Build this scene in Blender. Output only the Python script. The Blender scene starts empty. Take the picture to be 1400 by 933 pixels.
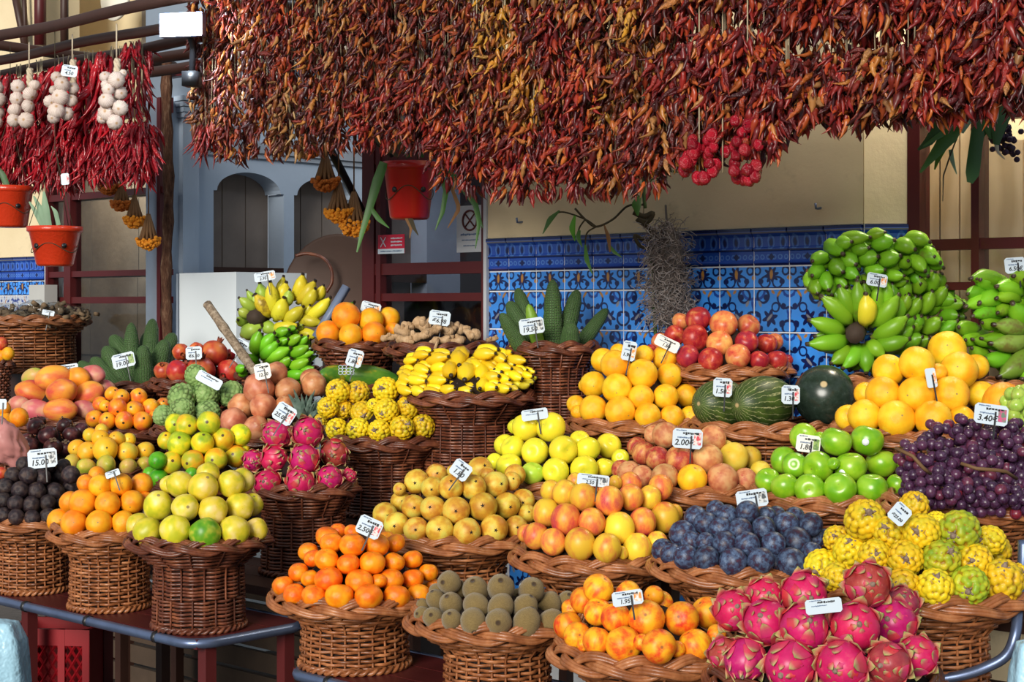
import bpy, math, random
import numpy as np
from mathutils import Vector, Matrix, Quaternion, noise as mnoise

SC = bpy.context.scene
COL = SC.collection
PI = math.pi
random.seed(7)
R_ = random.Random(11)

# ------------------------------------------------------------------ camera
FPX = 2250.0          # focal length in pixels of the 1400 px wide frame
HZ = 420.0            # image row of the horizon
EYE = 1.5
cd = bpy.data.cameras.new('camera'); cam = bpy.data.objects.new('camera', cd); COL.objects.link(cam)
cam.location = (0, 0, EYE); cam.rotation_euler = (PI / 2, 0, 0)
cd.sensor_width = 36.0; cd.lens = 36.0 * FPX / 1400.0
cd.shift_y = -(466.5 - HZ) / 1400.0
cd.clip_end = 100
SC.camera = cam

# ------------------------------------------------------------------ world, sun, big lights, exposure
w = bpy.data.worlds.new('sky'); SC.world = w; w.use_nodes = True
bg = w.node_tree.nodes['Background']
bg.inputs[0].default_value = (0.80, 0.90, 1.0, 1); bg.inputs[1].default_value = 0.41
sd = bpy.data.lights.new('sun', 'SUN'); sun = bpy.data.objects.new('sun', sd); COL.objects.link(sun)
sd.energy = 3.9; sd.angle = math.radians(26); sd.color = (1.0, 0.95, 0.86)
sun.rotation_euler = Vector((-0.30, -0.84, 0.29)).to_track_quat('Z', 'Y').to_euler()
SC.view_settings.view_transform = 'Standard'
SC.view_settings.look = 'None'
SC.view_settings.gamma = 1.0
SC.view_settings.use_curve_mapping = False
SC.view_settings.exposure = 0.0

# ------------------------------------------------------------------ geometry of the place
A = math.radians(43)                      # the facade runs from far left to near right
P0 = Vector((0.373, 5.6, 0))
UD = Vector((math.cos(A), -math.sin(A), 0))
ND = Vector((-math.sin(A), -math.cos(A), 0))
def W(u, v, z): return P0 + UD * u + ND * v + Vector((0, 0, z))
def uv_of(p):
    d = Vector((p[0], p[1], 0)) - P0
    return d.dot(UD), d.dot(ND)
def ydep(px, v):                          # depth at which image column px meets the plane v = const
    r = Vector(((px - 700) / FPX, 1, 0))
    return (v + ND.dot(P0)) / ND.dot(r)
def at(px, py, Y): return Vector(((px - 700) / FPX * Y, Y, EYE - (py - HZ) / FPX * Y))
def atv(px, py, v): return at(px, py, ydep(px, v))
def u_at(px, v):
    Y = ydep(px, v); return uv_of(((px - 700) / FPX * Y, Y))[0]
def v_on_u(px, u):                        # v where column px meets the plane u = const
    k = (px - 700) / FPX
    b = P0 + UD * u
    return (k * b.y - b.x) / (ND.x - k * ND.y)
ROT = -A

# ------------------------------------------------------------------ mesh helpers
class MB:
    def __init__(s): s.v = []; s.f = []; s.n = 0; s.mi = []; s.cur = 0
    def add(s, vs, fs):
        s.v.append(np.asarray(vs, float).reshape(-1, 3))
        for f in fs: s.f.append([i + s.n for i in f]); s.mi.append(s.cur)
        s.n += len(s.v[-1]); return s
    def box(s, c, d, rz=0.0, M=None):
        x, y, z = d[0] / 2, d[1] / 2, d[2] / 2
        vs = np.array([(i * x, j * y, k * z) for i in (-1, 1) for j in (-1, 1) for k in (-1, 1)])
        if rz:
            cc, ss = math.cos(rz), math.sin(rz)
            vs = vs @ np.array([[cc, ss, 0], [-ss, cc, 0], [0, 0, 1]])
        if M is not None: vs = np.array([M @ Vector(q) for q in vs])
        vs = vs + np.array(c)
        return s.add(vs, [(0, 1, 3, 2), (4, 6, 7, 5), (0, 4, 5, 1), (2, 3, 7, 6), (0, 2, 6, 4), (1, 5, 7, 3)])
    def tube(s, pts, rad, n=6, closed=False, cap=True):
        P = np.asarray(pts, float); m = len(P)
        rad = np.full(m, rad) if np.isscalar(rad) else np.asarray(rad, float)
        if closed: T = np.roll(P, -1, 0) - np.roll(P, 1, 0)
        else: T = np.gradient(P, axis=0)
        T /= np.linalg.norm(T, axis=1)[:, None] + 1e-12
        up = np.array([0, 0, 1.0]) if abs(T[0][2]) < .9 else np.array([0, 1.0, 0])
        N = np.zeros_like(P); b = np.cross(T[0], up); b /= np.linalg.norm(b); N[0] = b
        for i in range(1, m):
            q = N[i - 1] - T[i] * np.dot(N[i - 1], T[i]); N[i] = q / (np.linalg.norm(q) + 1e-12)
        B = np.cross(T, N)
        a = np.linspace(0, 2 * PI, n, endpoint=False)
        V = P[:, None, :] + rad[:, None, None] * (np.cos(a)[None, :, None] * N[:, None, :] + np.sin(a)[None, :, None] * B[:, None, :])
        fs = []
        for i in range(m if closed else m - 1):
            i2 = (i + 1) % m
            for j in range(n):
                j2 = (j + 1) % n
                fs.append((i * n + j, i * n + j2, i2 * n + j2, i2 * n + j))
        if cap and not closed:
            fs.append(tuple(range(n))[::-1]); fs.append(tuple((m - 1) * n + j for j in range(n)))
        return s.add(V.reshape(-1, 3), fs)
    def ring(s, P, r, n=4):                # P: closed ring in the horizontal sense (vectorised frame)
        P = np.asarray(P); m = len(P)
        c = P.mean(0); out = P - c; out[:, 2] = 0
        out /= np.linalg.norm(out, axis=1)[:, None] + 1e-12
        a = np.linspace(0, 2 * PI, n, endpoint=False) + PI / n
        V = P[:, None, :] + r * (np.cos(a)[None, :, None] * out[:, None, :] + np.sin(a)[None, :, None] * np.array([0, 0, 1.0]))
        i = np.arange(m)[:, None]; i2 = (i + 1) % m; j = np.arange(n)[None, :]; j2 = (j + 1) % n
        F = np.stack([i * n + j, i * n + j2, i2 * n + j2, i2 * n + j], -1).reshape(-1, 4)
        return s.add(V.reshape(-1, 3), F.tolist())
    def lathe(s, prof, n=24, sx=1, sy=1, c=(0, 0, 0)):
        pr = list(prof); vs = []; fs = []; idx = []
        for r, z in pr:
            if r < 1e-6: idx.append([len(vs)]); vs.append((0, 0, z))
            else:
                idx.append(list(range(len(vs), len(vs) + n)))
                for k in range(n):
                    t = 2 * PI * k / n; vs.append((r * math.cos(t) * sx, r * math.sin(t) * sy, z))
        for a_, b_ in zip(idx[:-1], idx[1:]):
            for k in range(n):
                k2 = (k + 1) % n
                if len(a_) == 1 and len(b_) == 1: continue
                if len(a_) == 1: fs.append((a_[0], b_[k2], b_[k]))
                elif len(b_) == 1: fs.append((a_[k], a_[k2], b_[0]))
                else: fs.append((a_[k], a_[k2], b_[k2], b_[k]))
        return s.add(np.array(vs) + np.array(c), fs)
    def quad(s, a, b, c, d): return s.add([a, b, c, d], [(0, 1, 2, 3)])
    def mesh(s, name, mats=(), smooth=True, uv=None):
        me = bpy.data.meshes.new(name)
        V = np.concatenate(s.v) if s.v else np.zeros((0, 3))
        me.from_pydata(V.tolist(), [], s.f)
        for m in (mats if isinstance(mats, (list, tuple)) else [mats]): me.materials.append(m)
        if smooth: me.polygons.foreach_set('use_smooth', [True] * len(me.polygons))
        if any(s.mi): me.polygons.foreach_set('material_index', s.mi)
        me.update(); return me

def mesh_from(V, F, name, mats=(), smooth=True):
    b = MB(); b.add(V, F); return b.mesh(name, mats, smooth)

def obj(name, me, parent=None, loc=None, rot=None, scale=None, M=None):
    o = bpy.data.objects.new(name, me); COL.objects.link(o)
    if parent: o.parent = parent
    if M is not None: o.matrix_local = M
    else:
        if loc is not None: o.location = loc
        if rot is not None:
            if isinstance(rot, Quaternion): o.rotation_mode = 'QUATERNION'; o.rotation_quaternion = rot
            else: o.rotation_euler = rot
        if scale is not None: o.scale = (scale,) * 3 if np.isscalar(scale) else scale
    return o
def tag(o, label=None, cat=None, group=None, kind=None):
    if label: o['label'] = label
    if cat: o['category'] = cat
    if group: o['group'] = group
    if kind: o['kind'] = kind
    return o
def thing(name, label, cat, loc=(0, 0, 0), rz=0.0, group=None):
    o = obj(name, None, None, loc, (0, 0, rz)); o.empty_display_size = .05
    return tag(o, label, cat, group)
def frame_to(a, b, up=(0, 0, 1)):          # rotation whose x axis runs a->b and z axis is near up
    x = (Vector(b) - Vector(a)).normalized(); u = Vector(up)
    y = u.cross(x)
    if y.length < 1e-4: y = Vector((0, 1, 0)).cross(x)
    y.normalize(); z = x.cross(y)
    return Matrix((x, y, z)).transposed().to_quaternion()

def smooth_path(pts, n=6):               # Catmull-Rom through the points
    P = [Vector(p) for p in pts]; P = [P[0] * 2 - P[1]] + P + [P[-1] * 2 - P[-2]]; out = []
    for i in range(1, len(P) - 2):
        a, b, c, d = P[i - 1:i + 3]
        for k in range(n):
            t = k / n; out.append(.5 * ((2 * b) + (c - a) * t + (2 * a - 5 * b + 4 * c - d) * t * t + (3 * b - a - 3 * c + d) * t ** 3))
    return out + [P[-2]]
def icosphere(sub):
    import bmesh
    bm = bmesh.new(); bmesh.ops.create_icosphere(bm, subdivisions=sub, radius=1)
    V = np.array([v.co[:] for v in bm.verts]); F = [[v.index for v in f.verts] for f in bm.faces]; bm.free()
    return V, F
ICO = {k: icosphere(k) for k in (2, 3, 4, 5)}
def nz(V, f, seed=0):
    o = Vector((seed * 17.3, seed * 5.1, seed * 9.7))
    return np.array([mnoise.noise(Vector(v) * f + o) for v in V])

# ------------------------------------------------------------------ materials
class G:
    """tiny helper over a node tree"""
    def __init__(s, name):
        s.m = bpy.data.materials.new(name); s.m.use_nodes = True
        s.t = s.m.node_tree; s.b = s.t.nodes['Principled BSDF']; s._tc = None; s._oi = None
    def n(s, k, **kw):
        x = s.t.nodes.new(k)
        for a, b in kw.items(): setattr(x, a, b)
        return x
    def inp(s, sock, v):
        if isinstance(v, bpy.types.NodeSocket): s.t.links.new(v, sock)
        elif v is not None:
            try: sock.default_value = v
            except Exception: sock.default_value = (*v, 1) if len(v) == 3 else v
    def tc(s, k='Object'):
        if not s._tc: s._tc = s.n('ShaderNodeTexCoord')
        return s._tc.outputs[k]
    def rnd(s):
        if not s._oi: s._oi = s.n('ShaderNodeObjectInfo')
        return s._oi.outputs['Random']
    def island(s): return s.n('ShaderNodeNewGeometry').outputs['Random Per Island']
    def M(s, op, a, b=None, c=None, clamp=False):
        x = s.n('ShaderNodeMath', operation=op, use_clamp=clamp)
        s.inp(x.inputs[0], a); s.inp(x.inputs[1], b)
        if c is not None: s.inp(x.inputs[2], c)
        return x.outputs[0]
    def VM(s, op, a, b=None):
        x = s.n('ShaderNodeVectorMath', operation=op); s.inp(x.inputs[0], a)
        if b is not None: s.inp(x.inputs[1], b)
        return x.outputs[0] if op not in ('LENGTH', 'DOT_PRODUCT', 'DISTANCE') else x.outputs['Value']
    def sep(s, v):
        x = s.n('ShaderNodeSeparateXYZ'); s.inp(x.inputs[0], v); return x.outputs
    def comb(s, a, b, c=0.0):
        x = s.n('ShaderNodeCombineXYZ'); s.inp(x.inputs[0], a); s.inp(x.inputs[1], b); s.inp(x.inputs[2], c); return x.outputs[0]
    def rvec(s, v):                      # shift a coordinate by the object's random number
        return s.VM('ADD', v, s.comb(s.M('MULTIPLY', s.rnd(), 91.7), s.M('MULTIPLY', s.rnd(), 37.1), s.M('MULTIPLY', s.rnd(), 61.3)))
    def noise(s, v, sc=5, det=3, rough=.55, col=False):
        x = s.n('ShaderNodeTexNoise'); s.inp(x.inputs['Vector'], v); x.inputs['Scale'].default_value = sc
        x.inputs['Detail'].default_value = det; x.inputs['Roughness'].default_value = rough
        return x.outputs['Color' if col else 'Fac']
    def vor(s, v, sc=5, feature='F1', out='Distance', rnd=1.0):
        x = s.n('ShaderNodeTexVoronoi', feature=feature); s.inp(x.inputs['Vector'], v); x.inputs['Scale'].default_value = sc
        x.inputs['Randomness'].default_value = rnd
        return x.outputs[out]
    def wave(s, v, sc=5, dist=2, det=2, dirn='X'):
        x = s.n('ShaderNodeTexWave', bands_direction=dirn); s.inp(x.inputs['Vector'], v); x.inputs['Scale'].default_value = sc
        x.inputs['Distortion'].default_value = dist; x.inputs['Detail'].default_value = det
        return x.outputs['Fac']
    def ramp(s, f, stops, interp='LINEAR'):
        x = s.n('ShaderNodeValToRGB'); s.inp(x.inputs[0], f); r = x.color_ramp; r.interpolation = interp
        while len(r.elements) < len(stops): r.elements.new(.5)
        for e, (p, c) in zip(r.elements, stops): e.position = p; e.color = (*c, 1)
        return x.outputs[0]
    def sm(s, x, lo, hi):                # smooth step
        n = s.n('ShaderNodeMapRange', interpolation_type='SMOOTHSTEP')
        s.inp(n.inputs[0], x); n.inputs[1].default_value = lo; n.inputs[2].default_value = hi
        return n.outputs[0]
    def mix(s, f, a, b, mode='MIX'):
        x = s.n('ShaderNodeMix', data_type='RGBA', blend_type=mode)
        s.inp(x.inputs[0], f); s.inp(x.inputs[6], a if isinstance(a, bpy.types.NodeSocket) else (*a, 1)); s.inp(x.inputs[7], b if isinstance(b, bpy.types.NodeSocket) else (*b, 1))
        return x.outputs[2]
    def bump(s, h, st=.3, d=.01):
        x = s.n('ShaderNodeBump'); x.inputs['Strength'].default_value = st; x.inputs['Distance'].default_value = d
        s.inp(x.inputs['Height'], h); s.inp(s.b.inputs['Normal'], x.outputs[0])
    def hsv(s, c, h=.5, sa=1., v=1.):
        x = s.n('ShaderNodeHueSaturation'); s.inp(x.inputs['Hue'], h); s.inp(x.inputs['Saturation'], sa); s.inp(x.inputs['Value'], v); s.inp(x.inputs['Color'], c)
        return x.outputs[0]
    def done(s, col=None, rough=.5, spec=.5, coat=0, metal=0):
        b = s.b
        s.inp(b.inputs['Base Color'], col if isinstance(col, bpy.types.NodeSocket) else (*col, 1))
        s.inp(b.inputs['Roughness'], rough); b.inputs['Specular IOR Level'].default_value = spec
        b.inputs['Coat Weight'].default_value = coat; b.inputs['Metallic'].default_value = metal
        return s.m

def plain(name, c, rough=.5, var=.12, sc=8, spec=.4, metal=0, bump=0):
    g = G(name); f = g.noise(g.tc(), sc, 4)
    col = g.mix(f, tuple(x * (1 - var) for x in c), tuple(min(1, x * (1 + var)) for x in c))
    if bump: g.bump(f, bump)
    return g.done(col, rough, spec, metal=metal)

def fruit(name, stops, sc=1.6, rough=.35, spots=None, spotcol=(.05, .03, .01), stem=None, bump=None, blotch=None, hv=.012, vv=.12, spec=.4, bumpsc=30, zmix=0.0, sss=0.0):
    """skin: colours along a ramp driven by soft noise; specks; a dark stem mark at the +z pole"""
    g = G(name); o = g.tc(); v = g.rvec(o)
    f = g.noise(v, sc, 2, .5)
    f = g.sm(f, .28, .72)
    if zmix: f = g.M('ADD', g.M('MULTIPLY', f, 1 - zmix), g.M('MULTIPLY', g.M('ADD', g.M('MULTIPLY', g.sep(o)[2], .5), .5), zmix))
    col = g.ramp(f, stops)
    if blotch:
        bs, bc, lo, hi = blotch
        col = g.mix(g.sm(g.noise(v, bs, 4, .6), lo, hi), col, bc)
    if spots:
        ssc, th, amt = spots
        col = g.mix(g.M('MULTIPLY', g.sm(g.vor(v, ssc), th, th * .55), g.M('MULTIPLY', g.noise(v, 3, 2), amt * 1.6)), col, spotcol)
    if stem:
        col = g.mix(g.sm(g.VM('DISTANCE', o, (0, 0, stem[1])), stem[0], stem[0] * .7), col, stem[2])
    r = g.rnd()
    col = g.hsv(col, g.M('ADD', g.M('MULTIPLY', r, 2 * hv), .5 - hv), 1.0, g.M('ADD', g.M('MULTIPLY', g.M('FRACT', g.M('MULTIPLY', r, 7.31)), 2 * vv), 1 - vv))
    if bump: g.bump(g.noise(o, bumpsc, 2), bump, .02)
    if sss:
        g.b.inputs['Subsurface Weight'].default_value = sss; g.b.inputs['Subsurface Radius'].default_value = (.6, .3, .1); g.b.inputs['Subsurface Scale'].default_value = .01
    return g.done(col, rough, spec)

def wicker(name, a, b_, c):
    g = G(name); f = g.noise(g.rvec(g.tc()), 22, 4, .6)
    col = g.ramp(f, [(.25, a), (.5, b_), (.75, c)])
    isl = g.island(); col = g.hsv(col, .5, 1.0, g.M('ADD', g.M('MULTIPLY', isl, .5), .75))
    g.bump(g.noise(g.tc(), 120, 2), .25, .003)
    return g.done(col, .38, .5)
M_WICK = wicker('wicker_chestnut', (.13, .040, .013), (.29, .098, .033), (.50, .21, .085))
M_WICKD = wicker('wicker_dark', (.045, .013, .008), (.13, .036, .017), (.29, .095, .040))
M_GAPSHADE = plain('gap_shade', (.014, .006, .004), .95)  # near-black colour stands in for the shade in gaps between fruit
M_REDWOOD = plain('painted_red_brown_wood', (.085, .012, .012), .4, .25, 6)
M_DARKWOOD = plain('dark_brown_wood', (.045, .018, .012), .5, .3, 9)
M_STEEL = plain('blue_grey_steel', (.17, .22, .36), .35, .35, 20, metal=.75)
M_BLACK = plain('black_plastic', (.012, .012, .014), .4)
M_STRING = plain('pale_string', (.42, .34, .22), .8)
M_WHITE = plain('white_card', (.56, .65, .73), .45, .03)
M_CREAMC = plain('cream_card', (.78, .76, .70), .5, .03)
M_INK = plain('black_ink', (.01, .01, .012), .6)
M_INKR = plain('red_ink', (.55, .02, .03), .6)
M_INKB = plain('blue_grey_ink', (.10, .16, .28), .6)
# =================================================================== SETTING
def wobj(name, mb, mat, parent=None, smooth=False):     # mesh given in facade coordinates (u, -v, z)
    me = mb.mesh(name, mat, smooth)
    return obj(name, me, parent, *( (None, None) if parent else (P0, (0, 0, ROT)) ))
def ubox(mb, u0, u1, v0, v1, z0, z1):
    return mb.box(((u0 + u1) / 2, -(v0 + v1) / 2, (z0 + z1) / 2), (abs(u1 - u0), abs(v1 - v0), abs(z1 - z0)))
def S(o): o['kind'] = 'structure'; return o

# ---- surfaces
g = G('cream_plaster'); o_ = g.tc()
f1 = g.noise(o_, 1.6, 4, .6); f2 = g.noise(o_, 26, 4, .7)
c_ = g.ramp(f1, [(.3, (.66, .53, .32)), (.7, (.80, .66, .43))]); c_ = g.mix(g.M('MULTIPLY', g.sm(g.noise(o_, 7, 5, .7), .56, .78), .5), c_, (.34, .26, .15))
g.bump(f2, .15, .01); M_CREAM = g.done(c_, .8, .2)
g = G('cool_white_plaster'); o_ = g.tc()
c_ = g.ramp(g.noise(o_, 2, 4), [(.3, (.35, .43, .54)), (.7, (.43, .52, .64))]); g.bump(g.noise(o_, 40, 3), .1, .01); M_COOL = g.done(c_, .75, .2)
g = G('tan_stone'); o_ = g.tc()
c_ = g.ramp(g.noise(g.rvec(o_), 3, 5, .65), [(.25, (.20, .16, .12)), (.55, (.34, .28, .21)), (.8, (.44, .37, .28))]); g.bump(g.noise(o_, 30, 4), .25, .01); M_STONE = g.done(c_, .7, .2)
g = G('niche_panel'); o_ = g.tc()
c_ = g.ramp(g.noise(g.rvec(o_), 4, 4), [(.3, (.17, .135, .115)), (.7, (.24, .195, .165))]); M_NICHE = g.done(c_, .6, .2)
g = G('tan_boards'); o_ = g.tc()
c_ = g.ramp(g.wave(o_, 3, 3, 3, 'X'), [(.2, (.46, .33, .18)), (.8, (.60, .45, .27))]); M_TANB = g.done(c_, .6, .3)
g = G('dark_floor'); o_ = g.tc()
c_ = g.ramp(g.noise(o_, 5, 5, .7), [(.3, (.02, .014, .011)), (.7, (.055, .04, .03))]); g.bump(g.noise(o_, 22, 4), .4, .02); M_FLOOR = g.done(c_, .7, .3)
M_FRAME = plain('dark_red_frame_paint', (.075, .008, .009), .42, .25, 5)
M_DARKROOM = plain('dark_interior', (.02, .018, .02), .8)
M_GROUT = plain('white_grout', (.78, .80, .84), .7)
g = G('window_glass'); fr = g.n('ShaderNodeLayerWeight'); fr.inputs[0].default_value = .5
tr = g.n('ShaderNodeBsdfTransparent'); tr.inputs[0].default_value = (.82, .85, .88, 1)
gl = g.n('ShaderNodeBsdfGlossy'); gl.inputs['Roughness'].default_value = .06
mx = g.n('ShaderNodeMixShader'); g.inp(mx.inputs[0], g.M('ADD', .02, g.M('MULTIPLY', g.M('POWER', fr.outputs['Facing'], 4.0), .6))); g.inp(mx.inputs[1], tr.outputs[0]); g.inp(mx.inputs[2], gl.outputs[0])
g.t.links.new(mx.outputs[0], g.t.nodes['Material Output'].inputs[0]); M_GLASS = g.m

M_GLASS2 = M_GLASS.copy(); M_GLASS2.name = 'dimmed_window_glass'  # pane colour darkened to dim the room seen through it
for n_ in M_GLASS2.node_tree.nodes:
    if n_.type == 'BSDF_TRANSPARENT': n_.inputs[0].default_value = (.62, .62, .66, 1)
# ---- tiles: pattern is flat glaze print on real tiles
TW = .1335; H0, H1, H2 = .122, .072, .137
NAVY = (.006, .014, .085); DEEP = (.014, .060, .33); SKY = (.04, .22, .66); PALE = (.10, .26, .62); OCH = (.42, .20, .04); GREY = (.22, .23, .28)
def tile_mat(name, kind, h, tint=1.0):
    g = G(name); x, y, z = g.sep(g.tc())
    u = g.M('ADD', g.M('DIVIDE', x, TW), .5); v = g.M('ADD', g.M('DIVIDE', z, h), .5)
    asp = h / TW
    nx = g.noise(g.tc(), 60, 2, .5)
    wv = g.M('MULTIPLY', g.M('SUBTRACT', nx, .5), .05)
    uu = g.M('ADD', u, wv); vv = g.M('MULTIPLY', g.M('ADD', v, wv), asp)
    def dist(cx, cy): return g.VM('LENGTH', g.comb(g.M('SUBTRACT', uu, cx), g.M('SUBTRACT', vv, cy * asp)))
    def disc(cx, cy, r): return g.M('SUBTRACT', dist(cx, cy), r)
    def ring(cx, cy, r, w): return g.M('SUBTRACT', g.M('ABSOLUTE', g.M('SUBTRACT', dist(cx, cy), r)), w)
    def flower(cx, cy, r, a, k):
        th = g.M('ARCTAN2', g.M('SUBTRACT', vv, cy * asp), g.M('SUBTRACT', uu, cx))
        return g.M('SUBTRACT', dist(cx, cy), g.M('ADD', g.M('MULTIPLY', g.M('SINE', g.M('MULTIPLY', th, k)), a), r))
    def leaf(cx, cy, ang, a, b):
        dx = g.M('SUBTRACT', uu, cx); dy = g.M('SUBTRACT', vv, cy * asp); c, s = math.cos(ang), math.sin(ang)
        p = g.M('ADD', g.M('MULTIPLY', dx, c / a), g.M('MULTIPLY', dy, s / a)); q = g.M('ADD', g.M('MULTIPLY', dx, -s / b), g.M('MULTIPLY', dy, c / b))
        return g.M('MULTIPLY', g.M('SUBTRACT', g.VM('LENGTH', g.comb(p, q)), 1), min(a, b))
    def union(*a):
        r = a[0]
        for b in a[1:]: r = g.M('MINIMUM', r, b)
        return r
    def fill(d, e=.012): return g.sm(d, e, -e)
    base = g.mix(g.noise(g.rvec(g.tc()), 14, 3), SKY, tuple(min(1, c * 1.5) for c in SKY))
    if kind == 2:
        nav = union(disc(.37, .80, .085), ring(.27, .84, .16, .03), disc(.84, .60, .075), ring(.90, .78, .22, .028), flower(.46, .33, .17, .05, 6),
                    disc(.13, .40, .07), ring(.02, .30, .17, .03), disc(.80, .20, .08), ring(.98, .12, .16, .03), ring(.62, .58, .1, .022), disc(.2, .08, .07), disc(.62, .04, .06))
        mid = union(ring(.10, .98, .22, .035), ring(.98, .98, .14, .03), leaf(.03, .62, 1.4, .14, .03), leaf(.97, .40, 1.7, .16, .03))
        col = g.mix(fill(mid), base, DEEP); col = g.mix(fill(nav), col, NAVY)
        och = union(leaf(.72, .90, .9, .09, .035), leaf(.55, .93, 2.3, .06, .03)); gre = union(leaf(.45, .34, .8, .11, .032), leaf(.18, .66, 2.2, .08, .04))
        col = g.mix(fill(och), col, OCH); col = g.mix(fill(gre), col, GREY)
    elif kind == 1:
        nav = union(flower(.5, .62, .17, .045, 8), disc(.2, .33, .075), disc(.8, .33, .075), ring(.33, .30, .13, .024), ring(.67, .30, .13, .024), ring(.1, .8, .09, .025), ring(.9, .8, .09, .025))
        col = g.mix(fill(nav), base, NAVY)
        och = union(leaf(.5, .64, PI / 2, .11, .045), disc(0, .5, .06), disc(1, .5, .06)); col = g.mix(fill(och), col, OCH)
        col = g.mix(g.sm(v, .10, .06), col, NAVY); col = g.mix(g.sm(v, .045, .03), col, (.40, .36, .25))
    else:
        col = g.mix(g.noise(g.tc(), 20, 3), DEEP, tuple(c * 1.45 for c in DEEP))
        fu = g.M('SUBTRACT', g.M('FRACT', g.M('MULTIPLY', uu, 3.0)), .5)
        arch = g.M('SUBTRACT', g.VM('LENGTH', g.comb(g.M('MULTIPLY', fu, .8), g.M('MULTIPLY', g.M('SUBTRACT', v, .62), 1.15))), .2)
        col = g.mix(g.M('MULTIPLY', g.sm(g.M('ABSOLUTE', arch), .05, .025), .55), col, PALE); col = g.mix(fill(g.M('ADD', arch, .08), .03), col, NAVY)
        fc = g.M('SUBTRACT', g.M('FRACT', g.M('MULTIPLY', uu, 6.0)), .5)
        cir = g.M('ABSOLUTE', g.M('SUBTRACT', g.VM('LENGTH', g.comb(g.M('MULTIPLY', fc, .17), g.M('SUBTRACT', g.M('MULTIPLY', v, asp), .24 * asp))), .05))
        inz = g.M('MULTIPLY', g.sm(v, .10, .12), g.sm(v, .38, .36))
        col = g.mix(g.M('MULTIPLY', g.sm(cir, .02, .008), g.M('MULTIPLY', inz, .6)), col, PALE)
        dia = g.M('ADD', g.M('ABSOLUTE', g.M('SUBTRACT', u, .5)), g.M('ABSOLUTE', g.M('SUBTRACT', g.M('MULTIPLY', v, asp), .24 * asp)))
        col = g.mix(g.sm(dia, .10, .08), col, NAVY)
        for lo, hi, cc in ((.385, .45, NAVY), (.0, .085, NAVY), (.84, .90, GREY), (.90, 1.0, NAVY)):
            col = g.mix(g.M('MULTIPLY', g.sm(v, lo, lo + .015), g.sm(v, hi, hi - .015)), col, cc)
    col = g.hsv(col, .5, 1, g.M('ADD', .82, g.M('MULTIPLY', g.rnd(), .34)))
    return g.done(col, .14, .5)
M_T = [tile_mat('glazed_border_tile', 0, H0), tile_mat('glazed_frieze_tile', 1, H1), tile_mat('glazed_blue_tile', 2, H2)]
def tile_mesh(kind, wd=TW):
    h = (H0, H1, H2)[kind]; m = MB(); a = wd / 2 - .0027; hh = h / 2 - .0025; t = .004
    if kind == 0:      # moulded border: lip, cove, bead
        pr = [(-hh, 0), (-hh, t), (-hh * .8, t + .004), (-hh * .72, t), (-hh * .25, t), (-hh * .2, t + .006), (-hh * .05, t + .006), (0, t), (hh * .55, t + .002), (hh * .8, t + .016), (hh, t + .016), (hh, 0)]
        n = len(pr); vs = [(-a, -d, z) for z, d in pr] + [(a, -d, z) for z, d in pr]
        m.add(vs, [(i, (i + 1), n + i + 1, n + i) for i in range(n - 1)] + [tuple(range(n))[::-1], tuple(range(n, 2 * n))])
    else:
        b = .0012
        vs = [(-a, 0, -hh), (a, 0, -hh), (a, 0, hh), (-a, 0, hh), (-a, -t + b, -hh), (a, -t + b, -hh), (a, -t + b, hh), (-a, -t + b, hh),
              (-a + b, -t, -hh + b), (a - b, -t, -hh + b), (a - b, -t, hh - b), (-a + b, -t, hh - b)]
        m.add(vs, [(8, 9, 10, 11)] + [(i, (i + 1) % 4, 4 + (i + 1) % 4, 4 + i) for i in range(4)] + [(4 + i, 4 + (i + 1) % 4, 8 + (i + 1) % 4, 8 + i) for i in range(4)])
    return m.mesh('tile', M_T[kind], False)
TM = [tile_mesh(k) for k in range(3)]
ZT = 1.751            # top edge of the tiled dado
def tile_run(parent, uc, vface, zbot, mirror0=0, nm='tile', loc=None):
    for i, u in enumerate(uc):
        z = ZT; k = 0
        while z > zbot:
            kk = 0 if k == 0 else 1 if k == 1 else 2
            h = (H0, H1, H2)[kk]
            mir = -1 if (i + mirror0) % 2 else 1
            o = obj('tile', TM[kk], parent, (u, -vface, z - h / 2), None, (mir, 1, 1 if (k % 2 == 0 or kk < 2) else 1))
            z -= h; k += 1

# ---- main wall
uL, uR = u_at(667, 0), u_at(1181, 0)
wf = MB(); ubox(wf, uL, uR, -.22, -.006, 0, ZT); wall_front = S(wobj('wall_front', wf, M_GROUT))
wc = MB(); ubox(wc, uL, uR, -.22, .004, ZT, 3.4); S(wobj('wall_front', wc, M_CREAM, wall_front))
wall_front.children[0].name = 'plaster'
ncol = int((uR - uL) / TW)
tile_run(wall_front, [uR - TW * (i + .5) for i in range(ncol + 1) if uR - TW * (i + 1) > uL - .01], -.006, .35)
rem = (uR - uL) - TW * int((uR - uL + .01) / TW)
if rem > .015:
    tmr = [tile_mesh(k, rem) for k in range(3)]; z = ZT
    for k in range(9):
        kk = min(k, 2); h = (H0, H1, H2)[kk]; obj('tile', tmr[kk], wall_front, (uL + rem / 2, .006, z - h / 2)); z -= h
tr_ = MB(); ubox(tr_, uL - .012, uL + .004, -.05, .012, 0, 3.3); S(wobj('trim_1', tr_, plain('white_corner_strip', (.45, .47, .5), .5)))
# wall hooks
for px, py in ((715, 303), (1123, 284)):
    m = MB(); p = atv(px, py, .0); m.tube([(0, .01, 0), (0, -.02, -.004), (0, -.03, -.004), (0, -.034, .012)], .004, 6)
    h = obj('wall_hook', m.mesh('wall_hook', M_STEEL), None, p, (0, 0, ROT))
    tag(h, 'small rusty metal hook on cream wall ' + ('left of the hanging moss' if px < 800 else 'above the green banana bunch'), 'hook', 'hooks on the cream wall')
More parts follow.
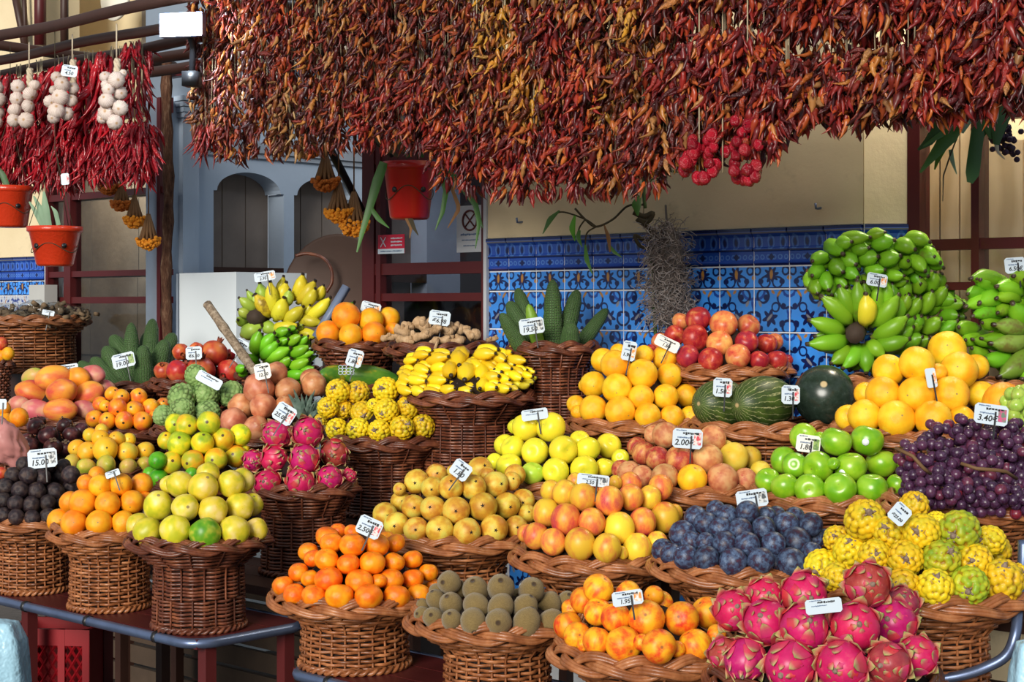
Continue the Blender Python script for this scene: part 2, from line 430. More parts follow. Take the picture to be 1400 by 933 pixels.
# ---- chamfered pier to the right
C0 = W(uR, 0, 0); C1 = at(1241, 400, 4.95); C1.z = 0
ca = math.atan2(C1.y - C0.y, C1.x - C0.x); cl = (C1 - C0).length
m = MB(); m.box((cl / 2, .10, ZT / 2), (cl, .19, ZT)); pier = S(obj('wall_pier', m.mesh('pier', M_GROUT, False), None, C0, (0, 0, ca)))
m = MB(); m.box((cl / 2, .095, (ZT + 3.4) / 2), (cl, .20, 3.4 - ZT)); S(obj('plaster', m.mesh('plaster', M_CREAM, False), pier))
for k in range(1):
    tile_run(pier, [TW * .5], -.006, .9, 1)
EXT = cl - TW
if EXT > .02:
    for kk in range(3):
        pass
    tms = [tile_mesh(k, EXT) for k in range(3)]
    z = ZT
    for k in range(6):
        kk = min(k, 2); h = (H0, H1, H2)[kk]
        obj('tile', tms[kk], pier, (TW + EXT / 2, .005, z - h / 2)); z -= h

# ---- windows: every bar its own part, panes of glass
def bars_window(name, u0, u1, v, z0, z1, uprights, rails, parent_loc=None, wd=.05, pane=True, mat=M_FRAME):
    root = S(obj(name, None)); root.location = P0; root.rotation_euler = (0, 0, ROT)
    for a, b in uprights:
        mm = MB(); ubox(mm, a, b, v - .05, v + .012, z0, z1); obj('upright', mm.mesh('upright', mat, False), root)
    for a, b in rails:
        mm = MB(); ubox(mm, u0, u1, v - .04, v + .006, a, b); obj('rail', mm.mesh('rail', mat, False), root)
    if pane:
        us = sorted(uprights); zs = sorted([(z0 - .01, z0)] + list(rails) + [(z1, z1 + .01)])
        for (a0, a1), (b0, b1) in zip(us[:-1], us[1:]):
            for (c0, c1), (d0, d1) in zip(zs[:-1], zs[1:]):
                if b0 - a1 > .03 and d0 - c1 > .03:
                    mm = MB(); ubox(mm, a1 - .005, b0 + .005, v - .024, v - .018, c1 - .005, d0 + .005)
                    obj('pane', mm.mesh('pane', M_GLASS2 if name == 'window_2' else M_GLASS, False), root)
    return root
def zat(px, py, v): return atv(px, py, v).z
# middle window
ua = lambda px, v=0: u_at(px, v)
bars_window('window_2', ua(498), uL - .012, -.02, .6, 3.0,
            [(ua(498, -.02), ua(514, -.02)), (ua(517, -.02), ua(523, -.02)), (ua(661, -.02), ua(666, -.02))],
            [(zat(580, 375, 0), zat(580, 359, 0)), (zat(580, 412, 0), zat(580, 401, 0)), (.6, .7), (2.06, 2.12)])
# left window
WL = bars_window('window_1', ua(60), ua(222), -.02, .6, 2.45,
            [(ua(60, -.02), ua(68, -.02)), (ua(90, -.02), ua(99, -.02)), (ua(207, -.02), ua(222, -.02))],
            [(zat(140, 270, 0), zat(140, 261, 0)), (zat(140, 378, 0), zat(140, 370, 0)), (zat(140, 415, 0), zat(140, 406, 0)), (.6, .7), (2.38, 2.45)])
# right window on its own plane
pr_ = at(1244, 400, 4.95); vR = uv_of(pr_)[1]
ub = lambda px: u_at(px, vR)
bars_window('window_3', ub(1244), ub(1530), vR, .6, 2.7,
            [(ub(1243), ub(1260)), (ub(1330), ub(1341)), (ub(1430), ub(1442)), (ub(1520), ub(1530))],
            [(zat(1300, 168, vR), zat(1300, 153, vR)), (zat(1300, 342, vR), zat(1300, 327, vR)), (zat(1300, 397, vR), zat(1300, 386, vR)), (.6, .72)])
# what stands behind the right window
m = MB(); ubox(m, ub(1244) - .05, ub(1530), vR - .32, vR - .28, 0, 3.4); S(wobj('wall_right', m, M_CREAM))
for i, (pa, pb) in enumerate(((1262, 1285), (1286, 1312), (1313, 1332), (1342, 1400))):
    m = MB(); ubox(m, u_at(pa, vR - .2), u_at(pb, vR - .2) - .004, vR - .24, vR - .2, .8, 2.6 if i < 3 else 2.0); S(wobj('trim_board', m, M_TANB))
m = MB(); ubox(m, ub(1244) - .1, ub(1560), vR - .3, vR + .02, 2.7, 3.4); S(wobj('wall_right_header', m, M_CREAM))

# ---- passage: side wall with arched niches, running back from the post
UQ = -2.72
sx = lambda px: -v_on_u(px, UQ)
def qz(px, py):
    p = P0 + UD * UQ + ND * v_on_u(px, UQ); return EYE - (py - HZ) / FPX * p.y
sa0, sa1 = sx(292), sx(388); sb0 = sx(402); aw = sa1 - sa0; sb1 = sb0 + aw; sc0 = sb1 + (sb0 - sa1); sc1 = sc0 + aw
zsp = qz(340, 263); rise = qz(340, 236) - zsp
m = MB(); nm_ = MB(); ZTOP = 3.3; S_END = sc1 + .25
def arch_pt(a, b, t): return ((a + b) / 2 - (b - a) / 2 * math.cos(t), zsp + rise * math.sin(t))
xs = [-.05]
def pq(mb, s0, s1, z0, z1, z0b=None, z1b=None):
    z0b = z0 if z0b is None else z0b; z1b = z1 if z1b is None else z1b
    mb.add([(UQ, s0, z0), (UQ, s1, z0b), (UQ, s1, z1b), (UQ, s0, z1)], [(0, 1, 2, 3)])
prev = -.05
for a, b in ((sa0, sa1), (sb0, sb1), (sc0, sc1)):
    pq(m, prev, a, 0, ZTOP); prev = b
    ts = np.linspace(0, PI, 17)
    for t0, t1 in zip(ts[:-1], ts[1:]):
        (x0, z0), (x1, z1) = arch_pt(a + .02, b - .02, t0), arch_pt(a + .02, b - .02, t1)
        pq(m, x0, x1, z0, ZTOP, z1, ZTOP)
        m.add([(UQ, x0, z0), (UQ, x1, z1), (UQ - .12, x1, z1), (UQ - .12, x0, z0)], [(0, 1, 2, 3)])
    pq(m, a, a + .02, zsp, ZTOP); pq(m, b - .02, b, zsp, ZTOP)
    for q in (a, b): m.add([(UQ, q, 0), (UQ, q, zsp), (UQ - .12, q, zsp), (UQ - .12, q, 0)], [(0, 1, 2, 3)])
pq(m, prev, S_END, 0, ZTOP)
wall_passage = S(wobj('wall_passage', m, M_COOL))
for a, b in ((sa0, sa1), (sb0, sb1), (sc0, sc1)):
    n3 = 3
    for i in range(n3):
        mm = MB(); x0 = a + (b - a) * i / n3; x1 = a + (b - a) * (i + 1) / n3
        mm.box((UQ - .13, (x0 + x1) / 2, 1.2), (.02, x1 - x0 - .006, 2.4)); obj('panel', mm.mesh('panel', M_NICHE, False), wall_passage)
    mm = MB(); mm.box((UQ - .06, (a + b) / 2, qz(340, 366) - .03), (.12, b - a, .06)); obj('sill', mm.mesh('sill', M_DARKWOOD, False), wall_passage)
mm = MB(); zm = qz(376, 205)
mm.box((UQ + .012, (sx(262) + S_END) / 2, zm), (.03, S_END - sx(262), .05)); mm.box((UQ + .006, (sx(262) + S_END) / 2, zm - .035), (.018, S_END - sx(262), .03))
obj('moulding', mm.mesh('moulding', plain('grey_moulding', (.30, .34, .40), .6), False), wall_passage)
mm = MB(); z_ = qz(250, 150); s0 = sx(244); s1 = sx(266)
for k, (zz, e) in enumerate(((.045, .05), (.02, .038), (-.005, .026), (-.03, .016))):
    mm.box((UQ + .02, (s0 + s1) / 2, z_ + zz), (.06 + e, s1 - s0 + e, .022))
mm.box((UQ + .01, (s0 + s1) / 2, z_ / 2 - .02), (.05, s1 - s0, z_ - .04)); obj('pilaster', mm.mesh('pilaster', M_COOL, False), wall_passage)
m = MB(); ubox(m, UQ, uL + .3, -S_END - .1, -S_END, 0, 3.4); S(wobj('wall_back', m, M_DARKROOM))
m = MB(); ubox(m, ua(505), ua(520), -S_END, -.1, 0, 1.55); 
m = MB(); ubox(m, ua(222), ua(300), -.06, -.02, zat(240, 103, 0), zat(240, 93, 0)); S(wobj('trim_header', m, M_FRAME))
# dark block added to stand in for the shade behind the middle window
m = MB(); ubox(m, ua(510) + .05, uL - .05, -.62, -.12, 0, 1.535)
dk = wobj('shade_block', m, M_DARKROOM); tag(dk, 'dark counter standing in the room behind the middle window', 'counter')
# left wall: tiled dado and plaster, stone wall seen through the window
u0l = ua(-120); u1l = ua(60)
m = MB(); ubox(m, u0l, u1l, -.2, -.006, 0, ZT); wall_left = S(wobj('wall_left', m, M_GROUT))
m = MB(); ubox(m, u0l, u1l, -.2, .004, ZT, 3.4); S(obj('plaster', m.mesh('plaster', M_CREAM, False), wall_left))
g = G('white_painted_tile'); x, y, z = g.sep(g.tc()); 
d1 = g.noise(g.tc(), 34, 3, .5); col = g.ramp(d1, [(.40, (.05, .08, .30)), (.47, (.55, .60, .70)), (.56, (.60, .64, .72)), (.64, (.45, .20, .10)), (.70, (.10, .12, .34))])
col = g.hsv(col, .5, 1, .8); M_TW = g.done(col, .2)
t_save = [mm_.materials[0] for mm_ in TM]
TML = [tile_mesh(k) for k in range(3)]
TML[2].materials[0] = M_TW
for i in range(5):
    z = ZT
    for k in range(6):
        kk = min(k, 2); h = (H0, H1, H2)[kk]
        obj('tile', TML[kk], wall_left, (u1l - TW * (i + .5), .004, z - h / 2), None, (-1 if i % 2 else 1, 1, 1)); z -= h
def window_fill(nm, loc, e, size, col, rot=(0, 0, 0)):
    l = bpy.data.lights.new(nm, 'AREA'); l.energy = e; l.size = size; l.color = col; o = bpy.data.objects.new(nm, l); COL.objects.link(o); o.location = loc; o.rotation_euler = rot
def aim(a, b): return (Vector(b) - Vector(a)).to_track_quat('-Z', 'Y').to_euler()
window_fill('left_window_fill', W(-3.75, -.36, 2.40), 5, .3, (1, .88, .72), aim(W(-3.75, -.36, 2.40), W(-4.1, -.65, 1.5)))  # added fill, brightens the stone behind the left window
window_fill('right_window_fill', W(ub(1340), vR - .05, 2.62), 26, .2, (1, .86, .66), aim(W(ub(1340), vR - .05, 2.62), W(ub(1320), vR - .25, 1.8)))  # added fill for the boards behind the right window
m = MB(); ubox(m, u0l, UQ - .14, -.75, -.65, 0, 3.4); wall_stone = S(wobj('wall_inner', m, M_STONE))
us_ = np.linspace(-5.1, UQ - .16, 6)
for i in range(5):
    for j in range(5):
        z0 = .4 + .42 * j
        mm = MB(); off = .0
        mm.box(((us_[i] + us_[i + 1]) / 2, .64 - .004 * ((i * 3 + j) % 3), z0 + .21), (us_[i + 1] - us_[i] - .006, .03, .414))
        obj('stone_slab', mm.mesh('stone_slab', M_STONE, False), wall_stone)
# floor
m = MB(); m.box((0, 4, -.05), (16, 14, .1)); fl = S(obj('floor', m.mesh('floor', M_FLOOR, False)))
# upper wall high on the left, beyond the rails
m = MB(); ubox(m, ua(-160), ua(75), -.62, -.5, 2.45, 3.6); S(wobj('wall_upper_left', m, plain('warm_cream_paint', (.70, .58, .36), .7)))
m = MB(); ubox(m, ua(75), ua(420), -.62, -.5, 2.62, 3.6); S(wobj('wall_upper_back', m, plain('grey_cement', (.34, .30, .25), .8)))
def rod(name, a, b, r, mat, n=8):
    m = MB(); m.tube([a, (Vector(a) + Vector(b)) / 2, b], r, n); return obj(name, m.mesh(name, mat))
for nm, x0, y0, x1, y1, r in (('steel_brace', 16, -30, 36, 70, .02), ('thin_brace', 32, -30, 36, 70, .012)):
    o = rod(nm, atv(x0, y0, .05), atv(x1, y1, .05), r, M_DARKWOOD); S(o); o.name = 'trim_' + nm
for px, r, mt in ((55, .03, M_FRAME), (88, .02, M_DARKWOOD)):
    o = rod('trim_post', atv(px, -40, .05), atv(px, 62, .05), r, mt); S(o)
m = MB(); m.lathe([(0, 0), (.115, 0), (.12, .01), (.115, .02), (0, .02)], 32)
o = obj('round_lamp', m.mesh('round_lamp', plain('opal_disc', (.86, .82, .70), .5)), None, atv(160, -4, -.25), (PI / 2, 0, ROT)); o.scale = (1, 1, 1)
tag(o, 'pale round disc on the wall above the roof rails', 'disc')
# post with bark between the left window and the passage
g = G('rough_bark'); o_ = g.tc(); f = g.noise(g.VM('MULTIPLY', o_, (1, 1, .25)), 60, 5, .7)
col = g.ramp(f, [(.3, (.03, .012, .008)), (.55, (.13, .06, .035)), (.75, (.30, .19, .12))]); g.bump(f, .9, .02); M_BARK = g.done(col, .9, .2)
m = MB(); pb = atv(229, 300, .03); zz = np.linspace(.0, 2.62, 40)
m.tube([(.006 * math.sin(z * 7), .005 * math.cos(z * 5), z) for z in zz], [.024 + .004 * math.sin(z * 31) for z in zz], 10)
o = obj('bark_post', m.mesh('bark_post', M_BARK), None, (pb.x, pb.y, 0)); tag(o, 'rough bark covered wooden post beside the red brown window frame', 'post')

# ---- hanging rails over the stall
RAILS = [(1.02, 2.555, .022), (.90, 2.50, .020), (.78, 2.47, .022), (.62, 2.46, .022), (.40, 2.47, .022)]
for i, (v, z, r) in enumerate(RAILS):
    ua_, ub_ = u_at(-60, v), u_at(1460, v); n = 40
    m = MB(); m.tube([W(ua_ + (ub_ - ua_) * k / n, v + .004 * math.sin(k * .9 + i), z + .004 * math.sin(k * .7 + 2 * i)) for k in range(n + 1)], r, 8)
    o = obj('hanging_rail', m.mesh('hanging_rail', M_DARKWOOD))
    tag(o, 'long dark wooden rail overhead, ' + ('front', 'second', 'third', 'fourth', 'rearmost')[i] + ' of the five parallel rails', 'rail', 'overhead rails')
for px in (214, 700, 1250):
    m = MB(); v0, v1 = -.1, 1.1; m.tube([W(u_at(px, 0), v0, 2.60), W(u_at(px, 0), (v0 + v1) / 2, 2.59), W(u_at(px, 0), v1, 2.60)], .022, 8); S(obj('trim_crossbeam', m.mesh('trim_crossbeam', M_DARKWOOD)))
# diagonal brace under the rail by the passage
o = rod('diagonal_brace', atv(434, 170, .35), atv(494, 287, .02), .016, M_BLACK); tag(o, 'dark diagonal metal brace by the passage, beside orange flowers', 'brace')
o = rod('diagonal_brace', atv(440, 128, .40), atv(536, 212, .36), .012, M_BLACK); tag(o, 'short dark brace above the red pot by the middle window', 'brace')

# ---- shelves and tables
def shelf(name, label, px0, px1, v0, v1, z, edge=False, leg_px=(), mat=M_REDWOOD, th=.026):
    u0, u1 = u_at(px0, v1), u_at(px1, v1)
    t = thing(name, label, 'table' if edge else 'shelf', W((u0 + u1) / 2, (v0 + v1) / 2, 0), ROT, None if edge else 'tiers of the stall')
    hw, hd = (u1 - u0) / 2, (v1 - v0) / 2
    nb = 3
    for k in range(nb):
        mm = MB(); wd = 2 * hd / nb; mm.box((0, -hd + wd * (k + .5), z - th / 2), (2 * hw, wd - .004, th)); obj('board', mm.mesh('board', mat, False), t)
    if edge:
        r = .014; c = .07; pts = []
        def corner(cx, cy, a0, a1):
            for a in np.linspace(a0, a1, 7): pts.append((cx + c * math.cos(a), cy + c * math.sin(a), z - .012))
        corner(-hw + c, -hd + c, 1.0 * PI, 1.5 * PI); corner(hw - c, -hd + c, 1.5 * PI, 2 * PI); corner(hw - c, hd - c, 0, .5 * PI); corner(-hw + c, hd - c, .5 * PI, PI)
        pts = [(x * (1 + .012 / hw), y * (1 + .012 / hd), zz) for x, y, zz in pts]
        mm = MB(); mm.tube(pts, r, 8, closed=True); e = obj('metal_edge', mm.mesh('metal_edge', M_STEEL), t)
        for u in np.arange(-hw + .15, hw, .33):
            mm = MB(); mm.tube([(u - .006, -hd - .012, z - .012), (u, -hd - .012, z - .012), (u + .006, -hd - .012, z - .012)], r + .003, 8); obj('tie', mm.mesh('tie', M_BLACK), e)
    for u in leg_px:
        for s in (-1, 1):
            mm = MB(); mm.box((u_at(u, v1) - (u0 + u1) / 2, s * (hd - .05), (z - th) / 2), (.034, .034, z - th)); obj('leg', mm.mesh('leg', mat, False), t)
    return t
ZF = .628
tb1 = shelf('stall_table', 'red brown table with blue grey metal edge carrying the front left baskets', -70, 268, 1.40, 1.765, ZF, True, (20, 262))
ul2 = u_at(405, 1.77)
shelf('stall_table', 'red brown table with metal edge under the front baskets of mandarins and kiwis', 400, 1330, 1.45, 1.775, .618, True, (430, 800, 1250))
shelf('display_shelf', 'dark tier board, second step up, under pears, plums and yellow pitayas', -60, 1420, 1.06, 1.40, .70, leg_px=(120, 440, 720, 1010), mat=M_DARKWOOD)
shelf('display_shelf', 'dark tier board, third step up, under the yellow and green apples', -60, 1450, .69, 1.03, .825, leg_px=(150, 470, 900, 1200), mat=M_DARKWOOD)
shelf('display_shelf', 'dark tier board, fourth step up, under oranges and melons', 60, 1480, .34, .68, .95, leg_px=(160, 480, 880, 1200), mat=M_DARKWOOD)
shelf('display_shelf', 'dark tier board, topmost step, against the tiled wall', -80, 1480, .012, .36, 1.075, leg_px=(60, 530, 760, 1000, 1200), mat=M_DARKWOOD)
# bent blue grey tube at the right end
m = MB(); m.tube(smooth_path([at(1180, 945, 3.35), at(1250, 934, 3.32), at(1310, 925, 3.30), at(1350, 912, 3.28), at(1376, 896, 3.27), at(1388, 868, 3.27), at(1392, 830, 3.3), at(1398, 780, 3.34), at(1399, 740, 3.36)]), .011, 8)
o = obj('metal_rail', m.mesh('metal_rail', M_STEEL)); tag(o, 'bent blue grey metal tube at the lower right of the stall', 'rail')
# pallet boards low behind the table
pal = thing('wooden_pallet', 'low wooden slatted rack on the dark floor under the left table', 'pallet', W(u_at(300, .5), .62, 0), ROT)
M_PAL = plain('weathered_plank', (.06, .038, .024), .8, .35, 12)
for k in range(6):
    mm = MB(); mm.box((0, 0, .05 + .085 * k), (1.5, .02, .07)); obj('plank', mm.mesh('plank', M_PAL, False), pal)
for s in (-.6, 0, .6):
    mm = MB(); mm.box((s, .03, .27), (.05, .04, .54)); obj('upright', mm.mesh('upright', M_DARKWOOD, False), pal)
# fridge
uf0, uf1 = ua(241), ua(323); vb = v_on_u(441, uf1); zf = zat(323, 372, 0)
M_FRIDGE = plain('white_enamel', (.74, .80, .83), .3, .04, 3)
fr_ = thing('white_cabinet', 'tall white enamelled fridge standing in the passage behind bananas', 'fridge', W((uf0 + uf1) / 2, vb / 2, 0), ROT)
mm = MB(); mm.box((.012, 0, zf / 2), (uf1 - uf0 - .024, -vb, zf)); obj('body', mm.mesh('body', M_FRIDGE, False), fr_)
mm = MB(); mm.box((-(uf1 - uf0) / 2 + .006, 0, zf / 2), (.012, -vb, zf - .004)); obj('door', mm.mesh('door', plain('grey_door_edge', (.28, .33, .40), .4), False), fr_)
mm = MB(); mm.box(((uf1 - uf0) / 2 + .003, -vb * .36, zf / 2), (.006, .018, zf - .02)); obj('seam', mm.mesh('seam', plain('pale_seam', (.5, .55, .6), .4), False), fr_)
# =================================================================== BASKETS
BK = {}
def basket(key, cx, hw, yf, v, shelf, body, label, mat=M_WICK, lod=1.0, style=0):
    Yc = ydep(cx, v); R = hw * Yc / FPX; Yf = Yc - R
    zr = EYE - (yf - HZ) * Yf / FPX + .012
    c = at(cx, HZ, Yc); Rb = R * body; H = zr - shelf
    t = thing('wicker_basket', label, 'basket', (c.x, c.y, shelf), R_.uniform(0, 6))
    # profile of the wall: drum, then flaring tray
    fl = min(.07, H * .35)
    def rad(z):
        q = (z - (H - fl)) / fl
        base = Rb * (1 + .05 * (.5 - z / H))
        if q <= 0: return base
        return base + (R - base) * (q ** .8)
    ns = 24; sp = .0098 if lod >= 1 else .013; nseg = 96 if lod >= 1 else 72
    zs = np.arange(.006, H - .012, sp)
    th = np.linspace(0, 2 * PI, nseg, endpoint=False)
    mb = MB()
    for i, z in enumerate(zs):
        amp = .0042 if lod >= 1 else .005
        wv = np.cos(ns / 2 * th + (PI * (i % 2) if style == 0 else PI * ((i // 9) % 2)))
        wob = .0012 * np.sin(th * 3 + i * 1.7)
        r = rad(z) + amp * np.clip(wv * 1.6, -1, 1)
        P = np.stack([r * np.cos(th), r * np.sin(th), np.full(nseg, z) + wob], 1)
        mb.ring(P, sp * .47, 4)
    o = obj('weave', mb.mesh('weave', mat), t); o['kind'] = 'stuff'
    mb = MB()
    for k in range(ns):
        a = 2 * PI * (k + .0) / ns; zz = np.linspace(0, H - .01, 9)
        mb.tube([((rad(z)) * math.cos(a), (rad(z)) * math.sin(a), z) for z in zz], .0032, 4)
    o = obj('stakes', mb.mesh('stakes', mat), t); o['kind'] = 'stuff'
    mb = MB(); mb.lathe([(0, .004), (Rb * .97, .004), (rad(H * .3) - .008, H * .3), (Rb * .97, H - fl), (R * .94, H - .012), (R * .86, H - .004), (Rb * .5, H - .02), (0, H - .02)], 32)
    obj('shade_core', mb.mesh('shade_core', M_GAPSHADE), t)
    # braided rim of three strands, three rods to a strand
    k = max(3, round(2 * PI * R / .33)); n = 150 if lod >= 1 else 100
    aa = np.linspace(0, 2 * PI, n, endpoint=False)
    for s in range(3):
        mb = MB()
        for d in (-1, 0, 1):
            ph = k * aa + 2 * PI * s / 3
            q = .0165 * np.sin(ph) + d * .0072 * (.75 + .25 * np.cos(ph) ** 2); e = .0105 * np.sin(2 * ph) - abs(d) * .002
            r = R - .012 + .62 * q + .78 * e; z = H + .001 - .78 * q + .62 * e
            mb.ring(np.stack([r * np.cos(aa), r * np.sin(aa), z], 1), .0056, 6)
        obj('rim_strand', mb.mesh('rim_strand', mat), t)
    # foot band
    mb = MB()
    for d in range(2):
        ph = 20 * aa + PI * d; r = Rb * 1.03 + .003 + .004 * np.cos(ph)
        mb.ring(np.stack([r * np.cos(aa), r * np.sin(aa), .009 + .005 * np.sin(ph)], 1), .006, 5)
    obj('foot_band', mb.mesh('foot_band', mat), t)
    BK[key] = dict(root=t, c=Vector((c.x, c.y, 0)), Y=Yc, R=R, z=zr, H=H, v=v)
    return t
S1, S2, S3, S4, S5 = ZF, .70, .825, .95, 1.075
for a in (
    ('sapote', 45, 80, 724, 1.65, S1, .58, 'front row wicker basket at the far left under the dark round fruits', M_WICK, 1, 0),
    ('orangeL', 150, 82, 742, 1.65, S1, .62, 'front row wicker basket on the left table under oranges', M_WICK, 1, 0),
    ('guava', 272, 98, 756, 1.65, S1, .60, 'darker patterned wicker basket under yellow guavas at the corner of the left table', M_WICKD, 1, 1),
    ('mandarin', 485, 117, 842, 1.65, .618, .60, 'light wicker basket under mandarins at the left end of the front right table', M_WICK, 1, 0),
    ('kiwi', 680, 124, 877, 1.65, .618, .56, 'light wicker basket under kiwis in the front row', M_WICK, 1, 0),
    ('peach', 885, 133, 926, 1.65, .618, .60, 'wicker basket under red and yellow peaches, front row', M_WICK, 1, 0),
    ('dragon', 1128, 162, 975, 1.65, .618, .60, 'wicker basket under large pink dragon fruits at the bottom right', M_WICKD, 1, 0),
    ('pear', 625, 116, 755, 1.25, S2, .56, 'wicker basket under russet pears, second row, behind the mandarins', M_WICK, 1, 0),
    ('nect', 815, 117, 785, 1.25, S2, .58, 'wicker basket under yellow and red plums, second row, behind the peaches', M_WICK, 1, 0),
    ('plum', 1012, 124, 800, 1.25, S2, .58, 'wicker basket under blue plums, second row, behind the pink dragon fruits', M_WICK, 1, 0),
    ('pitaya', 1262, 150, 843, 1.25, S2, .56, 'wicker basket under yellow pitayas, second row at the right', M_WICK, 1, 0),
    ('yapple', 768, 105, 680, .85, S3, .58, 'wicker basket under yellow apples, third row', M_WICK, 1, 0),
    ('rpeach', 945, 112, 686, .85, S3, .58, 'wicker basket under mixed red peaches, third row', M_WICK, 1, 0),
    ('gapple', 1135, 117, 701, .85, S3, .58, 'wicker basket under green apples, third row', M_WICK, 1, 0),
    ('grape', 1330, 126, 712, .85, S3, .58, 'wicker basket under purple grapes, third row at the right', M_WICK, 1, 0),
    ('orange', 872, 99, 592, .52, S4, .60, 'wicker basket under the orange pyramid left of the melons', M_WICK, 1, 0),
    ('melon', 1045, 106, 597, .52, S4, .60, 'wicker basket under two green melons and a watermelon', M_WICK, 1, 0),
    ('borange', 1248, 116, 607, .52, S4, .60, 'wicker basket under the large oranges below green bananas', M_WICK, 1, 0),
    ('green', 1420, 60, 600, .52, S4, .60, 'wicker basket of green grapes cut by the right edge', M_WICK, 1, 0),
    ('rapple', 990, 94, 515, .25, S5, .62, 'wicker basket under red apples against the blue tiles', M_WICK, 1, 0),
    ('monstera', 757, 64, 482, .30, S4, .72, 'tall dark wicker basket of upright green fruit spikes before the blue tiles', M_WICKD, 1, 1),
    ('ban1', 1180, 60, 532, .22, S5, .7, 'wicker basket half hidden under the big green banana bunch', M_WICK, 1, 0),
    ('ban2', 1380, 66, 540, .22, S5, .7, 'wicker basket under the green banana bunch at the right edge', M_WICK, 1, 0),
    ('dragonS', 415, 76, 680, 1.15, S2, .72, 'dark tall wicker basket under the smaller dragon fruits left of centre', M_WICKD, 1, 1),
    ('guava2', 272, 74, 673, 1.25, S2, .62, 'wicker basket under small yellow green guavas, second row left', M_WICKD, .5, 0),
    ('mango2', 150, 66, 656, 1.25, S2, .62, 'wicker basket under small yellow mangoes, second row left', M_WICKD, .5, 0),
    ('mangosteen', 66, 58, 652, 1.25, S2, .62, 'wicker basket under dark mangosteens, second row left', M_WICKD, .5, 0),
    ('loquat', 175, 62, 600, .80, S3, .62, 'dark braided basket under small orange mangoes, third row left', M_WICKD, .5, 0),
    ('mango', 85, 72, 584, .85, S3, .62, 'wicker basket under the large red mangoes, third row left', M_WICKD, .5, 0),
    ('cheri', 268, 60, 596, .80, S3, .62, 'wicker basket under green cherimoyas, third row left', M_WICKD, .5, 0),
    ('tomar', 372, 72, 607, .72, S3, .62, 'wicker basket under pinkish brown passion fruits and a pineapple', M_WICKD, .5, 0),
    ('spiky', 530, 85, 614, .72, S3, .66, 'dark wicker basket under the small yellow pitayas in the middle', M_WICKD, 1, 1),
    ('minib', 642, 92, 552, .55, S4, .66, 'dark wicker basket under the small yellow bananas', M_WICKD, 1, 1),
    ('pomeg', 270, 66, 531, .36, S4, .62, 'dark wicker basket under red pomegranates', M_WICKD, .5, 0),
    ('monst2', 178, 58, 534, .45, S4, .62, 'dark wicker basket of green fruit spikes at the left', M_WICKD, .5, 0),
    ('papaya', 495, 60, 540, .33, S4, .62, 'wicker basket under two green papayas', M_WICKD, .5, 0),
    ('orangeT', 490, 62, 477, .24, S5, .70, 'dark wicker basket under the oranges in front of the dark window', M_WICKD, .7, 0),
    ('ginger', 605, 78, 483, .25, S5, .66, 'dark wicker basket under ginger roots in front of the dark window', M_WICKD, .7, 0),
    ('bags', 45, 76, 442, .32, 1.20, .72, 'large brown wicker basket of bagged dried goods at the far left', M_WICK, .7, 0),
    ('ban3', 385, 62, 517, .28, S4, .66, 'dark basket under green finger bananas behind the passion fruits', M_WICKD, .5, 0),
): basket(*a)
bx_ = BK['bags']; m = MB(); m.box((0, 0, .5 * (1.2 - 1.075) + 1.075), (.42, .22, 1.2 - 1.075 - .004))
o = obj('wooden_box', m.mesh('wooden_box', M_DARKWOOD, False), None, (bx_['c'].x, bx_['c'].y, 0), (0, 0, ROT)); tag(o, 'dark wooden box under the large basket of bagged dried goods', 'box')

# =================================================================== FRUIT SHAPES (radius about 1)
def pole(V): return V[:, 2]
def prof_mesh(name, prof, mats, n=22, sx=1, sy=1, fn=None):
    b = MB(); b.lathe(prof, n, sx, sy)
    V = np.concatenate(b.v)
    if fn is not None: V = fn(V)
    return mesh_from(V, b.f, name, mats)
def sph(k=13, flat=1.0, dim_t=0, dim_b=0, egg=0, wt=.35):
    out = []
    for i in range(k + 1):
        t = -PI / 2 + PI * i / k; r = math.cos(t); z = math.sin(t) * flat
        r *= 1 + egg * math.sin(t)
        if dim_t: z -= dim_t * math.exp(-(r / wt) ** 2) if t > 0 else 0
        if dim_b: z += dim_b * math.exp(-(r / wt) ** 2) if t < 0 else 0
        out.append((0 if i in (0, k) else r, z))
    return out
def lumpy(a, f, seed):
    def fn(V): return V * (1 + a * nz(V, f, seed))[:, None]
    return fn
FM = {}
def kinds(key, meshes, **kw): FM[key] = dict(meshes=meshes, **kw)
def many(n, mk): return [mk(i) for i in range(n)]

m_mand = fruit('mandarin_skin', [(0, (.80, .15, .004)), (.5, (.92, .23, .006)), (1, (.95, .34, .012))], 1.4, .30, stem=(.07, .80, (.35, .20, .03)), bump=.16, bumpsc=26, vv=.06)
kinds('mandarin', many(3, lambda i: prof_mesh('mandarin', sph(13, .88, .09, .06), m_mand, fn=lumpy(.05, 1.5, i))), mode='up', tilt=.5)
m_or = fruit('orange_skin', [(0, (.88, .25, .006)), (.5, (.94, .35, .010)), (1, (.95, .45, .018))], 1.2, .36, spots=(9, .10, .5), spotcol=(.35, .12, .01), stem=(.09, .99, (.30, .22, .05)), bump=.2, bumpsc=30, vv=.06)
kinds('orange', many(3, lambda i: prof_mesh('orange', sph(13, .97, .03, .03), m_or, fn=lumpy(.03, 1.2, i + 5))), mode='cam', tilt=1.0)
m_or2 = fruit('golden_orange_skin', [(0, (.92, .38, .008)), (.5, (.96, .50, .014)), (1, (.97, .60, .03))], 1.2, .36, spots=(9, .10, .5), spotcol=(.40, .16, .01), stem=(.08, .99, (.35, .25, .06)), bump=.2, bumpsc=30, vv=.05)
kinds('gorange', many(3, lambda i: prof_mesh('orange', sph(13, .97, .03, .03), m_or2, fn=lumpy(.03, 1.2, i + 9))), mode='cam', tilt=1.0)
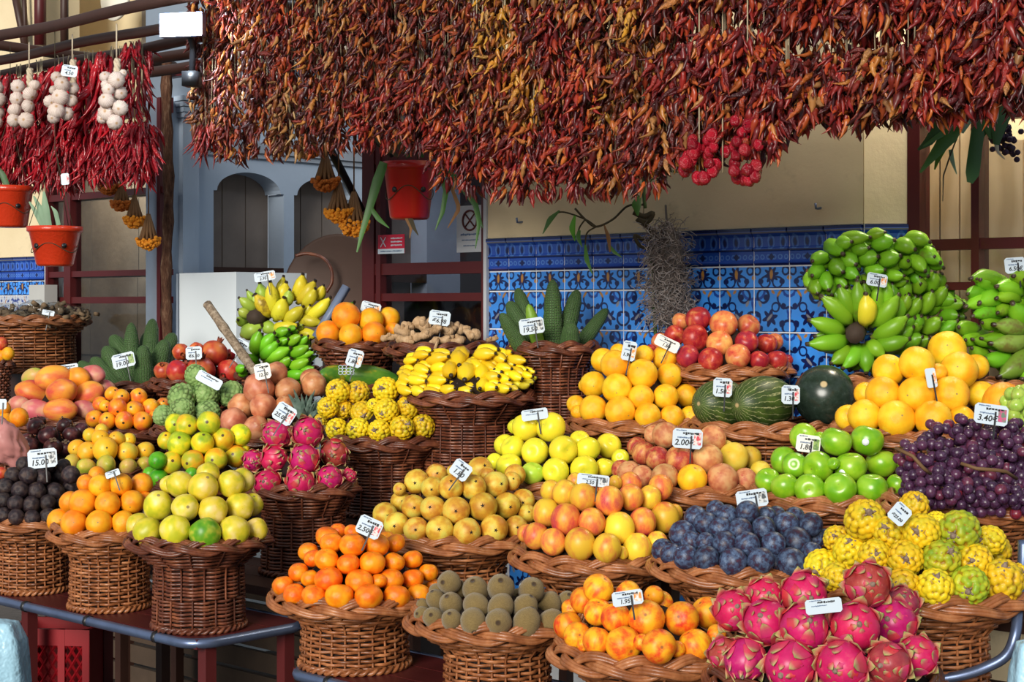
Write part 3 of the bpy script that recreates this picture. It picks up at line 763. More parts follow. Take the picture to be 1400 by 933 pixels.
m_guava = fruit('yellow_guava_skin', [(0, (.50, .48, .02)), (.4, (.72, .58, .03)), (.75, (.74, .60, .09)), (1, (.82, .64, .20))], 1.1, .38, spots=(7, .12, .7), spotcol=(.22, .14, .02), stem=(.13, 1.0, (.30, .22, .08)), vv=.08, hv=.012)
m_gug = fruit('green_guava_skin', [(0, (.08, .26, .01)), (.5, (.16, .36, .015)), (1, (.55, .52, .05))], 1.2, .36, stem=(.13, 1.0, (.2, .16, .05)))
g_guava = many(3, lambda i: prof_mesh('guava', sph(13, 1.02, 0, .05, -.06), m_guava, fn=lumpy(.07, 1.4, i + 3)))
kinds('guava', g_guava, mode='rand', alt={'g': [mesh_from(np.array([v.co[:] for v in g_guava[0].vertices]), [list(p.vertices) for p in g_guava[0].polygons], 'guava', m_gug)]}, altname={'g': 'green'})
m_gu2 = fruit('small_guava_skin', [(0, (.35, .45, .02)), (.4, (.62, .58, .02)), (.7, (.85, .60, .02)), (1, (.86, .44, .015))], .9, .4, spots=(6, .14, .7), spotcol=(.25, .12, .02), stem=(.16, 1.0, (.10, .06, .02)), hv=.03)
m_lime = fruit('lime_skin', [(0, (.05, .30, .01)), (1, (.16, .46, .015))], 1.2, .35, stem=(.12, 1.0, (.15, .2, .05)), bump=.1)
g_gu2 = many(3, lambda i: prof_mesh('guava', sph(13, 1.0, .02, .03, -.03), m_gu2, fn=lumpy(.06, 1.4, i + 13)))
g_lime = many(1, lambda i: prof_mesh('lime', sph(13, 1.05, 0, 0, 0), m_lime))
kinds('guava2', g_gu2, mode='cam', tilt=.8, alt={'g': g_lime}, altname={'g': 'green'})
m_sap = fruit('dark_fruit_skin', [(0, (.010, .006, .009)), (.5, (.028, .016, .020)), (1, (.07, .045, .036))], 2.2, .36, bump=.3, bumpsc=12, blotch=(5, (.09, .06, .05), .55, .8), vv=.25)
kinds('sapote', many(2, lambda i: prof_mesh('dark_fruit', sph(11, .98), m_sap, 18, fn=lumpy(.06, 2, i))), mode='rand')
g = G('kiwi_skin'); v_ = g.rvec(g.tc()); f = g.noise(g.VM('MULTIPLY', v_, (1, 1, 7)), 5, 5, .7)
col = g.ramp(f, [(.3, (.15, .095, .032)), (.6, (.245, .17, .062)), (.85, (.34, .25, .11))]); col = g.mix(g.sm(g.VM('DISTANCE', g.tc(), (0, 0, 1.19)), .28, .12), col, (.06, .035, .018)); g.bump(g.noise(g.tc(), 60, 3), .35, .02)
g.b.inputs['Sheen Weight'].default_value = .25; m_kiwi = g.done(col, .7, .2)
kinds('kiwi', many(3, lambda i: prof_mesh('kiwi', [(0, -1.17), (.25, -1.16)] + [(r * 1.0, z * 1.16) for r, z in sph(12)][2:-2] + [(.26, 1.15), (.14, 1.2), (.1, 1.14), (0, 1.13)], m_kiwi, 18, fn=lumpy(.05, 1.3, i))), mode='mix', tilt=1.2)
def crease(d, w_=.25):
    def fn(V):
        a = np.arctan2(V[:, 1], V[:, 0]); k = np.exp(-(a / w_) ** 2) * np.clip(np.hypot(V[:, 0], V[:, 1]) * 1.3, 0, 1)
        return V * (1 - d * k)[:, None]
    return fn
def peach_mat(name, ylw, red, dark, lo=.36, hi=.62, sc=1.1, rough=.45, stem=True):
    g = G(name); o = g.tc(); v = g.rvec(o)
    f = g.noise(g.VM('MULTIPLY', v, (1.3, 1.3, .6)), sc, 4, .55)
    col = g.ramp(f, [(lo, ylw), ((lo + hi) / 2, tuple((a + b) / 2 for a, b in zip(ylw, red))), (hi, red), (min(1, hi + .16), dark)])
    col = g.mix(g.M('MULTIPLY', g.sm(g.noise(v, 14, 3, .6), .55, .75), .35), col, ylw)
    if stem: col = g.mix(g.M('MULTIPLY', g.sm(g.VM('DISTANCE', o, (0, 0, .88)), .14, .05), .8), col, (.22, .07, .02))
    r = g.rnd(); col = g.hsv(col, g.M('ADD', g.M('MULTIPLY', r, .02), .49), 1, g.M('ADD', .85, g.M('MULTIPLY', r, .3)))
    return g.done(col, rough, .35)
m_peach = peach_mat('peach_skin', (.93, .42, .015), (.80, .10, .012), (.38, .012, .02), .42, .62)
kinds('peach', many(3, lambda i: prof_mesh('peach', sph(14, .97, .13, .02, 0, .3), m_peach, 26, fn=crease(.06))), mode='mix', tilt=1.1)
m_rpeach = peach_mat('dark_peach_skin', (.62, .30, .09), (.40, .035, .03), (.22, .012, .025), .34, .56, rough=.5)
m_rp_y = fruit('yellow_peach_skin', [(0, (.75, .48, .03)), (1, (.78, .60, .08))], 1.2, .5, blotch=(2, (.55, .22, .05), .6, .8))
m_rp_p = fruit('russet_peach_skin', [(0, (.45, .13, .05)), (.5, (.60, .26, .10)), (1, (.66, .38, .15))], 1.6, .6, spots=(16, .16, .5), spotcol=(.6, .4, .2), blotch=(1.5, (.45, .05, .035), .55, .75))
m_rp_o = peach_mat('orange_peach_skin', (.93, .48, .015), (.85, .25, .012), (.6, .06, .02), .45, .72)
def pm(mat): return [prof_mesh('peach', sph(14, .97, .10, .02, 0, .3), mat, 24, fn=crease(.05))]
kinds('rpeach', pm(m_rpeach), mode='mix', tilt=1.0, alt={'y': pm(m_rp_y), 'p': pm(m_rp_p), 'o': pm(m_rp_o)}, altname={'y': 'yellow', 'p': 'russet', 'o': 'orange'})
m_nect = peach_mat('yellow_plum_skin', (.85, .56, .04), (.76, .24, .05), (.48, .03, .07), .46, .68, 1.0, .38, False)
m_nect2 = peach_mat('rosy_plum_skin', (.86, .45, .05), (.72, .15, .05), (.48, .03, .07), .34, .58, 1.0, .4, False)
def nm2(mat, i): return prof_mesh('plum', [(r, z * 1.08) for r, z in sph(13, 1.0, .05, 0, -.05)], mat, 22, fn=crease(.04, .18))
kinds('nect', [nm2(m_nect, 0), nm2(m_nect, 1)], mode='up', tilt=.5, alt={'r': [nm2(m_nect2, 2)]}, altname={'r': 'rosy'})
g = G('bloom_plum_skin'); o_ = g.tc(); v_ = g.rvec(o_)
col = g.ramp(g.noise(v_, 2.2, 5, .65), [(.30, (.06, .010, .025)), (.43, (.025, .020, .045)), (.55, (.055, .085, .16)), (.75, (.15, .21, .32))])
col = g.mix(g.sm(g.noise(v_, 9, 4, .7), .62, .72), col, (.02, .012, .03)); m_plum = g.done(g.hsv(col, .5, 1, g.M('ADD', .75, g.M('MULTIPLY', g.rnd(), .5))), .45, .4)
kinds('plum', many(2, lambda i: prof_mesh('plum', [(r, z * 1.06) for r, z in sph(13, 1.0, .04)], m_plum, 22, fn=crease(.04, .18))), mode='rand')
m_pear = fruit('russet_pear_skin', [(0, (.50, .19, .018)), (.35, (.62, .32, .028)), (.7, (.72, .48, .06)), (1, (.66, .56, .09))], 1.1, .5, spots=(14, .22, .8), spotcol=(.22, .10, .02), vv=.10, hv=.01)
m_cal = plain('dark_calyx', (.02, .012, .008), .8)
def calyx_mesh(k=5, r=.17):
    b = MB(); vs = [(0, 0, .02)]
    for i in range(2 * k):
        a = PI * i / k; q = r if i % 2 == 0 else r * .38; vs.append((q * math.cos(a), q * math.sin(a), .035 if i % 2 == 0 else .012))
    b.add(vs, [(0, 1 + i, 1 + (i + 1) % (2 * k)) for i in range(2 * k)]); return b.mesh('calyx', m_cal, False)
CALYX = calyx_mesh()
kinds('pear', many(3, lambda i: prof_mesh('pear', sph(13, .99, .05, .03, -.03), m_pear, fn=lumpy(.05, 1.3, i + 30))), mode='cam', tilt=.55, extra=[('calyx', CALYX, (0, 0, .955))])
m_yap = fruit('yellow_apple_skin', [(0, (.66, .66, .03)), (.5, (.82, .72, .03)), (1, (.88, .70, .035))], 1.1, .32, spots=(20, .07, .4), spotcol=(.55, .5, .1), stem=(.10, .80, (.5, .42, .06)), vv=.06)
m_gap_ = fruit('lime_apple_skin', [(0, (.36, .58, .03)), (1, (.55, .66, .06))], 1.1, .32)
def apple_prof(): return [(r * (1 - .09 * (z < 0) * z * z), z) for r, z in sph(15, .94, .22, .10, .05, .33)]
kinds('yapple', many(2, lambda i: prof_mesh('apple', apple_prof(), m_yap, 24, fn=lumpy(.04, 1.2, i))), mode='mix', tilt=1.2, alt={'g': [prof_mesh('apple', apple_prof(), m_gap_, 24)]}, altname={'g': 'greener'})
m_gap = fruit('green_apple_skin', [(0, (.15, .38, .008)), (.5, (.23, .47, .012)), (1, (.34, .55, .03))], 1.0, .28, spots=(26, .06, .3), spotcol=(.5, .6, .2), stem=(.10, .80, (.2, .2, .03)), vv=.06, spec=.6)
kinds('gapple', many(2, lambda i: prof_mesh('apple', apple_prof(), m_gap, 26, fn=lumpy(.03, 1.2, i + 4))), mode='mix', tilt=1.0)
m_rap = peach_mat('red_apple_skin', (.62, .20, .07), (.44, .030, .030), (.28, .010, .030), .28, .44, 1.0, .34)
m_rap_y = peach_mat('yellow_red_apple_skin', (.74, .34, .10), (.62, .12, .05), (.42, .03, .03), .36, .60, 1.2, .34)
kinds('rapple', many(2, lambda i: prof_mesh('apple', apple_prof(), m_rap, 24, fn=lumpy(.04, 1.2, i + 7))), mode='mix', tilt=1.2, alt={'y': [prof_mesh('apple', apple_prof(), m_rap_y, 24)]}, altname={'y': 'yellowish'})
m_mango = peach_mat('mango_skin', (.82, .36, .04), (.72, .14, .05), (.52, .03, .06), .40, .60, .8, .42)
m_mang = fruit('green_mango_skin', [(0, (.36, .42, .03)), (1, (.60, .30, .12))], .8, .42)
m_manp = fruit('pink_mango_skin', [(0, (.60, .10, .11)), (.5, (.62, .20, .16)), (1, (.66, .36, .20))], .9, .45, spots=(9, .12, .5))
m_mano = fruit('orange_mango_skin', [(0, (.80, .22, .015)), (1, (.86, .40, .03))], .9, .42, spots=(7, .13, .8))
def mango_mesh(mat): return prof_mesh('mango', [(r * .92 * (1 + .06 * math.sin(3 * z)), z * 1.26) for r, z in sph(14, 1, 0, 0, -.08)], mat, 22, .97, .9, lumpy(.05, 1, 2))
kinds('mango', [mango_mesh(m_mango)], mode='side', tilt=1.1, alt={'g': [mango_mesh(m_mang)], 'p': [mango_mesh(m_manp)], 'o': [mango_mesh(m_mano)]}, altname={'g': 'green', 'p': 'pink', 'o': 'orange'})
m_mg2 = fruit('small_mango_skin', [(0, (.62, .52, .05)), (.5, (.86, .46, .02)), (1, (.90, .40, .02))], .8, .4, spots=(6, .11, .7), stem=(.12, 1.1, (.05, .03, .01)))
m_mg2g = fruit('greenish_mango_skin', [(0, (.30, .40, .03)), (.6, (.62, .50, .06)), (1, (.72, .48, .14))], .8, .4, spots=(6, .11, .7), stem=(.14, 1.1, (.05, .03, .01)))
kinds('mango2', [prof_mesh('mango', [(r, z * 1.05) for r, z in sph(12)], m_mg2, 20, 1, .95, lumpy(.06, 1.2, 4))], mode='cam', tilt=.8, alt={'g': [mango_mesh(m_mg2g)]}, altname={'g': 'greenish'})
m_loq = fruit('small_orange_mango_skin', [(0, (.84, .42, .015)), (.5, (.88, .32, .012)), (1, (.72, .12, .03))], .8, .38, spots=(8, .10, .6), stem=(.16, 1.08, (.03, .03, .01)))
kinds('loquat', [prof_mesh('mango', [(r, z * 1.05) for r, z in sph(12)], m_loq, 20, 1, .95, lumpy(.05, 1.2, 3))], mode='cam', tilt=.8)
m_mgs = fruit('mangosteen_skin', [(0, (.020, .006, .008)), (.6, (.06, .014, .018)), (1, (.12, .035, .03))], 1.5, .35)
m_sep = plain('dry_sepal', (.16, .10, .06), .7, .3)
def sepals():
    b = MB()
    for i in range(4):
        a = PI / 2 * i; c, s = math.cos(a), math.sin(a); P = lambda r, w, z: (r * c - w * s, r * s + w * c, z)
        b.add([P(.06, -.1, .98), P(.06, .1, .98), P(.36, .2, 1.02), P(.5, 0, .98), P(.36, -.2, 1.02)], [(0, 1, 2, 3, 4)])
    b.tube([(0, 0, .9), (0, 0, 1.2)], .09, 6); return b.mesh('sepals', m_sep, False)
kinds('mangosteen', many(1, lambda i: prof_mesh('mangosteen', sph(12, .92), m_mgs, 20)), mode='up', tilt=.9, extra=[('sepals', sepals(), (0, 0, 0))])
# cherimoya: scaly relief
def cheri_mesh():
    V, F = ICO[5]; d = fib(90); c = V @ d.T; s2 = np.sort(c, 1); k = np.clip((s2[:, -1] - s2[:, -2]) / .06, 0, 1)
    V = V * (.9 + .10 * np.sqrt(k))[:, None]; V = V * np.array([1, 1, 1.12]); V[:, :2] *= (1 - .12 * V[:, 2])[:, None]; return V, F
def fib(n):
    i = np.arange(n) + .5; ph = np.arccos(1 - 2 * i / n); th = PI * (1 + 5 ** .5) * i
    return np.stack([np.cos(th) * np.sin(ph), np.sin(th) * np.sin(ph), np.cos(ph)], 1)
g = G('cherimoya_skin'); v_ = g.rvec(g.tc()); col = g.ramp(g.noise(v_, 2, 4), [(.3, (.13, .24, .06)), (.6, (.27, .40, .13)), (.85, (.42, .50, .22))])
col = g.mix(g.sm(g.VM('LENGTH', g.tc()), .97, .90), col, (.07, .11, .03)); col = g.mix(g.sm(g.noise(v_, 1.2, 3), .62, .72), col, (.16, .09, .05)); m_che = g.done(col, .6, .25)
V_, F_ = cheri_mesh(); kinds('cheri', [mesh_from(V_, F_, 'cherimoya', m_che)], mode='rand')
m_tom = fruit('brown_pink_fruit_skin', [(0, (.40, .11, .05)), (.5, (.56, .20, .09)), (1, (.68, .32, .16))], 1.2, .42, spots=(12, .10, .4), blotch=(2, (.62, .36, .20), .55, .8), vv=.12)
kinds('tomar', many(2, lambda i: prof_mesh('passion_fruit', sph(13, .95), m_tom, 20, fn=lumpy(.14, 1.3, i + 2))), mode='rand')
m_pom = fruit('pomegranate_skin', [(0, (.36, .02, .02)), (.5, (.52, .06, .025)), (1, (.62, .18, .05))], 1.0, .36, spots=(10, .08, .4), vv=.12)
m_pomc = plain('pomegranate_crown', (.22, .05, .025), .6, .3)
def crown():
    b = MB(); n = 6; vs = []; fs = []
    for i in range(2 * n):
        a = PI * i / n; vs += [(.20 * math.cos(a), .20 * math.sin(a), .90), ((.27 if i % 2 == 0 else .21) * math.cos(a), (.27 if i % 2 == 0 else .21) * math.sin(a), 1.28 if i % 2 == 0 else 1.1), (.13 * math.cos(a), .13 * math.sin(a), 1.0)]
    for i in range(2 * n):
        j = (i + 1) % (2 * n); fs += [(3 * i, 3 * j, 3 * j + 1, 3 * i + 1), (3 * i + 1, 3 * j + 1, 3 * j + 2, 3 * i + 2)]
    b.add(vs, fs); return b.mesh('crown', m_pomc, False)
kinds('pomeg', [prof_mesh('pomegranate', sph(13, .92), m_pom, 20, fn=lambda V: V * (1 - .03 * np.cos(6 * np.arctan2(V[:, 1], V[:, 0])) * (1 - V[:, 2] ** 2))[:, None])], mode='mix', tilt=1.2, extra=[('crown', crown(), (0, 0, 0))])
# yellow pitaya: knobbly
def pit_mesh(seed):
    V, F = ICO[5]; d = fib(84); rr = np.random.RandomState(seed); d = d + rr.normal(0, .05, d.shape); d /= np.linalg.norm(d, axis=1)[:, None]
    ang = np.arccos(np.clip((V @ d.T), -1, 1)).min(1); k = np.sqrt(np.clip(1 - (ang / .24) ** 2, 0, 1))
    V = V * (.86 + .17 * k)[:, None] * np.array([1, 1, 1.1]); return V, F
def pit_mat(name, a, b_, c, hv=.012):
    g = G(name); o = g.tc(); v = g.rvec(o); L = g.VM('LENGTH', g.VM('MULTIPLY', o, (1, 1, .91)))
    col = g.ramp(g.noise(v, 1.4, 3), [(.3, a), (.55, b_), (.8, c)])
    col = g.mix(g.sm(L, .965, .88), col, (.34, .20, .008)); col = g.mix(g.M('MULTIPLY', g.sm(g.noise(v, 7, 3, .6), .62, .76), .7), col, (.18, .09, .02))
    r = g.rnd(); col = g.hsv(col, g.M('ADD', .5 - hv, g.M('MULTIPLY', r, 2 * hv)), 1, g.M('ADD', .85, g.M('MULTIPLY', r, .25)))
    return g.done(col, .45, .35)
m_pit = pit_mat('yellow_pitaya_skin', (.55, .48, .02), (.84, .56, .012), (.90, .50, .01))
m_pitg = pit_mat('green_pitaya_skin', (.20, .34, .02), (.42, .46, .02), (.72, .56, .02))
m_tail = plain('dry_flower_end', (.24, .17, .13), .8, .5, 10)
def tailm():
    b = MB(); b.tube([(0, 0, .92), (.02, 0, 1.05), (.06, .03, 1.16), (.02, .08, 1.26)], [.20, .17, .11, .04], 7)
    for k in range(5):
        a = 2 * PI * k / 5; b.tube([(.12 * math.cos(a), .12 * math.sin(a), .95), (.26 * math.cos(a), .26 * math.sin(a), 1.08), (.34 * math.cos(a), .34 * math.sin(a), 1.05)], [.07, .05, .01], 4)
    return b.mesh('dry_end', m_tail)
TAIL = tailm()
PIT = [mesh_from(*pit_mesh(s), 'pitaya', m_pit) for s in range(3)]; PITG = [mesh_from(*pit_mesh(8), 'pitaya', m_pitg)]
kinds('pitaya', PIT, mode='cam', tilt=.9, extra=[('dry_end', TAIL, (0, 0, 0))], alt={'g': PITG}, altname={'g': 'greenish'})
# dragon fruit: body with leafy bracts, each bract its own part
def drag_mat(name, a, b_, c):
    g = G(name); o = g.tc(); v = g.rvec(o)
    col = g.ramp(g.noise(v, 1.5, 4, .6), [(.3, a), (.6, b_), (.85, c)]); col = g.mix(g.M('MULTIPLY', g.sm(g.noise(v, 8, 4, .7), .58, .74), .4), col, (.42, .20, .12))
    r = g.rnd(); return g.done(g.hsv(col, g.M('ADD', .485, g.M('MULTIPLY', r, .03)), 1, g.M('ADD', .82, g.M('MULTIPLY', r, .3))), .35, .4)
m_drag = drag_mat('dragon_fruit_skin', (.46, .008, .10), (.62, .018, .14), (.68, .12, .18)); m_dragd = drag_mat('dull_dragon_fruit_skin', (.26, .02, .035), (.40, .05, .06), (.46, .16, .10))
g = G('dragon_bract'); x, y, z = g.sep(g.tc('Generated')); col = g.ramp(z, [(0, (.58, .02, .10)), (.50, (.60, .07, .11)), (.72, (.56, .26, .16)), (.88, (.46, .40, .15)), (1, (.30, .36, .10))]); m_bract = g.done(g.hsv(col, g.M('ADD', .48, g.M('MULTIPLY', g.rnd(), .04)), 1, 1), .45, .35)
def bract_mesh():
    b = MB(); rows = []
    for i, t in enumerate(np.linspace(0, 1, 5)):
        wd = .30 * (1 - t) ** .7 * (1 + .35 * t); z = .95 * t * .72; off = 1.0 + .045 + .16 * t * t - .02
        for s in (-1, 0, 1): rows.append((s * wd, off - .07 * s * s * (1 - t), z))
    V = np.array(rows); V2 = V.copy(); V2[:, 1] -= .045
    n = len(V); fs = []
    for i in range(4):
        for j in range(2):
            a = i * 3 + j; fs += [(a, a + 1, a + 4, a + 3), (n + a + 1, n + a, n + a + 3, n + a + 4)]
    for i in range(4): fs += [(i * 3, i * 3 + 3, n + i * 3 + 3, n + i * 3), (i * 3 + 5, i * 3 + 2, n + i * 3 + 2, n + i * 3 + 5)]
    b.add(np.concatenate([V, V2]), fs); return b.mesh('bract', m_bract)
BRACT = bract_mesh()
def bract_M(a, lat, s):
    # bract rooted at latitude lat on the fruit, lying along the surface towards +z
    return Matrix.Rotation(a, 4, 'Z') @ Matrix.Rotation(-lat, 4, 'X').inverted() @ Matrix.Translation((0, 0, -.18 * s)) @ Matrix.Diagonal((s, 1, s, 1))
BR = []
for k, (lat, n, s) in enumerate(((-.75, 5, .85), (-.2, 6, .95), (.30, 5, .9), (.75, 4, .75), (1.12, 4, .5))):
    for i in range(n): BR.append((2 * PI * (i + .5 * (k % 2)) / n + .2 * k, lat, s))
def dbody(mat): return prof_mesh('dragon_fruit', [(r, z * 1.05) for r, z in sph(14)], mat, 22, fn=lumpy(.05, 1.5, 4))
def dragon_extra(o, big):
    for a, lat, s in BR:
        obj('bract', BRACT, o, M=bract_M(a + R_.uniform(-.2, .2), lat + R_.uniform(-.1, .1), s * R_.uniform(1.1, 1.6)))
DB = [dbody(m_drag)]
kinds('dragon', DB, mode='cam', tilt=.75, alt={'d': [dbody(m_dragd)]}, altname={'d': 'dull red'}, fnx=dragon_extra, extra=[('dry_end', TAIL, (0, 0, -.1))])
g = G('grape_skin'); v_ = g.rvec(g.tc()); col = g.ramp(g.M('FRACT', g.M('MULTIPLY', g.rnd(), 5.37)), [(0, (.025, .006, .025)), (.45, (.055, .012, .042)), (.8, (.085, .020, .055)), (.94, (.13, .014, .03)), (1, (.24, .010, .015))])
col = g.mix(g.M('MULTIPLY', g.sm(g.noise(v_, 3, 4, .6), .4, .72), .5), col, (.13, .08, .16)); m_grape = g.done(col, .33, .5)
GRAPE = mesh_from(ICO[3][0] * np.array([1, 1, 1.12]), ICO[3][1], 'grape', m_grape)
m_ggr = fruit('green_grape_skin', [(0, (.30, .48, .06)), (1, (.50, .62, .12))], 1, .25, sss=.2)
GGRAPE = mesh_from(ICO[3][0] * np.array([1, 1, 1.12]), ICO[3][1], 'grape', m_ggr)
# =================================================================== PILES  (image coordinates of each fruit, read per crop; laid out in 3-D on a stepped heap)
CR = {'A': (0, 500, 7.778), 'B': (0, 600, 6.667), 'C': (160, 540, 6.667), 'D': (165, 630, 6.667), 'E': (200, 460, 9.333), 'F': (290, 480, 6.667), 'H': (430, 490, 6.667),
      'I': (310, 360, 6.667), 'DS': (325, 560, 7.778), 'M': (360, 700, 5.49), 'K': (550, 760, 5.833), 'P': (740, 773, 5.385), 'Q': (960, 760, 4.242), 'PE': (500, 610, 5.833),
      'N': (690, 640, 5.49), 'PL': (880, 660, 5.185), 'PY': (1090, 660, 4.516), 'YA': (660, 540, 6.667), 'RP': (830, 560, 5.833), 'GA': (1020, 570, 6.222), 'OR': (770, 460, 6.667),
      'BO': (1130, 440, 5.185), 'RA': (880, 410, 6.364), 'T': (300, 380, 3.3325)}
ORD = ['first', 'second', 'third', 'fourth', 'fifth', 'sixth', 'seventh', 'eighth', 'ninth', 'tenth', 'eleventh', 'twelfth', 'thirteenth', 'fourteenth']
ALLF = []
def view_quat(tilt, X):
    # local +z roughly towards the camera, jittered
    d = Vector((-X.x, -X.y, EYE - X.z)).normalized()
    d = (d + Vector((R_.gauss(0, .35), R_.gauss(0, .35), R_.gauss(.15, .35))) * tilt).normalized()
    return d.to_track_quat('Z', 'Y') @ Quaternion((0, 0, 1), R_.uniform(0, 6.28))
def orient(mode, tilt, X):
    if mode == 'rand': return Quaternion((R_.gauss(0, 1), R_.gauss(0, 1), R_.gauss(0, 1), R_.gauss(0, 1))).normalized()
    if mode == 'side':
        d = Vector((R_.choice((-1, 1)), R_.uniform(-.7, .3), R_.uniform(-.25, .45))).normalized(); return d.to_track_quat('Z', 'Y') @ Quaternion((0, 0, 1), R_.uniform(0, 6.28))
    if mode == 'mix': mode = 'cam' if R_.random() < .45 else 'up'
    if mode == 'cam': return view_quat(tilt, X)
    d = Vector((R_.gauss(0, .4) * tilt, R_.gauss(-.25, .4) * tilt, 1)).normalized()
    return d.to_track_quat('Z', 'Y') @ Quaternion((0, 0, 1), R_.uniform(0, 6.28))
def pile(bk, kind, nm, noun, where, rows, cat='fruit', steep=1.0, gain=1.0):
    B = BK[bk]; K = FM[kind]; its = []; crop = None
    nrow = len(rows)
    for ri, row in enumerate(rows):
        cn, txt = row; x0, y0, s = CR[cn]
        for tk in txt.split():
            q = tk.split(','); fl = ''.join(q[3:]) if len(q) > 3 else ''
            if '@' in fl: pass
            its.append(dict(px=x0 + float(q[0]) / s, py=y0 + float(q[1]) / s, r=float(q[2]) / s * gain * 1.07, row=ri, fl=fl))
    # merge rows given in two crops: rows carry a number, taken as listed
    top = nrow - 1
    for it in its:
        rm = it['r'] * B['Y'] / FPX
        r0 = B['R'] - rm * .95; r1 = min(r0, max(.22 * B['R'], rm * 1.1)) if top >= 2 else .45 * B['R']
        rho = r0 + (r1 - r0) * (it['row'] / max(1, top)) * steep
        Y = B['Y']
        for _ in range(3):
            dx = (it['px'] - 700) / FPX * Y - B['c'].x
            Y = B['Y'] - math.sqrt(max(rho * rho - dx * dx, 0.0))
        if 'b' in it['fl']: Y += rm * 1.1
        it['Y'] = Y
    # settle: push overlapping neighbours apart along the line of sight
    for _ in range(40):
        moved = False
        for i in range(len(its)):
            a = its[i]
            for j in range(i + 1, len(its)):
                b = its[j]
                dp = math.hypot(a['px'] - b['px'], a['py'] - b['py']); sr = (a['r'] + b['r']) * .93
                if dp >= sr: continue
                sep = math.sqrt(sr * sr - dp * dp) * B['Y'] / FPX * .9
                d = a['Y'] - b['Y']
                if abs(d) < sep:
                    k = (sep - abs(d)) * .25
                    sg = 1 if d > 0 else -1
                    if abs(d) < .003:
                        sg = 1 if (('b' in a['fl']) > ('b' in b['fl']) or a['r'] < b['r']) else -1
                    lim = B['R'] * .98
                    a['Y'] = min(max(a['Y'] + sg * k, B['Y'] - lim), B['Y'] + lim); b['Y'] = min(max(b['Y'] - sg * k, B['Y'] - lim), B['Y'] + lim); moved = True
        if not moved: break
    vals = sorted(set(i['row'] for i in its))
    rn = {}
    for k, rI in enumerate(vals): rn[rI] = 'bottom row' if k == 0 else ('top row' if k == len(vals) - 1 else ORD[k] + ' row up')
    for rI in vals:
        L = sorted([i for i in its if i['row'] == rI], key=lambda i: i['px'])
        for k, it in enumerate(L):
            X = at(it['px'], it['py'], it['Y']); rm = it['r'] * it['Y'] / FPX
            al = [c for c in it['fl'] if c in K.get('alt', {})]
            me = K['alt'][al[0]][0] if al else K['meshes'][R_.randrange(len(K['meshes']))]
            o = obj(nm, me, None, X, orient(K['mode'], K.get('tilt', 1), X), rm * R_.uniform(.98, 1.03))
            n2 = noun
            if al:
                for cw in ('yellow green', 'yellow and red', 'red and orange', 'dark red', 'yellow', 'pink', 'red'):
                    if cw in noun: n2 = noun.replace(cw, K['altname'][al[0]]); break
                else: n2 = K['altname'][al[0]] + ' ' + noun
            pos = 'single one' if len(L) == 1 else ('leftmost' if k == 0 else 'rightmost' if k == len(L) - 1 else ORD[k] + ' from left')
            tag(o, f'{n2}, {pos}, {rn[rI]}, {where[7:] if where.startswith("of the") else where}', cat, f'{noun}s {where}')
            for e in K.get('extra', []): obj(e[0], e[1], o, e[2])
            if 'fnx' in K: K['fnx'](o, True)
            it['X'] = X; it['rm'] = rm; it['o'] = o; ALLF.append(it)
    # near-black heap core for the shade in gaps, above the basket lining
    prof = []
    for rI in vals:
        L = [i for i in its if i['row'] == rI]
        zc = np.mean([i['X'].z for i in L]); rm = np.mean([i['rm'] for i in L]); rho = max(.02, np.mean([math.hypot(i['X'].x - B['c'].x, i['X'].y - B['c'].y) for i in L]) - rm * 1.1)
        prof.append((rho, zc - rm * .6 - (B['z'] - B['H'])))
    prof = [(min(B['R'] * .85, prof[0][0] + .02), B['H'] - .008)] + prof
    clean = [prof[0]]
    for p in prof[1:]:
        if p[1] > clean[-1][1] + .004: clean.append((min(p[0], clean[-1][0]), p[1]))
    clean.append((0, clean[-1][1] + .002))
    b = MB(); b.lathe(clean, 28); obj('shade_core', b.mesh('shade_core', M_GAPSHADE), B['root'])
    return its
PI_ = pile
pile('sapote', 'sapote', 'dark_fruit', 'dark brown round fruit', 'of the far left front basket', [
    ('B', '35,700,72 148,715,72 290,730,75 440,710,72'), ('B', '35,565,70 145,590,72 285,605,76 435,585,70 540,590,45,b'),
    ('B', '50,440,78 185,470,78 335,480,82 500,485,82 640,455,72'), ('B', '120,335,72 258,340,78 385,355,76 540,340,82 645,330,80'), ('B', '220,235,70 440,265,68 340,290,60,b 580,250,62')])
pile('orangeL', 'orange', 'orange', 'orange', 'of the front left orange basket', [
    ('B', '540,750,105,b 675,770,112 903,770,112 1125,765,104'), ('B', '640,580,95,b 755,585,118 980,595,110 1205,578,105 1330,560,70,b'),
    ('B', '785,410,82,b 910,430,98 1100,420,98 1292,415,95'), ('B', '885,330,75,b')])
pile('guava', 'guava', 'guava', 'yellow guava', 'of the corner guava basket', [
    ('D', '165,600,110,b 245,650,125 495,640,135 770,668,132,g 1035,640,128 1235,632,105'), ('D', '345,410,128 590,430,116 843,460,126 1085,425,126 1200,400,95,b'),
    ('D', '540,215,115 440,220,75,b 752,240,128 1000,210,115 1110,180,105,b 800,120,100,b')])
pile('mandarin', 'mandarin', 'mandarin', 'mandarin', 'of the front mandarin basket', [
    ('M', '150,555,78 235,620,82 380,632,88 570,636,104 790,636,104 1000,636,98 1170,620,84 1270,555,60,b'), ('M', '265,455,74 350,500,68 490,508,100 720,525,98 865,520,60,b 960,510,88 1120,505,80 1240,455,72'),
    ('M', '335,300,72 375,350,68 475,358,86 637,390,84 815,385,94 985,378,74 1120,358,74'), ('M', '480,190,85,b 510,235,82 668,250,92 855,250,88 990,235,72'), ('M', '560,145,60,b 665,150,55,b 930,200,60,b')])
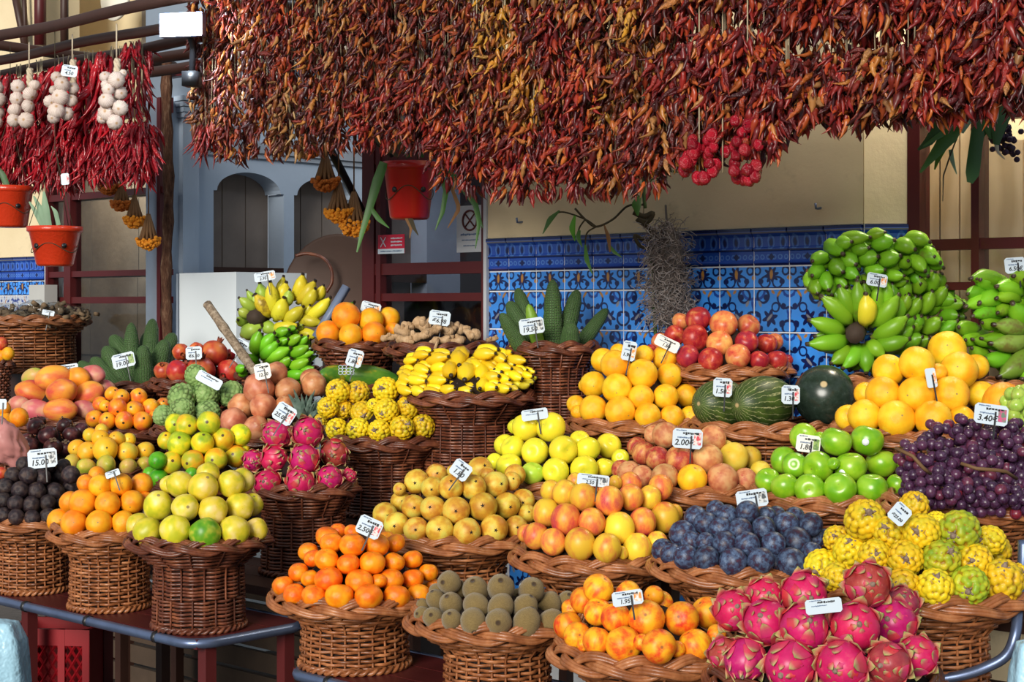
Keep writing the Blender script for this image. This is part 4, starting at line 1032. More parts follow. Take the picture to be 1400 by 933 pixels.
pile('kiwi', 'kiwi', 'kiwi', 'brown kiwi', 'of the front kiwi basket', [
    ('K', '160,470,60,b 245,495,78 395,515,80 563,525,98 768,530,100 990,540,105 1180,525,88'), ('K', '165,395,48,b 270,355,74 390,390,88 590,405,96 783,415,96 980,415,96 1165,400,95 1310,360,70,b'),
    ('K', '375,215,88 430,275,78 585,275,98 785,260,104 1030,280,100 280,285,60,b 920,320,55,b')])
pile('peach', 'peach', 'peach', 'red and yellow peach', 'of the front peach basket', [
    ('P', '265,520,96 310,590,45,b 410,560,102 605,585,125 868,600,122 1130,592,116 1290,510,70,b 740,570,60,b 1000,620,60,b'), ('P', '195,445,100 215,320,65,b 415,345,98 550,390,104 775,395,128 1035,395,120 1220,350,108'),
    ('P', '310,260,95 420,175,105 880,280,85,b 640,210,90,b 830,225,70,b')])
pile('dragon', 'dragon', 'dragon_fruit', 'large pink dragon fruit', 'of the bottom right basket', [
    ('Q', '130,570,95,b,d 250,605,122 510,640,145 810,640,140 1080,630,126,d 1250,580,112'), ('Q', '180,320,112,b 370,385,130 590,420,140 885,415,142 1110,390,130'),
    ('Q', '360,240,105,b 590,230,130,b 960,170,125,d 1160,280,95,b,d 1010,290,60,b')], gain=.95)
pile('pear', 'pear', 'pear', 'round russet pear', 'of the pear basket', [
    ('PE', '155,550,92 245,630,94 400,668,96 590,670,106 808,685,106 1025,660,106 1200,650,86 1290,540,70,b'), ('PE', '280,440,78 380,485,90 535,500,98 720,515,105 935,485,110 1128,475,96 1255,440,90 270,345,50,b'),
    ('PE', '405,285,92 530,335,86 680,330,95 860,330,92 1035,305,97 1160,280,72 1190,230,80,b'), ('PE', '565,230,85,b 700,200,50,b 915,190,95,b 970,230,60,b')])
pile('nect', 'nect', 'plum', 'yellow and red plum', 'of the large plum basket behind the peaches', [
    ('N', '160,490,62,b,r 235,510,92,r 365,555,94,r 565,570,110 768,600,98 995,600,102 1145,560,78 875,640,50,b'), ('N', '310,335,94 460,385,108,r 655,405,96,r 860,450,108 1035,405,96,r 1200,370,106 1270,340,62,b'),
    ('N', '345,170,72,b 450,185,90 590,215,98 785,245,102,r 945,220,92,r 1090,220,82 1170,145,85,b,r 720,150,50,b,r'), ('N', '940,120,80,b,r 530,100,60,b 830,110,50,b')])
pile('plum', 'plum', 'plum', 'blue black plum', 'of the blue plum basket', [
    ('PL', '135,480,75,b 195,510,72 300,530,88 445,545,90 635,565,98 830,555,92 930,580,70,b 1050,570,98 1190,500,72'), ('PL', '280,365,90 340,420,72 440,425,64 575,435,82 735,440,86 920,440,86 1085,420,98 1210,400,62'),
    ('PL', '370,250,80 440,290,76 545,325,76 685,340,80 850,325,80 1010,300,86 1185,300,80 1280,375,45,b'), ('PL', '510,190,62 590,235,74 735,210,76 870,240,66,b 940,240,66,b 1070,250,70,b')])
pile('pitaya', 'pitaya', 'pitaya', 'yellow knobbly pitaya', 'of the right pitaya basket', [
    ('PY', '150,520,100,b 250,590,90 650,640,100 850,650,106 1060,640,116,g 1265,610,125 1370,560,60,b 440,600,80,b'), ('PY', '330,430,105 480,455,98 670,470,105 890,475,112,g 1095,490,104 1215,420,100,b 245,350,80,b'),
    ('PY', '420,235,122 575,315,98 770,310,110 1000,300,122,g 1190,360,90,b 860,245,65,b'), ('PY', '720,150,88,b')])
pile('yapple', 'yapple', 'apple', 'yellow apple', 'of the yellow apple basket', [
    ('YA', '110,610,72 240,650,112 455,720,104,g 665,700,116 925,680,122 1115,665,86 1255,575,75,b 1000,790,90,b'), ('YA', '200,460,95,b 275,490,110 480,520,120 730,505,126 955,500,112 1145,470,112 885,420,90,b'), ('YA', '390,305,118 625,300,128 300,290,70,b')])
pile('rpeach', 'rpeach', 'peach', 'dark red peach', 'of the mixed peach basket', [
    ('RP', '115,480,76 175,500,86,p 275,535,88,p 460,545,106,p 680,555,112,o 920,555,120,p 1100,560,88,p 1225,490,80,y'), ('RP', '240,300,76,b 290,350,92 400,390,92 580,400,108 800,395,114,p 1010,385,115,y 1140,385,85,b,y'),
    ('RP', '370,200,72,b,p 465,205,102,p 840,235,102,p 650,260,90,b 950,310,60,b,y')])
GA_ = pile('gapple', 'gapple', 'apple', 'green apple', 'of the green apple basket', [
    ('GA', '185,545,106 330,600,114 540,615,126 800,615,131 1070,610,126 1290,580,92'), ('GA', '320,370,108 415,415,102 615,425,126 890,435,129 1150,400,124 1300,390,75,b 745,400,50,b'), ('GA', '490,175,116 765,215,127 1030,205,132 630,190,60,b')])
pile('orange', 'gorange', 'orange', 'golden orange', 'of the orange basket left of the melons', [
    ('OR', '115,620,80 130,690,60,b 275,665,120 520,685,134 770,725,114 990,735,102 1160,735,96'), ('OR', '275,440,116 490,475,127 710,555,110 935,550,112 1120,540,102 1210,460,60,b 200,450,60,b'),
    ('OR', '365,220,106,b 475,260,127 720,345,132 970,360,110 1085,340,72,b'), ('OR', '735,170,85,b 925,195,110 500,140,70,b')])
pile('borange', 'gorange', 'orange', 'large golden orange', 'of the basket below the green bananas', [
    ('BO', '150,680,86 270,670,110 495,690,128 755,690,128 960,690,86'), ('BO', '275,510,75,b 400,510,114 635,520,122 882,520,126 1095,520,96'), ('BO', '440,345,106 640,300,121 940,345,126 1060,320,85,b 790,360,60,b'), ('BO', '855,200,130')])
pile('rapple', 'rapple', 'apple', 'red apple', 'of the red apple basket by the tiles', [
    ('RA', '65,440,50,b 385,495,98 585,525,102 820,495,106,y 1005,530,82 1160,535,92 1245,530,55,b'), ('RA', '150,370,80,b,y 270,310,86 445,335,116 660,385,106,y 895,370,98 1070,385,86 1140,370,72,b,y'), ('RA', '325,190,76,y 475,170,106 695,215,116,y 910,230,98,y')])
pile('dragonS', 'dragon', 'dragon_fruit', 'small pink dragon fruit', 'of the tall dark basket left of centre', [
    ('DS', '320,790,145 655,790,155 975,735,130 1180,710,80'), ('DS', '165,540,110,b 390,525,148 710,530,156 1020,465,150,d'), ('DS', '415,265,148 745,240,156')], gain=.93)
pile('guava2', 'guava2', 'guava', 'small yellow green guava', 'of the second row guava basket', [
    ('C', '370,600,76,g 300,720,62,b,g 380,760,84,g 680,720,56,b,g'), ('C', '495,620,100 690,605,99 897,590,100 1080,560,96 1160,500,45,b'), ('C', '450,420,76,b 570,445,108 780,440,100 965,405,100 1120,370,98'), ('C', '530,265,90,b 640,280,100 835,255,102')])
pile('mango2', 'mango2', 'mango', 'small yellow mango', 'of the second row mango basket', [
    ('B', '655,215,80,g 790,260,86,g 965,235,92,g 1165,260,86,g 1320,235,78,g'), ('B', '700,85,78 795,120,92 960,100,110 1160,125,92 1325,110,80'), ('A', '960,740,76 1065,770,86 1240,790,86 1080,690,72,b 1370,790,72')])
pile('mangosteen', 'mangosteen', 'mangosteen', 'dark purple mangosteen', 'of the mangosteen basket', [
    ('A', '320,850,92 560,870,92 700,880,82'), ('A', '300,780,64 380,650,88 510,740,102 760,740,92'), ('A', '430,600,62,b 690,640,82,b 860,690,82')])
pile('loquat', 'loquat', 'mango', 'small orange mango', 'of the third row basket', [
    ('A', '1005,565,88 1140,590,88 1320,590,98'), ('A', '1065,410,78 1120,430,62 1250,450,98'), ('A', '1190,300,74 1290,340,88')], steep=.9)
pile('loquat', 'loquat', 'mango', 'little orange mango', 'of the third row basket right part', [
    ('C', '230,240,88 350,200,58'), ('C', '160,140,82 305,115,78 420,90,58'), ('C', '195,20,78')], steep=.9)
pile('mango', 'mango', 'mango', 'red and orange mango', 'of the large mango basket', [
    ('A', '205,410,88,p 390,470,122,p 645,475,132 910,470,108,p'), ('A', '360,290,150 655,275,146 940,300,136 1100,240,90,b,p'), ('A', '350,120,102,g 560,130,140 820,130,118,o 990,95,112,p')])
pile('cheri', 'cheri', 'cherimoya', 'green scaly cherimoya', 'of the cherimoya basket', [
    ('C', '440,200,100 600,140,112 820,160,104'), ('E', '450,790,175 760,750,178 1080,740,150'), ('E', '630,500,135')])
pile('tomar', 'tomar', 'passion_fruit', 'pinkish brown fruit', 'of the basket left of the pineapple', [
    ('F', '195,640,116 400,700,112'), ('F', '270,510,116 460,510,112 660,500,88,b'), ('F', '430,345,140 690,360,116 930,310,112'), ('F', '580,205,106 900,260,100,b')])
pile('spiky', 'pitaya', 'pitaya', 'small yellow pitaya', 'of the middle pitaya basket', [
    ('H', '60,570,60,b 205,650,96 400,650,102 590,660,96 795,640,106 990,625,102 1150,610,86'), ('H', '120,450,92 270,470,82 440,500,106 655,480,106 855,450,102 1020,455,92 540,430,60,b'), ('H', '215,300,102 400,315,102 650,290,112')])
pile('pomeg', 'pomeg', 'pomegranate', 'red pomegranate', 'of the pomegranate basket', [
    ('E', '215,440,112 400,450,140 700,430,170 1050,450,146 1250,490,80,b'), ('E', '440,200,102 640,170,90,b 870,215,160 1060,240,72,b')])
pile('orangeT', 'orange', 'orange', 'plain orange', 'of the basket before the dark window', [('T', '498,252,55 598,262,53 703,255,54 790,240,35,b'), ('T', '577,175,63 690,195,55 772,185,50')])

m_stk = plain('white_sticker', (.80, .84, .88), .4, .02)
b = MB(); b.lathe([(0, .0), (.0085, 0), (.0085, .0008), (0, .001)], 18); stk_me = b.mesh('sticker', m_stk)
for tx, ty, dx, dz in ((1030, 205, -.10, -.0), (890, 435, -.75, -.35)):
    x0, y0, s = CR['GA']; it = min(GA_, key=lambda i: math.hypot(i['px'] - x0 - tx / s, i['py'] - y0 - ty / s)); o = it['o']
    d = Vector((dx - it['X'].x / it['Y'], -1, dz)).normalized(); q = o.rotation_quaternion.inverted(); ld_ = q @ d
    k = obj('sticker', stk_me, o, ld_ * .965, ld_.to_track_quat('Z', 'Y'), 1 / it['rm'])
# =================================================================== BANANAS
def banana_mat(name, a, b_, tip=(.03, .018, .01), stem=(.25, .28, .05), brown=.6):
    g = G(name); x, y, z = g.sep(g.tc('UV')); v = g.rvec(g.tc())
    col = g.mix(g.sm(g.noise(v, 2.2, 3), .35, .65), a, b_)
    col = g.mix(g.M('MULTIPLY', g.sm(g.noise(v, 9, 4, .7), brown, brown + .14), .7), col, (.12, .06, .02))
    col = g.mix(g.sm(x, .12, .02), col, stem); col = g.mix(g.sm(x, .92, .965), col, tip)
    r = g.rnd(); col = g.hsv(col, g.M('ADD', .49, g.M('MULTIPLY', r, .02)), 1, g.M('ADD', .82, g.M('MULTIPLY', r, .34)))
    return g.done(col, .38, .4)
def banana_mesh(mat, bend=.16, seed=0, fat=1.0):
    b = MB(); t = np.linspace(0, 1, 12); zc = bend * 4 * t * (1 - t)
    prof = np.array([.30, .42, .78, .95, 1, 1.02, 1, .96, .86, .62, .30, .24]) * .5 * fat
    nS = 7; vs = []; fs = []; a = np.linspace(0, 2 * PI, nS, endpoint=False)
    sq = 1 + .06 * np.cos(5 * a)
    for i in range(12):
        for k in range(nS): vs.append((t[i], prof[i] * math.cos(a[k]) * sq[k], prof[i] * math.sin(a[k]) * sq[k]))
    vs = np.array(vs)
    for i in range(11):
        for k in range(nS): fs.append((i * nS + k, (i * nS + (k + 1) % nS), (i + 1) * nS + (k + 1) % nS, (i + 1) * nS + k))
    fs.append(tuple(range(nS))[::-1]); fs.append(tuple(11 * nS + k for k in range(nS)))
    me = mesh_from(vs, fs, 'banana', mat)
    uvl = me.uv_layers.new(name='UVMap')
    li = np.zeros(len(me.loops), int); me.loops.foreach_get('vertex_index', li)
    uv = np.stack([vs[li, 0], vs[li, 1] + .5], 1); uvl.data.foreach_set('uv', uv.ravel())
    me['bend'] = bend; return me
def bent(me, L, w, bend):              # own copy of the finger bent by a share of its length
    m2 = me.copy(); n = len(m2.vertices); V = np.zeros(n * 3); m2.vertices.foreach_get('co', V); V = V.reshape(-1, 3)
    t = V[:, 0].copy(); V[:, 0] *= L; V[:, 1:] *= w; V[:, 2] += bend * L * 4 * t * (1 - t) ; m2.vertices.foreach_set('co', V.ravel()); m2.update(); return m2
m_bg = banana_mat('green_banana_skin', (.13, .36, .012), (.24, .48, .02), tip=(.05, .035, .02)); m_bgd = banana_mat('bright_green_banana_skin', (.14, .45, .012), (.24, .55, .02))
m_byg = banana_mat('turning_banana_skin', (.60, .55, .03), (.78, .60, .03), brown=.58); m_bpg = banana_mat('pale_green_banana_skin', (.30, .45, .05), (.48, .54, .08))
m_by = banana_mat('yellow_banana_skin', (.86, .58, .010), (.92, .68, .02), brown=.66)
m_bo = banana_mat('scarred_green_banana_skin', (.16, .30, .03), (.30, .36, .08), brown=.5)
BM = {k: banana_mesh(m, 0) for k, m in (('g', m_bg), ('d', m_bgd), ('t', m_byg), ('p', m_bpg), ('y', m_by), ('o', m_bo))}
WF = 1.22
def bunch(name, label, crop, Y, txt, default='g', tipY=-.04, group=None, bend=.12, w=None, center=None, catg='bananas', depth=None, wf=1.3, fill=None):
    x0, y0, s = crop
    L = []
    for tk in txt.split():
        q = tk.split(','); L.append(([float(v) for v in q[:4]], float(q[4]) if len(q) > 4 and q[4] else None, q[5] if len(q) > 5 else default, float(q[6]) if len(q) > 6 else 0.0))
    if fill:
        L += [([c[0] + fill[0], c[1] + fill[1], c[2] + fill[0], c[3] + fill[1]], ww, kd, dd + fill[2]) for c, ww, kd, dd in list(L)]
    mx = np.mean([(c[0] + c[2]) / 2 for c, *_ in L]); my = np.mean([(c[1] + c[3]) / 2 for c, *_ in L])
    o0 = at(x0 + mx / s, y0 + my / s, Y); root = thing(name, label, catg, o0, 0, group)
    cen = at(x0 + (center[0] if center else mx) / s, y0 + (center[1] if center else my) / s, Y)
    for c, ww, kd, dd in L:
        ww = ww or w
        Yb = Y + dd
        a = at(x0 + c[0] / s, y0 + c[1] / s, Yb); b = at(x0 + c[2] / s, y0 + c[3] / s, Yb + tipY)
        wid = ww / s * 2 * Yb / FPX * .5 * wf; Ln = (b - a).length
        if Ln < wid * 1.35:                  # pointing at the viewer: give it its real length backwards
            a = a + Vector((0, wid * 1.6, .02)); Ln = (b - a).length
        mid = (a + b) / 2
        up = Vector((mid.x - cen.x, -.35 * abs(Y) * .05 - .03, mid.z - cen.z))
        x = (b - a).normalized(); up = (up - x * up.dot(x)); 
        if up.length < 1e-4: up = Vector((0, -1, .3))
        q = frame_to(a, b, up.normalized())
        obj('banana', bent(BM[kd], Ln, wid, bend), root, a - o0, q)
    return root
def stalk(root, p, q, r, mat):
    m = MB(); o0 = root.location; m.tube([p - o0, (p + q) / 2 - o0, q - o0], [r * .9, r * 1.1, r], 9); m.lathe([(0, 0)], 3) if False else None
    obj('stalk', m.mesh('stalk', mat), root)
M_STALK = plain('cut_banana_stalk', (.045, .028, .018), .8, .4, 40)
C_B = (1090, 300, 4.242); YB = ydep(1190, .20)
r_ = bunch('banana_bunch', 'huge bunch of green bananas, stalk end facing out, against the tiles', C_B, YB,
  '300,700,50,725,90 280,655,60,580,85 310,740,190,840,80 305,660,95,680,80,g,.04 380,725,400,900,85 365,725,260,870,85 400,715,510,800,85 '
  '318,615,130,440,92 310,580,240,380,85 345,600,345,345,85 390,625,395,425,100,t,-.02 440,560,460,365,80 490,545,510,355,75 425,625,595,430,95 430,690,650,555,95 435,730,660,690,90 '
  '520,690,680,620,80,g,.05 600,700,730,680,85,g,.06 400,640,150,500,70,g,.08 290,540,190,400,80,g,.08 560,740,640,760,70,g,.06 '
  '560,540,650,430,80,g,.06 600,560,720,450,80,g,.08 690,550,785,410,85,g,.10 740,500,872,385,85,g,.14 820,510,970,490,75,g,.14 700,640,840,575,90,g,.10 760,660,935,585,80,g,.13 620,650,725,555,85,g,.07 660,620,720,560,70,g,.06 820,560,940,560,70,g,.14 740,420,800,300,80,g,.12 600,470,620,350,80,g,.08 680,430,715,330,80,g,.10 800,480,920,470,75,g,.14',
  tipY=-.05, bend=.10, center=(335, 675), wf=1.12, fill=(40, 10, .07))
stalk(r_, at(1090 + 333 / 4.242, 300 + 672 / 4.242, YB - .07), at(1090 + 345 / 4.242, 300 + 640 / 4.242, YB + .06), .028, M_STALK)
r_ = bunch('banana_bunch', 'upper hand of stubby green bananas with dark tips stacked on the huge bunch', C_B, YB + .03,
  '235,150,320,130,75 230,130,430,105,75 400,115,515,75,65 320,190,420,165,75 430,160,570,120,90 560,150,690,178,90 610,115,775,135,85 560,210,690,180,60,g,.03 690,200,835,255,85 720,190,800,220,75 690,190,640,250,60,g,.03 640,220,745,305,80 '
  '210,180,270,205,85 180,230,85,245,80 275,220,345,265,85 360,240,475,215,85 470,250,605,210,85 590,260,645,240,70 205,250,270,310,85 275,280,355,340,75 390,300,515,292,65 510,320,625,328,60 150,290,85,330,80 165,310,185,415,80 110,350,120,435,75 80,310,70,400,60,g,.03 220,320,290,395,70,g,.04 '
  '500,370,560,400,70,g,.05 380,330,400,420,70,g,.06 640,300,720,380,80,g,.08 560,330,640,400,80,g,.08', tipY=-.06, bend=.08, center=(430, 300), wf=1.15, fill=(18, 30, .04))
YB2 = ydep(1370, .2)
r_ = bunch('banana_bunch', 'green banana bunch with scarred fingers cut by the right edge', C_B, YB2,
  '1200,390,1000,345,85 1150,420,1060,350,80 1120,460,985,435,75 1180,500,970,510,85 1200,480,1050,490,95 1300,450,1150,390,85 1290,480,1150,460,75 1250,545,1160,545,70 1330,600,1245,480,95 1200,570,1010,565,75 1220,600,1070,600,70 1340,620,1130,610,85,o 1200,650,1010,695,70 1260,660,1060,690,65 1340,680,1110,720,90,o 1240,770,1080,805,90 1330,740,1160,920,110,o 1060,630,935,625,75 1070,680,975,700,70 1110,770,1010,745,70 1330,390,1250,330,90 1400,440,1320,350,90 1420,520,1330,430,90 1440,620,1340,560,90 1440,700,1350,690,90 1430,790,1330,800,90 1120,390,1040,345,60 1390,820,1300,930,100 1440,380,1370,330,90',
  tipY=-.08, bend=.10, center=(1400, 600), wf=1.22, fill=(50, 26, .05))
C_I = (310, 360, 6.667); YL = ydep(400, .30)
r_ = bunch('banana_bunch', 'bunch of yellow and pale green bananas before the white fridge', C_I, YL,
  '400,500,255,275,100,t 410,490,395,155,95,t 345,420,300,170,95,p,.03 470,380,545,165,100,t,.03 460,350,520,110,80,t,.05 440,530,525,305,110,t,-.02 520,400,575,235,80,p 610,340,695,90,100,t,.03 640,370,810,150,100,t,.02 690,390,810,225,90,t 790,340,885,195,80,t,.03 720,500,950,305,95,t,-.01 510,530,705,390,95,t,-.02 415,590,660,560,85,t,-.02 640,510,880,555,85,t 640,620,840,660,90,t,.02 280,440,105,310,75,p 290,410,180,240,60,p,.03 210,475,100,420,75,p 210,560,100,515,85,p 130,660,330,560,110,p 340,560,450,620,90,p 900,480,1170,350,90,d,.06 890,520,965,500,60,d,.05 700,470,760,380,70,t 620,570,700,560,60,p,.0 300,440,240,290,70,p,.02',
  default='t', tipY=-.04, bend=.10, center=(290, 500), wf=1.32)
stalk(r_, at(310 + 240 / 6.667, 360 + 495 / 6.667, YL - .05), at(310 + 330 / 6.667, 360 + 490 / 6.667, YL + .03), .032, M_STALK)
C_G = (310, 430, 7.778); YG = ydep(380, .42)
r_ = bunch('banana_bunch', 'hand of bright green finger bananas behind the brown pink fruits', C_G, YG,
  '300,440,355,160,105 350,430,515,190,105 370,480,555,280,110 395,500,690,350,105 520,240,670,160,85,d,.02 550,330,660,260,75,d,.02 650,320,800,220,80,d,.02 740,310,870,225,75,d,.03 660,430,890,330,90 540,530,690,460,90 690,450,945,400,75,d,.01 650,550,890,475,95 740,590,945,560,80 640,630,850,620,95 650,190,740,150,60,d,.04 330,500,215,420,65 560,600,650,580,70,d,.02 120,590,200,560,75,d,.02', default='d', tipY=-.05, bend=.10, center=(400, 480), wf=1.32, fill=(25, 40, .04))
C_Y = (510, 410, 5.833); YM = BK['minib']['Y']
TXT = {'l': '190,590,315,572,38,y,.05 250,540,335,555,45,y,.05 330,540,455,575,62,y,.0 460,560,600,525,66,y,.0 245,495,360,480,45,y,.05 320,455,455,438,55,y,.03 415,495,610,455,72,y,.02 580,500,715,480,60,y,.03 220,600,305,655,55,y,-.03 265,630,430,650,60,y,-.05 435,640,600,640,66,y,-.06 190,670,280,680,55,y,-.03 200,695,320,740,60,y,-.06 320,710,412,740,66,y,-.09 405,715,545,745,66,y,-.10 540,720,660,700,78,y,-.10',
       'm': '680,520,690,530,100,y,-.02 770,530,800,570,80,y,.0 640,600,625,610,100,y,-.07 745,620,730,648,112,y,-.08 855,605,832,640,95,y,-.06 700,740,790,725,85,y,-.12 840,700,848,712,86,y,-.11 600,500,690,530,70,y,.02',
       'r': '770,490,895,570,70,y,.0 800,445,985,430,72,y,.02 970,450,1062,490,66,y,.02 1050,480,1235,490,60,y,.03 900,520,972,558,62,y,.0 975,540,1112,552,62,y,.0 1095,545,1235,560,50,y,.03 900,630,1010,608,80,y,-.05 1005,620,1095,640,62,y,-.05 1080,590,1195,632,62,y,-.03 1160,590,1280,612,50,y,.0 890,700,990,700,76,y,-.1 985,695,1100,712,62,y,-.1 1080,670,1165,722,52,t,-.07 1150,680,1260,672,45,t,-.05 1200,650,1290,650,36,t,-.03 1060,450,1110,420,45,y,.05'}
for k, nmx in (('l', 'left'), ('m', 'middle'), ('r', 'right')):
    bunch('banana_bunch', f'small ripe yellow bananas, {nmx} hand of the heap in the middle dark basket', C_Y, YM, TXT[k], 'y', -.06, 'small yellow bananas', .08, catg='bananas', wf=1.38, fill=(22, -32, .045))
Bm = BK['minib']; b = MB(); b.lathe([(Bm['R'] * .85, Bm['H'] - .01), (Bm['R'] * .5, Bm['H'] + .06), (0, Bm['H'] + .10)], 24); obj('shade_core', b.mesh('shade_core', M_GAPSHADE), Bm['root'])

# =================================================================== LARGE SINGLE FRUITS
def melon_mat():
    g = G('netted_green_melon'); o = g.tc(); x, y, z = g.sep(o)
    th = g.M('ARCTAN2', y, x); wv = g.noise(g.VM('MULTIPLY', o, (4, 4, 1.2)), 2, 4, .6)
    st = g.M('SINE', g.M('ADD', g.M('MULTIPLY', th, 24), g.M('MULTIPLY', wv, 9)))
    col = g.ramp(g.noise(o, 2.5, 3), [(.35, (.022, .04, .010)), (.7, (.07, .12, .018))]); col = g.mix(g.M('MULTIPLY', g.sm(st, .86, .99), .7), col, (.42, .42, .20))
    col = g.mix(g.sm(g.VM('DISTANCE', o, (0, 0, 1)), .12, .05), col, (.45, .32, .15)); return g.done(col, .45, .4)
m_mel = melon_mat()
def ell(name, label, cat, px, py, rx, ry, Y, mat, axis, sz, flat=1.0, extra=None):
    k = Y / FPX; X = at(px, py, Y)
    q = Vector(axis).normalized().to_track_quat('Z', 'Y')
    o = obj(name, prof_mesh(name, sph(18, 1, .03, .03), mat, 32), None, X, q, (ry * k, ry * k, sz * k)); tag(o, label, cat); return o
Ym = BK['melon']['Y']
ell('melon', 'green melon with pale net lines, left of the two long melons', 'melon', 986, 553, 40, 34, Ym - .07, m_mel, (-.75, -.62, .05), 46)
ell('melon', 'longer dark green striped melon, middle one between melon and watermelon', 'melon', 1043, 551, 46, 37, Ym - .08, m_mel, (-.72, -.68, -.02), 58)
g = G('watermelon_skin'); o_ = g.tc(); col = g.ramp(g.noise(o_, 5, 5, .65), [(.3, (.012, .022, .014)), (.6, (.025, .042, .030)), (.8, (.07, .09, .075))]); col = g.mix(g.sm(g.VM('DISTANCE', o_, (0, 0, 1)), .14, .08), col, (.55, .42, .22)); m_wm = g.done(col, .25, .5)
ell('watermelon', 'round blackish green watermelon beside the big oranges', 'melon', 1127, 541, 42, 42, ydep(1127, .42) - .03, m_wm, (-.2, -.95, .45), 42)
g = G('papaya_skin'); v_ = g.tc(); col = g.ramp(g.noise(v_, 1.5, 3), [(.35, (.06, .20, .02)), (.55, (.14, .30, .025)), (.72, (.60, .42, .03))]); m_pap = g.done(col, .4)
Yp = BK['papaya']['Y']
for (px, py, rx, ry, lab, ax) in ((458, 515, 18, 16, 'green papaya at the left of the pair behind the small yellow pitayas', (-.5, -.8, .1)), (508, 515, 36, 15, 'larger green and yellow papaya, right one of the pair', (1, .25, -.12))):
    k = Yp / FPX; o = obj('papaya', prof_mesh('papaya', [(r * (1 - .22 * z), z * 1.0) for r, z in sph(16)], m_pap, 24), None, at(px, py, Yp - .03), Vector(ax).to_track_quat('Z', 'Y'), (ry * k, ry * k, (rx if rx > 20 else 30) * k * 1.08)); tag(o, lab, 'papaya')
    nm_ = MB()
    if rx < 20:
        t_ = at(474, 506, Yp - .12)
        for i in range(4):
            for j in range(3): 
                c = Vector(((i - 1.5) * .014, -.0, (j - 1) * .011)); pts = [c + Vector((.007 * math.cos(a), -.01, .006 * math.sin(a))) for a in np.linspace(0, 2 * PI, 9)[:-1]]
                nm_.tube(pts, .0014, 4, closed=True)
        w_ = obj('foam_net', nm_.mesh('foam_net', M_WHITE), o); w_.matrix_parent_inverse = (Matrix.Translation(o.location) @ o.rotation_quaternion.to_matrix().to_4x4() @ Matrix.Diagonal((*o.scale, 1))).inverted(); w_.location = t_
# pineapple with its crown
Yt = BK['tomar']['Y'] - .10
pa = at(405, 583, Yt); pin = thing('pineapple', 'pineapple with spiky grey green crown behind the small dragon fruits', 'pineapple', pa)
V, F = ICO[4]; d = fib(80); c = V @ d.T; s2 = np.sort(c, 1); kk = np.clip((s2[:, -1] - s2[:, -2]) / .08, 0, 1)
m = mesh_from(V * (.9 + .1 * kk)[:, None] * np.array([.055, .055, .075]), F, 'body', plain('pineapple_rind', (.34, .17, .05), .6, .4, 30)); obj('body', m, pin, (.0, .10, -.04), (1.9, 0, 0))
g = G('pineapple_leaf'); col = g.ramp(g.noise(g.tc(), 30, 3), [(.3, (.07, .12, .09)), (.7, (.20, .28, .23))]); M_PINL = g.done(col, .5)
def leaf_strip(mb, pts, wid, n=None, fold=.25):
    P = np.array(pts, float); m_ = len(P); T = np.gradient(P, axis=0); T /= np.linalg.norm(T, axis=1)[:, None] + 1e-9
    view = np.array([0, -1.0, .15]); Sd = np.cross(T, view); Sd /= np.linalg.norm(Sd, axis=1)[:, None] + 1e-9; Nn = np.cross(Sd, T)
    wd = np.asarray(wid, float); vs = []
    for i in range(m_): vs += [P[i] - Sd[i] * wd[i], P[i] + Nn[i] * wd[i] * fold, P[i] + Sd[i] * wd[i]]
    vs = np.array(vs); back = vs - np.repeat(Nn, 3, 0) * .0012; nn = len(vs); fs = []
    for i in range(m_ - 1):
        for j in range(2): a = 3 * i + j; fs += [(a, a + 1, a + 4, a + 3), (nn + a + 1, nn + a, nn + a + 3, nn + a + 4)]
    mb.add(np.concatenate([vs, back]), fs)
base = at(416, 578, Yt - .02) - pa
for k in range(22):
    an = R_.uniform(.1, 1.25) if k % 3 else R_.uniform(-.6, 1.9); L = R_.uniform(.07, .15); yy = R_.uniform(-.06, .02)
    an = PI / 2 + R_.uniform(-1.15, .55) ; dx, dz = math.cos(an), math.sin(an)
    pts = [base + Vector((dx * L * t, yy * t * 1.5 - .02 * t, dz * L * t - .02 * t * t)) for t in np.linspace(0, 1, 6)]
    mb = MB(); leaf_strip(mb, pts, [.010, .0105, .009, .007, .004, .0006]); obj('leaf', mb.mesh('leaf', M_PINL), pin)

# grapes: bunches of single berries
gb = BK['grape']
STEM = plain('grape_stalk', (.16, .085, .035), .7)
def grape_cluster(label, cx, cy, rx, ry, n, Y, me, r, grp, twig=None):
    o0 = at(cx, cy, Y); t = thing('grape_bunch', label, 'grapes', o0, 0, grp); pts = []; k = Y / FPX; tries = 0
    while len(pts) < n * 1.6 and tries < 6000:
        tries += 1
        a = R_.uniform(0, 2 * PI); q = math.sqrt(R_.random()); p = Vector((rx * k * q * math.cos(a), R_.uniform(-.05, .03) - .05 * (1 - q), ry * k * q * math.sin(a)))
        if all((p - b).length > r * 1.55 for b in pts): pts.append(p)
    for p in pts: obj('grape', me, t, p, (R_.uniform(0, 3), R_.uniform(0, 3), 0), r * R_.uniform(.86, 1.1))
    mb = MB(); mb.tube([Vector((0, .02, ry * k * .6)), Vector((0, 0, 0)), Vector((0, .0, -ry * k * .6))], .003, 5)
    for p in pts[:14]: mb.tube([Vector((0, 0, p.z * .6)), p], .0016, 4)
    if twig:
        mb.tube([at(px, py, Y - dy) - o0 for px, py, dy in twig], .0042, 6)
    obj('stalk', mb.mesh('stalk', STEM), t); return t
